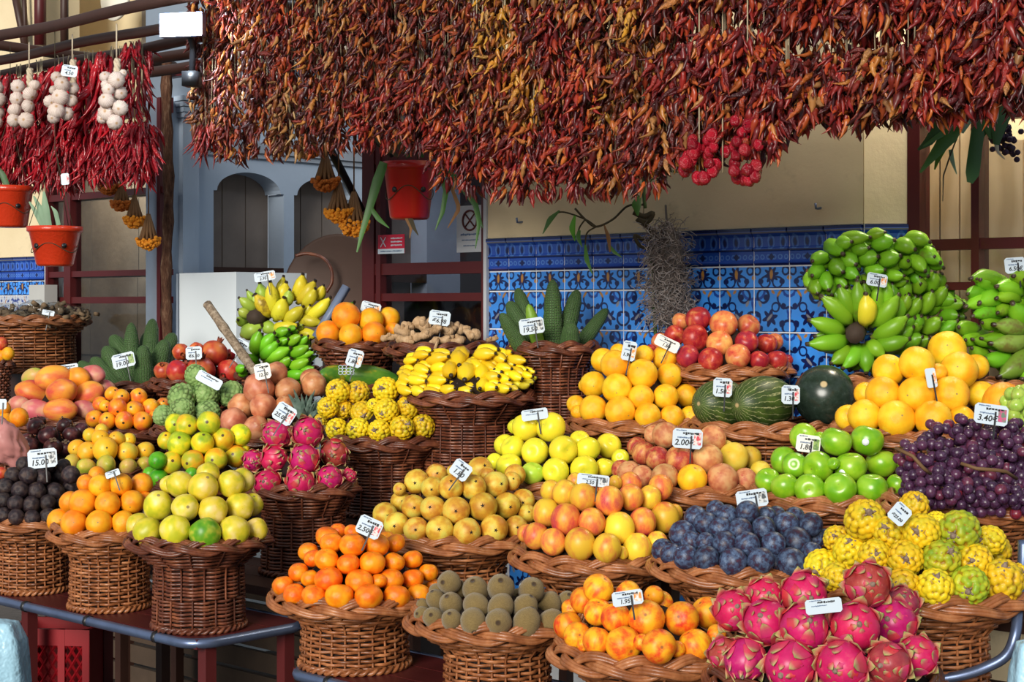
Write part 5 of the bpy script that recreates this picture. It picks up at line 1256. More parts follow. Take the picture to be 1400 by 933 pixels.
for i, (cx, cy, rx, ry, n, dy, lab, tw) in enumerate((
    (1262, 640, 34, 40, 40, -.10, 'purple grape bunch, leftmost of the heap with bare twigs showing', ((1224, 613, .12), (1248, 624, .15), (1262, 640, .16), (1272, 648, .14))),
    (1275, 665, 40, 26, 34, -.15, 'purple grape bunch at the lower left rim of the grape basket', None),
    (1310, 600, 46, 28, 40, .0, 'purple grape bunch with reddish berries at the top left of the heap', None),
    (1375, 605, 46, 28, 40, .0, 'purple grape bunch under the price card of the grapes', None),
    (1325, 640, 48, 28, 44, -.09, 'purple grape bunch in the middle with a brown stalk across it', ((1314, 634, .16), (1335, 641, .18), (1360, 643, .18), (1375, 645, .15), (1390, 655, .12))),
    (1395, 650, 46, 36, 44, -.09, 'purple grape bunch at the right edge of the grape basket', None),
    (1335, 678, 50, 22, 40, -.16, 'purple grape bunch along the middle of the lower rim', None),
    (1395, 682, 40, 22, 32, -.15, 'purple grape bunch at the lower right rim', None))):
    grape_cluster(lab, cx, cy, rx, ry, n, gb['Y'] + dy - .02, GRAPE, 7.3 * gb['Y'] / FPX, 'purple grape bunches', tw)
b = MB(); b.lathe([(gb['R'] * .8, gb['H'] - .01), (gb['R'] * .55, gb['H'] + .05), (.06, gb['H'] + .13), (0, gb['H'] + .135)], 28); obj('shade_core', b.mesh('shade_core', plain('grape_gap_shade', (.03, .008, .02), .8)), gb['root'])  # dark core colour stands in for shade between the grapes
grape_cluster('pale green grapes cut by the right edge behind the purple grapes', 1398, 562, 24, 30, 34, BK['green']['Y'] - .12, GGRAPE, 8.5 * 4.1 / FPX, None)
o = obj('persimmon', g_lime[0].copy(), None, at(1372, 553, BK['green']['Y'] - .02), None, .052); o.data.materials[0] = m_or; tag(o, 'deep orange round fruit half hidden beside the green grapes', 'fruit')

# ginger roots
g = G('ginger_skin'); v_ = g.rvec(g.tc()); col = g.ramp(g.noise(v_, 40, 4, .6), [(.3, (.32, .19, .09)), (.55, (.52, .34, .19)), (.8, (.64, .46, .29))]); g.bump(g.wave(g.tc(), 60, 6, 3), .3, .004); M_GING = g.done(col, .75, .2)
Yg = BK['ginger']['Y']
def ginger(pts, w, i, lab):
    x0, y0, s = (510, 410, 5.833); k = Yg / FPX / s
    P = [at(x0 + x / s, y0 + y / s, Yg + dy) for x, y, dy in pts]; o0 = P[0].copy()
    b = MB(); fine = []; rad = []
    for a, c in zip(P[:-1], P[1:]):
        for t in np.linspace(0, 1, 6)[:-1]: fine.append(a.lerp(c, t) - o0); rad.append(w * k * (.78 + .3 * abs(math.sin(t * PI * 1.0 + .6)) + R_.uniform(-.06, .06)))
    fine.append(P[-1] - o0); rad.append(w * k * .55); rad[0] *= .5
    b.tube(fine, rad, 9)
    for q in range(3):
        f = fine[R_.randrange(1, len(fine) - 1)]; d = Vector((R_.uniform(-1, 1), R_.uniform(-1, .2), R_.uniform(-.3, 1))).normalized()
        b.tube([f, f + d * w * k * 1.0, f + d * w * k * 1.7], [w * k * .7, w * k * .62, w * k * .3], 8)
    o = obj('ginger_root', b.mesh('ginger_root', M_GING), None, o0); tag(o, lab, 'ginger', 'ginger roots in the dark basket')
GL = ['pale tip of ginger reaching left over the rim', 'ginger root lowest at the left', 'knobbly ginger root on the left of the heap', 'thick ginger root on top of the heap left of the price card', 'long ginger root crossing the middle', 'ginger root under the price card', 'ginger root at the upper right of the heap', 'ginger finger at the bottom centre', 'ginger root at the lower right', 'rounded knobbly ginger at the right', 'small ginger piece at the far right', 'thin ginger rootlet hanging over the rim', 'small ginger beside the oranges']
for i, (p, w_) in enumerate(((((60, 315, -.1), (130, 300, -.1), (190, 300, -.1)), 26), (((180, 310, -.12), (260, 320, -.12), (340, 335, -.12)), 34), (((170, 230, -.05), (250, 260, -.06), (300, 270, -.06)), 36),
    (((330, 170, 0), (400, 210, -.02), (450, 230, -.02)), 50), (((310, 310, -.12), (400, 285, -.12), (490, 245, -.1), (540, 220, -.06)), 38), (((480, 230, -.02), (580, 240, -.05), (640, 270, -.06)), 46),
    (((600, 220, 0), (680, 240, -.02), (735, 235, -.02)), 44), (((470, 330, -.14), (560, 325, -.15), (630, 310, -.14)), 32), (((610, 345, -.14), (680, 330, -.14), (730, 310, -.12)), 34),
    (((750, 300, -.1), (800, 275, -.1), (860, 290, -.1)), 46), (((900, 330, -.05), (950, 315, -.05), (1000, 305, -.05)), 20), (((520, 310, -.16), (505, 360, -.2), (490, 410, -.2)), 13), (((230, 200, .0), (290, 215, -.02), (330, 220, -.02)), 34))):
    ginger(p, w_, i, GL[i])
b = MB(); Rg = BK['ginger']['R']; Hg = BK['ginger']['H']; b.lathe([(Rg * .85, Hg - .01), (Rg * .5, Hg + .03), (0, Hg + .045)], 24); obj('shade_core', b.mesh('shade_core', M_GAPSHADE), BK['ginger']['root'])

# upright green fruit spikes
def spike_mesh():
    b = MB(); nS, nR = 40, 44; t = np.linspace(0, 1, nR); pr = np.interp(t, [0, .08, .5, .8, .93, .985, 1], [.85, 1, 1, .82, .55, .25, 0])
    vs = []; fs = []
    for i in range(nR):
        for k in range(nS):
            a = 2 * PI * k / nS
            h = .5 + .5 * math.cos(20 * a * .5 + (PI if (i // 2) % 2 else 0)) ; h = max(h, 0)
            r = pr[i] * (1 + .05 * (h - .5) * (1 if i % 2 else .6))
            vs.append((r * math.cos(a), r * math.sin(a), t[i]))
    for i in range(nR - 1):
        for k in range(nS): k2 = (k + 1) % nS; fs.append((i * nS + k, i * nS + k2, (i + 1) * nS + k2, (i + 1) * nS + k))
    b.add(vs, fs); return b.mesh('fruit_spike', m_spk)
g = G('green_spike_skin'); o_ = g.tc(); x, y, z = g.sep(o_); th = g.M('ARCTAN2', y, x)
hexv = g.vor(g.comb(g.M('MULTIPLY', th, 3.2), g.M('MULTIPLY', z, 34)), 1.0, 'DISTANCE_TO_EDGE', rnd=.35)
col = g.mix(g.noise(g.rvec(o_), 3, 3), (.042, .11, .028), (.085, .17, .045)); col = g.mix(g.sm(hexv, .12, .02), col, (.20, .29, .14)); g.bump(g.sm(hexv, 0, .2), .8, .02); m_spk = g.done(col, .55, .3)
g = G('bright_green_spike_skin'); col = g.mix(g.noise(g.tc(), 3, 3), (.25, .42, .02), (.12, .26, .03)); m_spk2 = g.done(col, .5)
SPK = spike_mesh()
def spikes(crop, Y, txt, labs, grp):
    x0, y0, s = crop
    for i, tk in enumerate(txt.split()):
        q = tk.split(','); x1, y1, x2, y2, w_ = map(float, q[:5]); dy = float(q[5]) if len(q) > 5 and q[5] else 0
        a = at(x0 + x1 / s, y0 + y1 / s, Y + dy); b = at(x0 + x2 / s, y0 + y2 / s, Y + dy * 1.6); L = (b - a).length
        a = a - (b - a) * .25; L *= 1.25; k = Y / FPX / s * 1.16
        me = SPK
        if len(q) > 6: me = SPK.copy(); me.materials[0] = m_spk2
        o = obj('fruit_spike', me, None, a, (b - a).to_track_quat('Z', 'Y'), (w_ * k, w_ * k, L)); tag(o, 'upright green fruit spike, ' + labs[i], 'fruit', grp)
pos8 = ['leftmost leaning left, front', 'second from left', 'third from left', 'narrow yellow green one behind the card', 'tallest in the centre', 'right of the tallest', 'short one at the front right', 'rightmost leaning far right']
spikes((640, 370, 4.91), BK['monstera']['Y'], '370,540,220,285,46,-.06 390,420,268,208,52,.04 400,340,330,118,44,.06 480,530,405,225,40,-.02,y 568,530,568,58,56,.0 650,440,735,128,52,.03 680,530,690,350,56,-.07 740,520,935,255,44,.03', [p + ' of the tall dark basket' for p in pos8], 'green fruit spikes in the tall dark basket')
pos11 = ['leftmost small one low at the side', 'second from left, leaning left', 'third from left behind the card', 'leaning left above the card', 'tall pointed one in the centre left', 'tallest at the right', 'short one at the front', 'wide one leaning right', 'rightmost upper one', 'behind the tallest']
spikes((0, 400, 5.6), BK['monst2']['Y'], '690,600,600,540,40,.04 860,690,700,500,62,-.02 950,690,800,410,70,.0 990,520,850,330,60,.05 1005,690,1005,228,56,.02 1140,500,1170,200,54,.06 1105,690,1095,402,60,-.08 1190,620,1270,360,62,-.02 1260,500,1330,310,54,.06 1100,520,1120,305,44,.08', [p + ' of the left spike basket' for p in pos11], 'green fruit spikes in the left basket')

# bagged dried goods in the large left basket
g = G('cellophane'); gl_ = g.b; gl_.inputs['Transmission Weight'].default_value = .75; M_CELLO = g.done((.75, .72, .66), .12, .6)
M_DRY = plain('dried_brown_slices', (.17, .11, .06), .8, .5, 30)
B_ = BK['bags']
for i, (px, py, r) in enumerate(((12, 432, 26), (48, 427, 25), (82, 428, 24), (104, 432, 20), (30, 440, 22), (66, 440, 24))):
    X = at(px, py, B_['Y'] - .05 - .09 * (i > 3)); V, F = ICO[4]; rr = r * B_['Y'] / FPX
    t = thing('plastic_bag', 'clear bag of dried brown slices, ' + ['leftmost at back', 'second at back', 'third at back', 'rightmost at the rim', 'front left', 'front right'][i] + ' of the large left basket', 'bag', X, 0, 'bags of dried goods')
    Q = V * (1 + .22 * nz(V, 2.5, i) + .12 * nz(V, 6, i + 3))[:, None] * np.array([1, .9, .62]) * rr
    obj('film', mesh_from(Q, F, 'film', M_GLASS, False), t)
    b = MB()
    for k in range(46):
        c = Vector((R_.gauss(0, .4), R_.gauss(0, .35), R_.gauss(-.05, .22))) * rr; b.tube([c, c + Vector((R_.uniform(-1, 1), R_.uniform(-1, 1), R_.uniform(-.5, .5))).normalized() * rr * .4], rr * .14, 5)
    o = obj('dried_slices', b.mesh('dried_slices', M_DRY), t); o['kind'] = 'stuff'
# oranges and tomatoes cut by the left edge, thin pink bag over them
for i, (px, py, r, mt, lab) in enumerate(((2, 487, 8, m_or, 'small orange fruit upper left edge, below the red one'), (11, 484, 9, m_or, 'orange fruit at left edge beside the brown basket foot'), (2, 470, 9, m_pom, 'small red fruit at the left edge by the large basket'),
    (3, 560, 12, m_or, 'orange fruit at the left edge above the pink bag'), (26, 571, 13, m_or, 'orange fruit right beside the pink bag top'), (5, 575, 12, m_or, 'orange fruit partly under the pink bag'), (8, 603, 12, m_or2, 'orange fruit low at the left edge under the pink bag'), (4, 622, 10, m_or2, 'lowest orange fruit at the left edge'), (2, 647, 8, m_pom, 'small bright red fruit at the left edge by the dark round fruits'))):
    Y = ydep(px, .6 if py < 500 else 1.42 if py < 640 else 1.5); o = obj('orange', g_lime[0].copy(), None, at(px, py, Y), None, r * Y / FPX); o.data.materials[0] = mt; tag(o, lab, 'fruit')
Yl = ydep(10, 1.42)
for nm, px, py, hw, zs, lab in (('wicker_basket', 4, 632, 34, .70, 'wicker basket at the left edge under oranges'), ('wicker_basket', -4, 496, 22, 1.0, 'small wicker basket at the left edge beside the large one')):
    vv = 1.42 if py > 600 else .6; basket('e' + str(py), px, hw, py + 6, vv, S2 if py > 600 else S3, .7, lab, M_WICKD, .5, 0)
V, F = ICO[4]; Q = V * (1 + .3 * nz(V, 2, 4) + .1 * nz(V, 6, 1))[:, None] * np.array([.052, .05, .085])
g = G('thin_pink_plastic'); g.b.inputs['Transmission Weight'].default_value = .15; M_PINK = g.done((.62, .26, .24), .4)
o = obj('pink_bag', mesh_from(Q, F, 'pink_bag', M_PINK), None, at(10, 606, ydep(10, 1.58)), (.1, -.5, 0)); tag(o, 'crumpled pink plastic bag at the left edge before the oranges', 'bag')
# weathered cane leaning
m = MB(); p, q = at(284, 417, ydep(284, .62)), at(356, 520, ydep(356, .66)); n = 14
m.tube([p.lerp(q, t) for t in np.linspace(0, 1, n)], [.0165 * (1.16 if i in (4, 9) else 1) for i in range(n)], 10)
m.tube([p - (q - p).normalized() * .004, p, p + (q - p).normalized() * .004], .0172, 10)
g = G('weathered_cane'); col = g.ramp(g.noise(g.VM('MULTIPLY', g.tc(), (1, 1, 1)), 55, 5, .75), [(.32, (.05, .035, .022)), (.5, (.24, .17, .11)), (.72, (.46, .38, .28))]); M_CANE = g.done(col, .8)
o = obj('cane', m.mesh('cane', M_CANE)); tag(o, 'thick weathered cane leaning in front of the white fridge', 'cane')

# =================================================================== HANGING DRIED CHILIES
def chili_mesh(seed, bend=.25, fat=.10, wr=.22, nR=7, nS=5):
    rr = random.Random(seed); b = MB(); t = np.linspace(0, 1, nR); pr = np.interp(t, [0, .1, .35, .7, 1], [.35, .9, 1, .7, .08]) * fat
    px_ = bend * t * t * rr.choice((-1, 1)); py_ = rr.uniform(-.1, .1) * np.sin(t * 3); vs = []; fs = []
    for i in range(nR):
        for k in range(nS):
            a = 2 * PI * k / nS; r = pr[i] * (1 + wr * rr.uniform(-1, 1)); vs.append((px_[i] + r * math.cos(a), py_[i] + r * math.sin(a), -t[i]))
    for i in range(nR - 1):
        for k in range(nS): k2 = (k + 1) % nS; fs.append((i * nS + k, i * nS + k2, (i + 1) * nS + k2, (i + 1) * nS + k))
    fs.append(tuple(range(nS)))
    return np.array(vs), fs
CV = [chili_mesh(s, [.2, .4, .6, .3, .1, .5][s % 6], [.11, .15, .13, .18, .12, .16][s % 6], .45) for s in range(6)]
FV = [chili_mesh(40 + s, [.1, .3, .2, .4][s % 4], .10, .06) for s in range(4)]
TV = [chili_mesh(60 + s, [.3, .5, .2, .4][s % 4], .055, .12) for s in range(4)]
def chili_mat(name, stops, rough=.38, v=1.0):
    g = G(name); r = g.M('FRACT', g.M('ADD', g.M('MULTIPLY', g.rnd(), 13.7), g.M('MULTIPLY', g.island(), 7.3)))
    col = g.ramp(r, stops); col = g.mix(g.M('MULTIPLY', g.sm(g.noise(g.rvec(g.tc()), 4, 4, .65), .40, .70), .65), col, (.035, .006, .006)); g.bump(g.noise(g.tc(), 9, 3), .35, .05)
    return g.done(col, rough, .5)
CM = {'d': chili_mat('dried_chili_dark', [(0, (.030, .006, .006)), (.3, (.11, .011, .009)), (.55, (.24, .025, .012)), (.75, (.38, .07, .014)), (.9, (.50, .19, .03)), (1, (.34, .17, .07))]),
      'g': chili_mat('dried_chili_gold', [(0, (.05, .012, .008)), (.3, (.18, .035, .010)), (.6, (.42, .14, .016)), (.85, (.60, .29, .03)), (1, (.50, .26, .08))]),
      't': chili_mat('dried_chili_tan', [(0, (.035, .010, .008)), (.35, (.12, .025, .012)), (.6, (.26, .09, .025)), (.85, (.44, .24, .08)), (1, (.48, .32, .15))]),
      'r': chili_mat('dried_chili_red', [(0, (.035, .004, .006)), (.3, (.14, .008, .010)), (.6, (.29, .018, .012)), (.82, (.42, .055, .014)), (.94, (.54, .15, .025)), (1, (.42, .19, .06))]),
      'f': chili_mat('fresh_red_chili', [(0, (.20, .003, .010)), (.5, (.38, .006, .016)), (1, (.52, .014, .022))], .22)}
CM['l'] = chili_mat('long_dark_chili', [(0, (.10, .006, .008)), (1, (.30, .02, .014))], .3)
MESHC = {}
def cmesh(kind, i):
    k = (kind, i)
    if k not in MESHC:
        V, F = (FV if kind == 'f' else TV if kind == 'l' else CV)[i]; MESHC[k] = mesh_from(V, F, 'chili', CM[kind])
    return MESHC[k]
M_CORD = M_STRING
CLUS = {}
def rand_chilis(rr, n, L, R, clen):
    out = []
    for i in range(n):
        z = -L * rr.random(); a = rr.uniform(0, 2 * PI); rad = R * math.sqrt(rr.uniform(.15, 1)) * (.75 + .25 * math.sin(PI * min(1, -z / L + .1)))
        tilt = rr.gauss(.75, .45) if R > .08 else rr.gauss(.30, .22); ax = Vector((-math.sin(a), math.cos(a), 0))
        q = Quaternion(ax, -tilt) @ Quaternion((0, 0, 1), rr.uniform(0, 6.28))
        out.append((Vector((rad * math.cos(a) * .85, rad * math.sin(a), z)), q, clen * rr.uniform(.7, 1.35), rr.randrange(4)))
    return out
def cluster(kind, var, L, R, clen, n):
    k = (kind, var, round(L / .035), round(R, 2), round(clen, 3))
    if k not in CLUS:
        rr = random.Random(hash(str(k)) % 9999 if False else var * 31 + len(CLUS)); b = MB()
        for p, q, s, i in rand_chilis(rr, n, L, R * .85, clen):
            V, F = (FV if kind == 'f' else TV if kind == 'l' else CV)[i]; M_ = np.array(q.to_matrix()); b.add((V * s) @ M_.T + np.array(p), F)
        CLUS[k] = b.mesh('chili_cluster', CM[kind])
    return CLUS[k]
def chili_bunch(label, X, L, R, clen, kind, nf, nb, grp, rail_z, var, name='chili_bunch'):
    t = thing(name, label, 'chilies', X, 0, grp)
    o = obj('chili_cluster', cluster(kind, var, L, R, clen, nb), t, None, (0, 0, R_.uniform(0, 6.28))); o['kind'] = 'stuff'
    for p, q, s, i in rand_chilis(R_, nf, L, R, clen):
        if p.y > R * .25: p.y = -p.y                    # single chilies on the side seen
        obj('chili', cmesh(kind, i), t, p, q, s)
    b = MB()
    for k in range(3):
        x = R_.uniform(-.03, .03); b.tube([(x, 0, rail_z - X.z), (x * .8, 0, (rail_z - X.z) * .5), (x * .4, 0, -L * .7)], .0016, 4)
    obj('string', b.mesh('string', M_CORD), t); return t
def interp(x, xs, ys): return float(np.interp(x, xs, ys))
XB = [268, 300, 420, 480, 600, 612, 640, 830, 935, 1040, 1045, 1120, 1240, 1400, 1500]
YBt = [172, 192, 188, 178, 190, 226, 242, 242, 205, 185, 156, 150, 138, 114, 106]
def ordw(i):
    if i < 12: return ORD[i]
    t = ['', '', 'twenty', 'thirty']; n = i + 1
    if n < 20: return ['thirteenth', 'fourteenth', 'fifteenth', 'sixteenth', 'seventeenth', 'eighteenth', 'nineteenth'][n - 13]
    return {20: 'twentieth', 30: 'thirtieth'}.get(n) or t[n // 10] + '-' + ORD[n % 10 - 1]
COLN = 0; rown = ['lowest', 'middle', 'upper', 'uppermost']
px = 287.0; ci = 0
while px < 1440:
    for lay, v in enumerate((.93, .70)):
        pxx = px + (18 if lay else 0)
        if ci % 2 and lay: continue
        yb = interp(pxx, XB, YBt) - (14 if lay else 0) + R_.uniform(-6, 6); Y = ydep(pxx, v)
        step = 84; k = 0; y = yb
        while y > -25 and k < (1 if lay and 900 < pxx < 1260 else 4):
            L = step * 1.0 * Y / FPX; ytop = y - step
            X = at(pxx + R_.uniform(-6, 6), ytop + 10, Y + R_.uniform(-.03, .03))
            if pxx < 470: kd = R_.choice('tdd') if k == 0 else R_.choice('ddrd')
            elif pxx < 600: kd = R_.choice('drr') if k == 0 else R_.choice('dgd')
            elif pxx < 730: kd = 'r' if k == 0 else (R_.choice('gdg') if k >= 2 else 'd')
            elif pxx < 900: kd = R_.choice('rd') if k == 0 else R_.choice('dgdr')
            else: kd = 'r' if R_.random() < .8 else 'd'
            clen = .038 if pxx < 900 else .045
            nx_ = (ci if lay == 0 else ci // 2)
            lab = f'{dict(d="dark brown", g="golden", t="tan brown", r="red")[kd]} dried chili bunch, {ordw(nx_)} from left, {rown[k]} tier, {"front" if lay == 0 else "back"} row'
            chili_bunch(lab, X, L, .09, clen, kd, 38 if lay == 0 else 6, 170, 'dried chili bunches overhead', 2.5, k)
            y -= step * .93; k += 1
            if 900 < pxx < 1260 and k == 1 and yb < 175: y -= 42
            elif 900 < pxx < 1260 and k == 2 and yb >= 175: y -= 24
    px += 37 if px < 900 else 41; ci += 1
# long dark pods at the left tip
for i, (px, py, kd) in enumerate(((286, 190, 'r'),)):
    X = at(px, py - 22, ydep(px, .96)); chili_bunch('long thin dark red chilies dangling at the lower left tip of the dried mass', X, .07, .05, .085, 'l', 22, 20, None, 2.5, 9)
# small round red peppers
V, F = ICO[3]; V = V * (1 + .12 * nz(V, 2.2, 3) + .06 * np.cos(4 * np.arctan2(V[:, 1], V[:, 0])))[:, None] * np.array([1, 1, 1.15])
g = G('round_pepper_skin'); col = g.ramp(g.M('FRACT', g.M('MULTIPLY', g.rnd(), 9.1)), [(0, (.22, .003, .012)), (.6, (.42, .006, .022)), (1, (.34, .012, .02))]); g.bump(g.noise(g.tc(), 4, 3), .4, .1); M_RP = g.done(col, .22, .5)
RPEP = mesh_from(V, F, 'pepper', M_RP)
for b_i, (cx, y0, y1, n, lab) in enumerate(((956, 185, 246, 22, 'left bunch of small round bright red peppers under the dried chilies'), (988, 195, 236, 10, 'middle bunch of small round bright red peppers'), (1022, 160, 248, 24, 'right bunch of small round bright red peppers near the cream wall'))):
    Y = ydep(cx, .98); X = at(cx, y0 - 30, Y); t = thing('pepper_bunch', lab, 'peppers', X, 0, 'round red pepper bunches')
    for i in range(n):
        p = at(cx + R_.uniform(-20, 20), R_.uniform(y0, y1), Y + R_.uniform(-.06, .03)) - X; obj('pepper', RPEP, t, p, (R_.uniform(-.6, .6), R_.uniform(-.6, .6), R_.uniform(0, 6)), R_.uniform(.0125, .0175))
    b = MB(); b.tube([(0, 0, 2.5 - X.z), (0, 0, 0), at(cx, y1, Y) - X], .002, 4); obj('string', b.mesh('string', M_CORD), t)
# fresh red chilies at the left with garlic braids
FB = [(-14, 102, 265), (22, 100, 265), (56, 92, 262), (88, 84, 262), (120, 78, 258), (150, 72, 255), (186, 56, 250)]
for i, (px, yt, yb) in enumerate(FB):
    v = .82; Y = ydep(px, v); ym = 178
    X = at(px, yt, Y); L = (ym - yt) * Y / FPX
    chili_bunch(f'fresh glossy red chili bunch, {ORD[i]} from the left, upper row behind the garlic', X, L, .075, .10 if i < 6 else .07, 'f', 34, 90, 'fresh red chilies at the left', 2.49, 20 + i % 2)
    X = at(px + 8, 168, Y - .02); L = (yb - 190) * Y / FPX
    chili_bunch(f'curtain of small red chilies, {ORD[i]} from the left, lower row at left', X, L, .07, .07, 'f', 40, 110, 'fresh red chilies at the left', 2.49, 30 + i % 2)
g = G('garlic_skin'); o_ = g.tc(); x, y, z = g.sep(o_); st = g.M('SINE', g.M('MULTIPLY', g.M('ARCTAN2', y, x), 24)); col = g.mix(g.M('MULTIPLY', g.sm(st, .2, 1), g.M('MULTIPLY', g.noise(g.rvec(o_), 2, 2), 1.1)), (.64, .54, .46), (.42, .22, .24))
col = g.mix(g.sm(g.M('ADD', g.VM('DISTANCE', o_, (0, 0, .86)), g.M('MULTIPLY', g.noise(o_, 6, 2), .12)), .32, .14), col, (.42, .25, .12)); M_GAR = g.done(g.hsv(col, .5, 1, g.M('ADD', .85, g.M('MULTIPLY', g.rnd(), .25))), .5, .3)
GAR = prof_mesh('garlic_bulb', [(r, z * .84) for r, z in sph(13, 1, 0, .12)], M_GAR, 24, fn=lambda V: V * (1 - .10 * np.abs(np.cos(4.5 * np.arctan2(V[:, 1], V[:, 0]))) ** 2 * np.clip(1.1 - V[:, 2] ** 2, 0, 1))[:, None])
m_braid = plain('dry_braid', (.55, .45, .32), .8)
for bi, (x0, y0, s, bulbs, lab, top) in enumerate((
    (0, 0, 3.89, '95,460,38 185,455,32 90,525,38 160,500,40 80,585,38 150,565,36 75,640,38 140,640,44', 'short garlic braid, leftmost of three full braids on the red chilies', (155, 390)),
    (0, 0, 3.89, '300,410,30 330,450,42 285,480,25 320,515,46 390,470,32 265,540,34 380,535,34 300,590,46 355,605,38 285,625,34 345,395,24', 'garlic braid with price card, middle of the three braids', (385, 345)),
    (0, 0, 3.89, '560,410,32 620,425,45 655,390,22 575,475,34 640,495,38 565,535,42 600,555,30 640,575,42 570,600,50 610,650,42 545,630,30 560,450,24', 'longest garlic braid, rightmost, beside the cone of red chilies', (620, 340)),
    (0, 0, 3.89, '-20,470,40 -5,530,38 -15,600,40 -25,650,40', 'garlic braid cut off by the left edge', (-20, 400)))):
    bl = [tuple(map(float, q.split(','))) for q in bulbs.split()]; cx = np.mean([q[0] for q in bl]) / s; Y = ydep(cx, 1.0); X = at(top[0] / s, top[1] / s, Y); t = thing('garlic_braid', lab, 'garlic', X, 0, 'garlic braids')
    for k, (bx, by, br) in enumerate(bl):
        p = at(x0 + bx / s, y0 + by / s, Y - .02 - .03 * (k % 2)); obj('garlic_bulb', GAR, t, p - X, view_quat(.9, p), br / s * Y / FPX * 1.05)
    b = MB(); zb = min(at(0, q[1] / s, Y).z for q in bl) - X.z
    for ph in range(3): b.tube([(.007 * math.cos(k * 1.1 + ph * 2.1), .007 * math.sin(k * 1.1 + ph * 2.1) + .01, .02 + (zb + .03) * k / 14) for k in range(15)], .008, 5)
    b.tube([(0, 0, .02), (0, 0, 2.52 - X.z)], .003, 5); obj('braid', b.mesh('braid', m_braid), t)
# =================================================================== POTS, PLANTS, MOSS, FLOWERS
g = G('red_plastic'); col = g.mix(g.noise(g.tc(), 5, 3), (.52, .030, .008), (.60, .045, .012)); g.bump(g.sm(g.noise(g.tc(), 90, 1), .45, .6), .12, .004); M_POT = g.done(col, .3, .5)
g = G('dark_red_plastic'); M_POT2 = g.done((.40, .012, .010), .28, .5)
M_FERN = plain('fern_green', (.045, .14, .02), .45, .45, 6); M_FERND = plain('deep_fern_green', (.03, .10, .02), .45, .4, 6); M_FERNG = plain('grey_green_leaf', (.16, .26, .15), .5, .3, 8); M_DRYL = plain('dry_leaf', (.20, .10, .04), .8, .4, 8); M_STEMB = plain('dark_stem', (.05, .04, .02), .8, .3)
M_SOIL = plain('potting_soil', (.03, .02, .014), .95)
def pot(label, cx, ytop, ybot, wt, wb, Y, mat):
    k = Y / FPX; c = at(cx, ybot, Y); H = (ybot - ytop) * k; rt, rb = wt / 2 * k, wb / 2 * k
    t = thing('hanging_pot', label, 'pot', c); b = MB()
    b.lathe([(0, 0), (rb * .9, 0), (rb, .008), (rb + (rt - rb) * .84, H * .84), (rt * 1.0, H * .86), (rt * 1.04, H * .88), (rt * 1.04, H), (rt * .98, H), (rt * .94, H * .9), (0, H * .88)], 40); obj('body', b.mesh('body', mat), t)
    b = MB(); b.lathe([(rt * .94, H * .90), (rt * .5, H * .96), (0, H * .97)], 24); obj('soil', b.mesh('soil', M_SOIL), t)
    b = MB()
    for a in (-2.2, -.9):
        x, y = math.cos(a), math.sin(a); r = rb + (rt - rb) * .5; b.tube([(x * r * .98, y * r * .98, H * .5), (x * r * 1.05, y * r * 1.05, H * .5)], .010, 8)
    obj('plug', b.mesh('plug', M_BLACK), t)
    b = MB()
    for a in (-2.5, -.6, 1.3): b.tube([(rt * math.cos(a), rt * math.sin(a), H), (rt * .6 * math.cos(a), rt * .6 * math.sin(a), H + .12), (0, 0, H + .3), (0, 0, max(H + .31, 2.55 - c.z))], .0014, 4)
    aa = np.linspace(0, 2 * PI, 40, endpoint=False); rr_ = rb + (rt - rb) * .42 + .004; b.tube([(rr_ * math.cos(a), rr_ * math.sin(a), H * (.45 + .12 * math.sin(3 * a))) for a in aa], .0016, 4, closed=True)
    obj('wire', b.mesh('wire', M_STEMB), t); return t, c, H
def leaf_obj(parent, pts, wid, mat, name='leaf', off=None):
    b = MB(); P = [p - (off or Vector((0, 0, 0))) for p in pts]; leaf_strip(b, P, wid); return obj(name, b.mesh(name, mat), parent)
def px_leaf(parent, off, Y, path, wpx, mat, name='leaf', dy=0.0):
    P = [at(x, y, Y + dy * i / max(1, len(path) - 1)) for i, (x, y) in enumerate(path)]
    # smooth resample
    Q = []; n = 10
    A_ = np.array(P); tt = np.linspace(0, len(P) - 1, n); 
    for q in tt: i = min(int(q), len(P) - 2); f = q - i; f2 = f * f * (3 - 2 * f) if len(P) > 2 else f; Q.append(Vector(A_[i] * (1 - f) + A_[i + 1] * f))
    k = Y / FPX; ws = np.interp(np.linspace(0, 1, n), np.linspace(0, 1, len(wpx)), wpx) * k / 2
    return leaf_obj(parent, Q, ws, mat, name, off)
Yp1 = ydep(560, .38)
t, c, H = pot('dark red plastic pot hanging before the middle window', 560, 222, 300, 72, 54, Yp1, M_POT2)
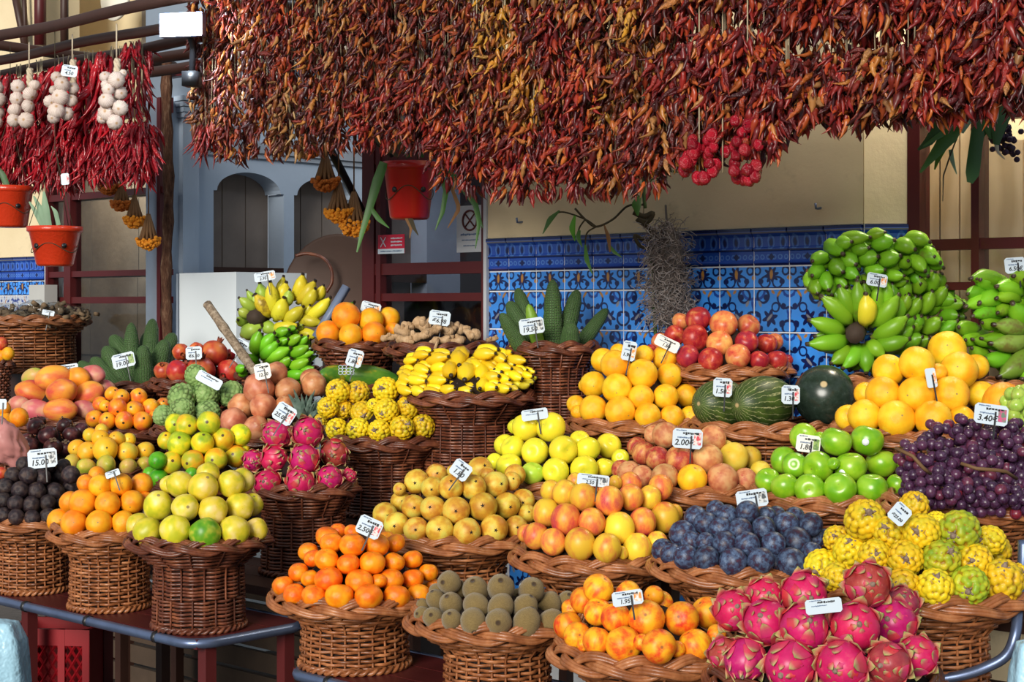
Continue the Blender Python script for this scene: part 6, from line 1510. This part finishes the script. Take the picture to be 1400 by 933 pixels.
for path, wd, mt, nm in (([(525, 222), (515, 250), (505, 285), (495, 318), (488, 345)], [12, 14, 10, 7, 2], M_FERN, 'leaf'), ([(507, 285), (518, 300), (532, 312)], [6, 7, 1], M_FERN, 'leaf'), ([(545, 215), (520, 195), (495, 182)], [5, 6, 2], M_STEMB, 'leaf'), ([(575, 215), (580, 195), (590, 175)], [8, 9, 3], M_FERND, 'leaf'),
    ([(595, 225), (630, 250), (650, 280), (660, 312)], [10, 12, 8, 1], M_FERND, 'leaf'), ([(648, 278), (655, 305), (650, 340)], [4, 6, 1], M_FERN, 'leaf'), ([(600, 235), (610, 260), (605, 290), (595, 315)], [7, 8, 6, 1], M_FERN, 'leaf'), ([(615, 250), (628, 285), (612, 312)], [4, 6, 1], M_DRYL, 'leaf'), ([(560, 298), (566, 312), (572, 322)], [8, 5, 1], M_STEMB, 'root'), ([(556, 298), (562, 312), (560, 326)], [6, 4, 1], M_DRYL, 'root'), ([(545, 205), (560, 190), (575, 205)], [16, 20, 14], M_STEMB, 'leaf'), ([(560, 215), (550, 196), (535, 180)], [9, 9, 3], M_FERND, 'leaf')):
    px_leaf(t, c, Yp1 - .06, path, wd, mt, nm)
Yp2 = ydep(75, 1.0)
t, c, H = pot('orange red plastic pot with upright leaves hanging below the red chilies', 75, 310, 364, 72, 50, Yp2, M_POT)
for path, wd in (([(62, 310), (56, 288), (46, 268)], [7, 9, 2]), ([(66, 310), (62, 285), (60, 262)], [10, 11, 3]), ([(80, 308), (76, 290), (70, 282)], [6, 6, 1]), ([(58, 310), (50, 292), (40, 276)], [6, 7, 2])): px_leaf(t, c, Yp2 - .03, path, wd, M_FERNG)
t, c, H = pot('orange red plastic pot with dark plug partly cut off at the left edge', 14, 255, 311, 62, 46, ydep(14, .9), M_POT)
px_leaf(t, c, ydep(14, .9), [(10, 256), (4, 240), (-6, 225)], [8, 9, 2], M_FERND)
# staghorn fern at the upper right
Yf = ydep(1340, .45); fo = at(1340, 95, Yf); fern = thing('staghorn_fern', 'staghorn fern with broad drooping forked leaves at the upper right', 'fern', fo)
for path, wd, mt in (([(1300, 110), (1295, 140), (1288, 165), (1272, 192), (1255, 205)], [8, 10, 20, 14, 3], M_FERND), ([(1318, 112), (1312, 150), (1302, 180), (1280, 208), (1258, 236)], [12, 16, 26, 14, 3], M_FERN), ([(1305, 175), (1285, 185), (1262, 200)], [10, 8, 2], M_FERN), ([(1292, 200), (1282, 218), (1278, 232)], [8, 7, 2], M_FERN),
    ([(1340, 110), (1334, 140), (1322, 165), (1316, 182)], [10, 14, 13, 3], M_FERNG), ([(1345, 105), (1342, 150), (1334, 200), (1330, 236), (1326, 250)], [16, 20, 18, 20, 8], M_FERND), ([(1352, 105), (1350, 140), (1352, 165), (1356, 190)], [14, 16, 26, 6], M_FERN), ([(1374, 105), (1374, 140), (1366, 165), (1362, 198)], [26, 28, 26, 8], M_FERND), ([(1356, 168), (1340, 190), (1325, 205)], [7, 6, 1], M_FERN),
    ([(1362, 195), (1364, 208), (1374, 218)], [7, 4, 1], plain('pale_dry_tip', (.50, .44, .33), .8)), ([(1385, 105), (1395, 130), (1406, 160)], [20, 24, 6], M_FERND), ([(1312, 180), (1300, 210), (1290, 240), (1289, 275)], [2, 2, 2, 1], M_STEMB), ([(1300, 205), (1302, 220), (1308, 238)], [6, 6, 1], M_FERNG), ([(1325, 100), (1360, 96), (1400, 100)], [30, 34, 30], M_FERND)):
    px_leaf(fern, fo, Yf, path, wd, mt, 'leaf', R_.uniform(-.05, .03))
b = MB(); b.tube([(0, .05, 0), (0, .05, 2.52 - fo.z)], .003, 5); V, F = ICO[3]; b.add(V * (1 + .2 * nz(V, 2, 2))[:, None] * np.array([.12, .08, .07]) + np.array([.03, .05, 0]), F); obj('root_ball', b.mesh('root_ball', M_STEMB), fern)
# purple dried flowers behind the fern
o0 = at(1372, 195, Yf + .1); fl_ = thing('dried_flowers', 'dark purple dried flower cluster beside the staghorn fern', 'flowers', o0); b = MB()
for k in range(60): p = Vector((R_.gauss(0, .016), R_.gauss(0, .014), R_.gauss(0, .02))); V, F = ICO[2]; b.add(V * .008 + np.array(p), F)
x_ = obj('blossoms', b.mesh('blossoms', plain('purple_blossom', (.035, .018, .045), .8, .4)), fl_); x_['kind'] = 'stuff'
b = MB(); b.tube([(0, 0, .0), (.0, 0, 2.5 - o0.z)], .004, 5); obj('stem', b.mesh('stem', M_STEMB), fl_)
# hanging plant over the tiles
Yh = ydep(880, .16); ho = at(880, 300, Yh); pl = thing('hanging_plant', 'sparse hanging plant with long thin leaves and knotted stem over the tiles', 'plant', ho)
def stem(path, r, Y=Yh, mat=M_STEMB, nm='stem', par=pl, off=ho):
    b = MB(); b.tube(smooth_path([at(x, y, Y) - off for x, y in path]), r, 6); return obj(nm, b.mesh(nm, mat), par)
M_GST = plain('green_stem', (.06, .12, .03), .6)
stem([(882, 215), (881, 240), (880, 262), (882, 285)], .006, mat=M_GST); stem([(866, 290), (880, 296), (892, 292), (885, 303), (872, 300), (888, 312), (896, 325)], .010); stem([(895, 316), (885, 330), (868, 322), (875, 336), (892, 342)], .007)
stem([(892, 340), (892, 380), (894, 420), (897, 470)], .006, mat=M_GST); stem([(880, 280), (858, 282), (838, 300), (815, 310), (800, 300), (786, 285)], .004); stem([(815, 310), (800, 300), (770, 290), (755, 295)], .003); stem([(876, 262), (862, 245), (856, 232)], .003, mat=M_GST); stem([(884, 255), (895, 243), (905, 250)], .003, mat=M_GST)
stem([(815, 310), (802, 320), (800, 345)], .003); stem([(800, 300), (792, 312), (790, 325)], .003)
for path, wd, mt in (([(765, 288), (752, 300), (742, 320)], [2, 8, 1], M_FERN), ([(786, 295), (782, 312), (786, 330)], [3, 9, 1], plain('bright_leaf', (.10, .34, .02), .4)), ([(792, 315), (790, 325), (796, 338)], [4, 7, 1], M_FERN), ([(790, 280), (784, 268), (780, 262)], [2, 4, 1], M_DRYL), ([(800, 335), (802, 355), (810, 375)], [3, 7, 1], M_FERN), ([(826, 308), (832, 325), (834, 345)], [2, 6, 2], M_DRYL), ([(832, 335), (840, 345), (850, 352)], [4, 5, 1], M_FERN), ([(850, 232), (832, 238), (812, 262)], [4, 12, 1], M_FERN), ([(858, 236), (848, 245), (842, 268)], [3, 7, 1], M_DRYL), ([(880, 240), (905, 232), (930, 236)], [2, 5, 1], M_FERND), ([(875, 268), (870, 280), (872, 295)], [5, 14, 2], M_FERN), ([(858, 250), (845, 265), (840, 280)], [2, 3, 1], M_DRYL), ([(862, 240), (870, 252), (868, 258)], [3, 7, 1], M_DRYL)):
    px_leaf(pl, ho, Yh - .02, path, wd, mt, 'leaf', R_.uniform(-.04, .01))
b = MB(); b.tube([(0, 0, 0), (.0, .0, 2.46 - ho.z)], .002, 5); obj('string', b.mesh('string', M_STRING), pl)
# spanish moss
Ym_ = ydep(912, .12); mo = at(912, 305, Ym_); moss = thing('hanging_moss', 'grey wiry moss hanging in a long clump over the blue tiles', 'moss', mo); b = MB()
kx = Ym_ / FPX
for i in range(1150):
    t0 = R_.random(); y = 305 + 135 * t0 ** .8; hw = np.interp(y, [305, 330, 400, 425, 450], [14, 22, 26, 27, 16]); cx = np.interp(y, [305, 380, 450], [906, 913, 920]) + 0
    p = at(cx + R_.uniform(-hw, hw), y, Ym_ + R_.uniform(-.06, .05)) - mo; d = Vector((R_.gauss(0, 1), R_.gauss(0, .7), R_.gauss(-.5, .8))).normalized(); pts = [p]
    for k in range(7): d = (d + Vector((R_.gauss(0, .75), R_.gauss(0, .6), R_.gauss(-.12, .6)))).normalized(); pts.append(pts[-1] + d * .012)
    b.tube(pts, .0012, 3, cap=False)
g = G('grey_moss'); M_MOSS = g.done(g.ramp(g.island(), [(0, (.16, .13, .12)), (.6, (.32, .27, .25)), (1, (.48, .45, .45))]), .9, .1)
x_ = obj('moss_strands', b.mesh('moss_strands', M_MOSS), moss); x_['kind'] = 'stuff'
b = MB(); V, F = ICO[4]; b.add(V * (1 + .12 * nz(V, 3, 1))[:, None] * np.array([20 * kx, .045, 62 * kx]) + np.array([0.005, 0, -64 * kx]), F); b.tube([(0, 0, -.02), (0, .05, .06)], .004, 5); obj('core', b.mesh('core', plain('moss_core', (.13, .11, .10), .95)), moss)
# orange flower heads hung upside down
V, F = ICO[2]
M_FLO = plain('orange_blossom', (.78, .27, .015), .8, .35, 60); M_FLD = plain('dark_orange_blossom', (.48, .13, .015), .8, .35, 60)
for i, (cx, cy, rx, ry, v, mt, lab) in enumerate(((420, 207, 18, 11, .40, M_FLD, 'dark orange flower head just below the dried chilies'), (445, 250, 19, 13, .30, M_FLD, 'orange flower head hanging beside the diagonal brace'), (463, 292, 20, 14, .25, M_FLO, 'orange flower head, upper of the two touching heads'), (484, 310, 21, 15, .20, M_FLO, 'orange flower head, lowest one by the window frame'),
    (166, 280, 15, 10, .35, M_FLD, 'orange flower head, first of three at the left window'), (184, 302, 15, 11, .32, M_FLO, 'orange flower head, second of three at the left window'), (203, 331, 17, 12, .30, M_FLO, 'orange flower head, lowest of three at the left window'), (150, 258, 16, 9, .38, M_FLD, 'orange flower head half hidden under the red chilies'))):
    Y = ydep(cx, v); X = at(cx, cy, Y); k = Y / FPX; t = thing('flower_head', lab, 'flowers', X, 0, 'orange flowers hung to dry'); b = MB()
    for j in range(190):
        a, q = R_.uniform(0, 2 * PI), math.sqrt(R_.random()); z = -ry * k * (1.45 * math.sqrt(max(0, 1 - q * q)) * R_.uniform(.4, 1)) + ry * k * .55
        b.add(V * R_.uniform(.0055, .009) + np.array([rx * k * q * math.cos(a), rx * k * .8 * q * math.sin(a), z]), F)
    x_ = obj('blossoms', b.mesh('blossoms', mt), t); x_['kind'] = 'stuff'
    b = MB()
    for j in range(12): a = 2 * PI * j / 12; b.tube([(rx * k * .7 * math.cos(a), rx * k * .6 * math.sin(a), ry * k * .3), (rx * k * .42 * math.cos(a), rx * k * .36 * math.sin(a), ry * k * 1.3), (rx * k * .1 * math.cos(a), 0, ry * k * 3.2)], [.006, .008, .003], 5)
    b.tube([(0, 0, ry * k * 2.3), (0.0, .0, 2.46 - X.z)], .003, 5); obj('stems', b.mesh('stems', M_DRYL), t)

# =================================================================== SIGNS, LAMP, CRATE, BAGS
TXC = {}
def text_mesh(txt, mat, size, bold=.0, shear=0.0):
    k = (txt, mat.name, round(size, 4), bold)
    if k in TXC: return TXC[k]
    cu = bpy.data.curves.new('lettering', 'FONT'); cu.body = txt; cu.size = size; cu.align_x = 'CENTER'; cu.align_y = 'CENTER'; cu.offset = bold; cu.shear = shear; cu.resolution_u = 2
    o = bpy.data.objects.new('tmp', cu); COL.objects.link(o); dg = bpy.context.evaluated_depsgraph_get(); me = bpy.data.meshes.new_from_object(o.evaluated_get(dg)); bpy.data.objects.remove(o)
    me.materials.clear(); me.materials.append(mat); me.name = 'lettering'; TXC[k] = me; return me
def scribble(seed, wd, h, mat):
    rr = random.Random(seed); b = MB(); x = -wd / 2
    while x < wd / 2 - .001:
        l = rr.uniform(.4, 1.2) * h; b.box((min(x + l / 2, wd / 2), 0, rr.uniform(-.1, .1) * h), (l * .8, .0004, h * rr.uniform(.5, 1))); x += l
    return b.mesh('lettering', mat, False)
def card_at(label, px, py, wpx, hpx, rot, price, Y=None, pic=None, mat=None, holder=True, head=None, hold_len=30, pcol=None, psize=.42, tilt=.15, headrow=True, cat='price card'):
    if Y is None:
        Y = 99
        for f in ALLF:
            if abs(f['px'] - px) < wpx * .42 + f['r'] * .8 and abs(f['py'] - py) < hpx * .42 + f['r'] * .8: Y = min(Y, f['Y'] - f['rm'])
        if Y > 90: Y = ydep(px, .6)
        Y -= .006
    k = Y / FPX; wd, h = wpx * k, hpx * k; X = at(px, py, Y)
    t = thing('price_card', label, cat, X); t.rotation_euler = (-tilt, 0, 0); t.rotation_euler.rotate_axis('Y', math.radians(rot))
    c = min(wd, h) * .14; o2 = [(-wd / 2 + c, -h / 2), (wd / 2 - c, -h / 2), (wd / 2, -h / 2 + c), (wd / 2, h / 2 - c), (wd / 2 - c, h / 2), (-wd / 2 + c, h / 2), (-wd / 2, h / 2 - c), (-wd / 2, -h / 2 + c)]
    b = MB(); b.add([(x, -.001, z) for x, z in o2] + [(x, .001, z) for x, z in o2], [tuple(range(8))[::-1], tuple(range(8, 16))] + [(i, 8 + i, 8 + (i + 1) % 8, (i + 1) % 8) for i in range(8)])
    obj('card', b.mesh('card', mat or M_WHITE, False), t)
    sd_ = int(px * 7 + py)
    if headrow:
        if head: obj('lettering', text_mesh(head, M_INK, h * .24, h * .004), t, (-wd * .02, -.0016, h * .28), (PI / 2, 0, 0))
        else: obj('lettering', scribble(sd_, wd * .5, h * .15, M_INK), t, (wd * .08, -.0016, h * .26))
        obj('lettering', scribble(sd_ + 1, wd * .34, h * .07, M_INKB), t, (-wd * .22, -.0016, h * .40)); obj('lettering', scribble(sd_ + 2, wd * .45, h * .08, M_INKB), t, (-wd * .12, -.0016, h * .04))
    if price:
        obj('lettering', text_mesh(price, pcol or M_INK, min(h * psize, wd * .9 / max(3, len(price)) * 1.55), h * .008, .15), t, (-wd * .10 if pic else 0, -.0016, -h * .22 if headrow else -h * .02), (PI / 2, 0, 0))
    if pic:
        b = MB(); b.box((wd * .33, -.0013, 0), (wd * .24, .0008, h * .62)); p_ = obj('picture', b.mesh('picture', pic, False), t)
    if holder:
        b = MB(); b.box((wd * .12, -.003, -h * .16 - hold_len * k * .35), (.0035, .003, h * .62 + hold_len * k * .7)); obj('holder', b.mesh('holder', M_BLACK, False), t)
    return t
def pic_mat(nm, a, b_): 
    g = G(nm); return g.done(g.ramp(g.noise(g.tc(), 120, 2), [(.42, a), (.58, b_)]), .5)
PR, PO, PG, PK = pic_mat('picture_red', (.7, .65, .62), (.6, .03, .05)), pic_mat('picture_orange', (.8, .75, .7), (.75, .25, .03)), pic_mat('picture_green', (.12, .22, .06), (.3, .42, .1)), pic_mat('picture_grey', (.6, .62, .62), (.05, .06, .07))
PU = pic_mat('picture_purple', (.55, .08, .2), (.12, .2, .14))
def Bk(n, d=0): return BK[n]['Y'] - BK[n]['R'] * .6 + d
for a in (
    ('price card reading 19.00 before the left green spikes', 169, 493, 31, 20, -14, '19.00', Bk('monst2', -.06), PG), ('price card reading 6.50 on the pomegranates', 265, 483, 22, 18, -4, '€6.50', None, None),
    ('white paper slip lying across the cherimoyas', 286, 520, 37, 15, 28, None, None, None), ('price card tilted on the brown pink fruits', 359, 508, 22, 22, -12, '12.50', None, None),
    ('price card with red picture reading 25.00 above the small dragon fruits', 389, 566, 29, 26, 32, '25.00', Bk('dragonS', -.0), PR), ('price card reading 15.00 on the dark round fruits', 58, 627, 40, 26, -6, '15.00', None, PK),
    ('small price card behind the left oranges', 154, 648, 20, 9, -20, None, None, None), ('price card with orange picture standing on the papaya', 485, 490, 22, 24, 16, '1.80', BK['papaya']['Y'] - .14, PO),
    ('price card behind the plain oranges by the dark window', 507, 421, 27, 15, 14, '3.50', BK['orangeT']['Y'] - .02, PO), ('price card reading 6.98 on the ginger', 601, 435, 29, 20, 8, '€6.98', BK['ginger']['Y'] - .08, None),
    ('price card reading 19.50 before the spikes at the tiles', 727, 446, 34, 22, -8, '19.50', Bk('monstera', -.05), PK), ('price card above the yellow green bananas', 362, 378, 29, 13, -10, '2.95', YL - .06, PO),
    ('price card with black mark beside the cane', 328, 475, 20, 22, 30, None, YG - .16, None), ('narrow price card with picture on top of the oranges', 860, 480, 19, 27, 12, '1.90', None, PO),
    ('price card reading 2.50 on the mandarins', 505, 721, 34, 26, 24, '2.50€', None, PR), ('price card reading 1.80 on the russet pears', 630, 643, 27, 24, 36, '1.80', None, None), ('price card above the yellow apples', 731, 567, 36, 15, -8, None, BK['yapple']['Y'] - .06, None),
    ('price card on the yellow and red plums', 811, 657, 44, 16, 6, '2.50', None, PK), ('price card reading 2.00 on the dark red peaches', 940, 600, 41, 27, 4, '2.00€', None, PR), ('price card on the blue plums', 1028, 682, 43, 24, -8, None, Bk('plum', .10), PK),
    ('greyish price card reading 1.80 on the green apples', 1105, 607, 33, 24, 8, '1.80', None, PG), ('price card reading 1.50 before the left melon', 988, 530, 26, 26, 4, '1.50', Ym - .17, PR), ('price card reading 1.30 between melon and watermelon', 1081, 540, 25, 26, 2, '1.30', Ym - .24, PR),
    ('price card reading 3.40 on the purple grapes', 1355, 567, 46, 28, 8, '3.40€', BK['grape']['Y'] - .12, PU), ('price card turned on its corner reading 25.00 on the right pitayas', 1230, 703, 26, 28, 42, '€25.00', None, None),
    ('price card lying among the large pink dragon fruits', 1126, 829, 50, 20, -6, None, None, None), ('price card with picture on the front peaches', 858, 818, 42, 20, -8, '1.95', None, PO), ('price card reading 6.50 above the right edge bananas', 1388, 363, 29, 22, -4, '6.50€', YB2 - .06, None),
    ('price card on the huge green banana bunch', 1199, 383, 28, 18, 10, '6.00', YB - .09, PO), ('narrow price card hanging on the big oranges', 1273, 517, 14, 27, -8, None, None, PO), ('price card pinned on the middle garlic braid', 95, 97, 22, 16, 8, '4.50', ydep(95, 1.035), None),
    ('small tag hanging over the left red pot', 89, 245, 11, 16, -6, None, ydep(89, 1.0) + .02, PR), ('corner of a white card behind the kiwis', 716, 806, 15, 14, 20, None, BK['kiwi']['Y'] + .03, None), ('long white card behind the large mangoes', 92, 505, 30, 13, -8, None, BK['mango']['Y'] + .02, None),
    ('worn brown price card on the red apples', 912, 470, 34, 16, 26, '1.80', None, None), ('small white card at the far left by the oranges', 3, 553, 12, 14, 0, None, ydep(3, 1.66), None), ('small white card on the bagged goods', 66, 428, 17, 7, 10, None, BK['bags']['Y'] - .2, None)):
    lab, px, py, wp, hp, rot, price, Y, pic = a
    card_at(lab, px, py, wp, hp, rot, price, Y, pic, mat=M_CREAMC if 'brown' in lab or 'greyish' in lab else None, holder=('slip' not in lab and 'garlic' not in lab and 'tag' not in lab and 'corner' not in lab and 'lying' not in lab), headrow=wp > 16)
# stickers on green apples
# window notices
def sign(label, px, py, wpx, hpx, v, mat, build, cat='sign'):
    X = atv(px, py, v); kk = ydep(px, v) / FPX; wd = abs(u_at(px + wpx / 2, v) - u_at(px - wpx / 2, v)); h = hpx * kk
    t = thing('window_notice', label, cat, X, ROT); b = MB(); b.box((0, 0, 0), (wd, .002, h)); obj('sheet', b.mesh('sheet', mat, False), t); build(t, wd, h); return t
M_SRED = plain('notice_red', (.55, .012, .045), .4, .05)
def b1(t, w_, h):
    b = MB(); b.box((0, -.0015, -h * .37), (w_, .001, h * .26)); obj('strip', b.mesh('strip', M_WHITE, False), t)
    for s in (-1, 1):
        b = MB(); b.box((0, 0, 0), (w_ * .32, .0008, h * .05)); obj('cross_bar', b.mesh('cross_bar', M_WHITE, False), t, (-w_ * .30, -.002, h * .12), (0, s * .9, 0))
    for i in range(3): obj('lettering', scribble(60 + i, w_ * .42, h * .09, M_WHITE), t, (w_ * .2, -.002, h * (.30 - .18 * i)))
    obj('lettering', scribble(80, w_ * .8, h * .07, M_INKB), t, (0, -.0025, -h * .37))
sign('red notice with white cross on the middle window glass', 535, 334, 36, 26, .005, M_SRED, b1)
M_NOT = plain('dim_paper', (.50, .52, .55), .7, .05)
def b2(t, w_, h):
    b = MB(); aa = np.linspace(0, 2 * PI, 28, endpoint=False); r = w_ * .26; b.tube([(r * math.cos(a), -.003, h * .18 + r * math.sin(a)) for a in aa], .004, 5, closed=True)
    for s in (-1, 1): b.tube([(-s * r * .6, -.003, h * .18 - r * .6), (s * r * .6, -.003, h * .18 + r * .6)], .003, 5)
    obj('emblem', b.mesh('emblem', plain('dark_red_emblem', (.10, .02, .02), .6)), t)
    for i in range(3): obj('lettering', scribble(90 + i, w_ * (.7 - .1 * i), h * (.05 if i == 0 else .025), M_INKB), t, (0, -.002, -h * (.12 + .12 * i)))
sign('pale paper notice with a round crossed emblem on the middle window', 643, 313, 37, 64, -.03, M_NOT, b2)
# big brown tray and grey handle behind the oranges
b = MB(); b.lathe([(0, 0), (.20, 0), (.225, .02), (.23, .03), (.22, .03), (.195, .012), (0, .012)], 40); X = atv(462, 402, -.45)
o = obj('round_tray', b.mesh('round_tray', plain('brown_tray', (.075, .040, .028), .6, .2)), None, X, (PI / 2 - .1, 0, ROT * .5)); o.scale = (1.15, 1.15, 1); tag(o, 'large round brown woven tray leaning in the passage behind the bananas', 'tray')
b = MB(); b.tube(smooth_path([at(404, 350, 7.2)] + [at(x, y, 7.2) for x, y in ((420, 347), (440, 352), (452, 366), (454, 385), (446, 400))]), .008, 6); 
o = obj('basket_handle', b.mesh('basket_handle', M_WICKD)); tag(o, 'curved brown basket handle above the fridge beside the round tray', 'handle')
b = MB(); p, q = at(432, 462, 6.22), at(474, 392, 6.26); b.tube([p, p.lerp(q, .5), q], .018, 4); o = obj('grey_blade', b.mesh('grey_blade', plain('blue_grey_plastic', (.16, .20, .30), .4))); tag(o, 'flat blue grey tool end behind the bananas and oranges', 'tool')
# pale socket box on the left tiles
b = MB(); b.box((0, 0, 0), (.14, .07, .13)); b.box((0, -.03, -.09), (.06, .03, .06)); o = obj('socket_box', b.mesh('socket_box', plain('grey_white_plastic', (.46, .46, .44), .5), False), None, atv(59, 408, .04), (0, 0, ROT)); tag(o, 'pale grey box on the tiled wall above the large basket', 'box')
# flood lamp
Yfl = ydep(246, 1.12); X = at(246, 33, Yfl); k = Yfl / FPX; wl, hl = 56 * k, 26 * k
lampT = thing('flood_lamp', 'lit rectangular flood lamp on the rails at the upper left', 'lamp', X, -.25)
b = MB(); b.box((0, .022, 0), (wl * 1.12, .034, hl * 1.24)); obj('housing', b.mesh('housing', M_STEEL, False), lampT)
g = G('lamp_glow'); g.b.inputs['Emission Color'].default_value = (.80, .93, 1, 1); g.b.inputs['Emission Strength'].default_value = 9; M_GLOW = g.done((.9, .95, 1), .3)
b = MB(); b.box((0, .002, 0), (wl * .90, .006, hl * .84)); obj('light_panel', b.mesh('light_panel', M_GLOW, False), lampT)
b = MB(); b.tube([(-.0, .05, -.0), (0, .10, -.06), (0, .09, -.16)], .012, 6); b.box((.0, .09, -.17), (.05, .05, .05)); obj('bracket', b.mesh('bracket', M_BLACK), lampT)
ld = bpy.data.lights.new('flood_light', 'AREA'); ld.energy = 13; ld.size = wl; ld.size_y = hl; ld.shape = 'RECTANGLE'; ld.color = (.75, .88, 1); lo = bpy.data.objects.new('flood_light', ld); COL.objects.link(lo); lo.parent = lampT; lo.location = (0, -.02, 0); lo.rotation_euler = (PI / 2, 0, 0)
# cool fill light added inside the passage, no lamp modelled there
ld = bpy.data.lights.new('passage_fill', 'AREA'); ld.energy = 14; ld.size = .8; ld.color = (.68, .82, 1); lo = bpy.data.objects.new('passage_fill', ld); COL.objects.link(lo); lo.location = W(-1.3, -1.0, 3.1); lo.rotation_euler = (0, -.35, ROT)
# red crates under the left table
g = G('red_crate_plastic'); M_CR = g.done((.26, .005, .010), .4, .4)
Yc_ = ydep(80, 1.56); cx_ = at(82, HZ, Yc_)
for lev in range(2):
    z0 = .002 + .258 * lev; t = thing('plastic_crate', ('lower' if lev == 0 else 'upper') + ' red plastic lattice crate of the stack under the left table', 'crate', (cx_.x, cx_.y, z0), -.12, 'red crates under the table')
    wd, dp, h = .27, .20, .254
    for nm, c_, d_ in (('floor_panel', (0, 0, .006), (wd, dp, .012)), ('side_panel', (-wd / 2 + .006, 0, h / 2), (.012, dp, h)), ('side_panel', (wd / 2 - .006, 0, h / 2), (.012, dp, h)), ('back_panel', (0, dp / 2 - .006, h / 2), (wd, .012, h))):
        b = MB(); b.box(c_, d_); obj(nm, b.mesh(nm, M_CR, False), t)
    b = MB(); fy = -dp / 2 + .006
    for zz, hh in ((h - .025, .05), (.02, .04)): b.box((0, fy, zz), (wd, .014, hh))
    for xx in (-wd / 2 + .012, -wd / 6, wd / 6, wd / 2 - .012): b.box((xx, fy, h / 2), (.022, .016, h))
    obj('front_frame', b.mesh('front_frame', M_CR, False), t)
    b = MB(); pw = wd / 3 - .012
    for c3 in (-1, 0, 1):
        for s in (-1, 1):
            for q in range(-3, 4):
                # diagonal slat clipped to the panel
                cx3 = c3 * wd / 3; z1_, z2_ = .04, h - .05; pts = []
                for tt in np.linspace(0, 1, 12):
                    zz = z1_ + (z2_ - z1_) * tt; xx = q * .027 + s * (zz - (z1_ + z2_) / 2) * .62
                    if abs(xx) <= pw / 2 + .004: pts.append((cx3 + xx, fy, zz))
                if len(pts) > 1: b.tube([pts[0], pts[-1]], .0045, 4)
    x_ = obj('lattice', b.mesh('lattice', M_CR, False), t); x_['kind'] = 'stuff'
# pale blue plastic sacks at the lower corners
g = G('pale_blue_plastic'); g.bump(g.noise(g.tc(), 9, 4, .6), .5, .05); M_SACK = g.done(g.mix(g.noise(g.tc(), 6, 3), (.32, .58, .74), (.45, .70, .84)), .35, .5)
def sack(label, px, ptop, v, r, h):
    Y = ydep(px, v); X = at(px, ptop, Y); n = 28; b = MB(); prof = [(0, X.z), (r * .55, X.z - .01), (r * .8, X.z - .06), (r, X.z - .2), (r * 1.02, .2), (r * .95, .02), (r * .8, .0), (0, .0)]
    pp = []
    for (a0, z0), (a1, z1) in zip(prof[:-1], prof[1:]):
        for t in np.linspace(0, 1, 6)[:-1]: pp.append((a0 + (a1 - a0) * t, z0 + (z1 - z0) * t))
    pp.append(prof[-1]); b.lathe(pp, n); V = np.concatenate(b.v); th = np.arctan2(V[:, 1], V[:, 0]); V[:, :2] *= (1 + .10 * np.sin(5 * th + V[:, 2] * 9) + .07 * nz(V, 9, 2))[:, None]
    me = mesh_from(V, b.f, 'plastic_sack', M_SACK); o = obj('plastic_sack', me, None, (X.x, X.y, 0)); tag(o, label, 'sack')
sack('pale blue plastic sack at the lower left corner beside the red crate', 0, 846, 2.02, .085, .6)
sack('pale blue plastic sack cut by the lower right corner', 1412, 872, 1.55, .05, .6)
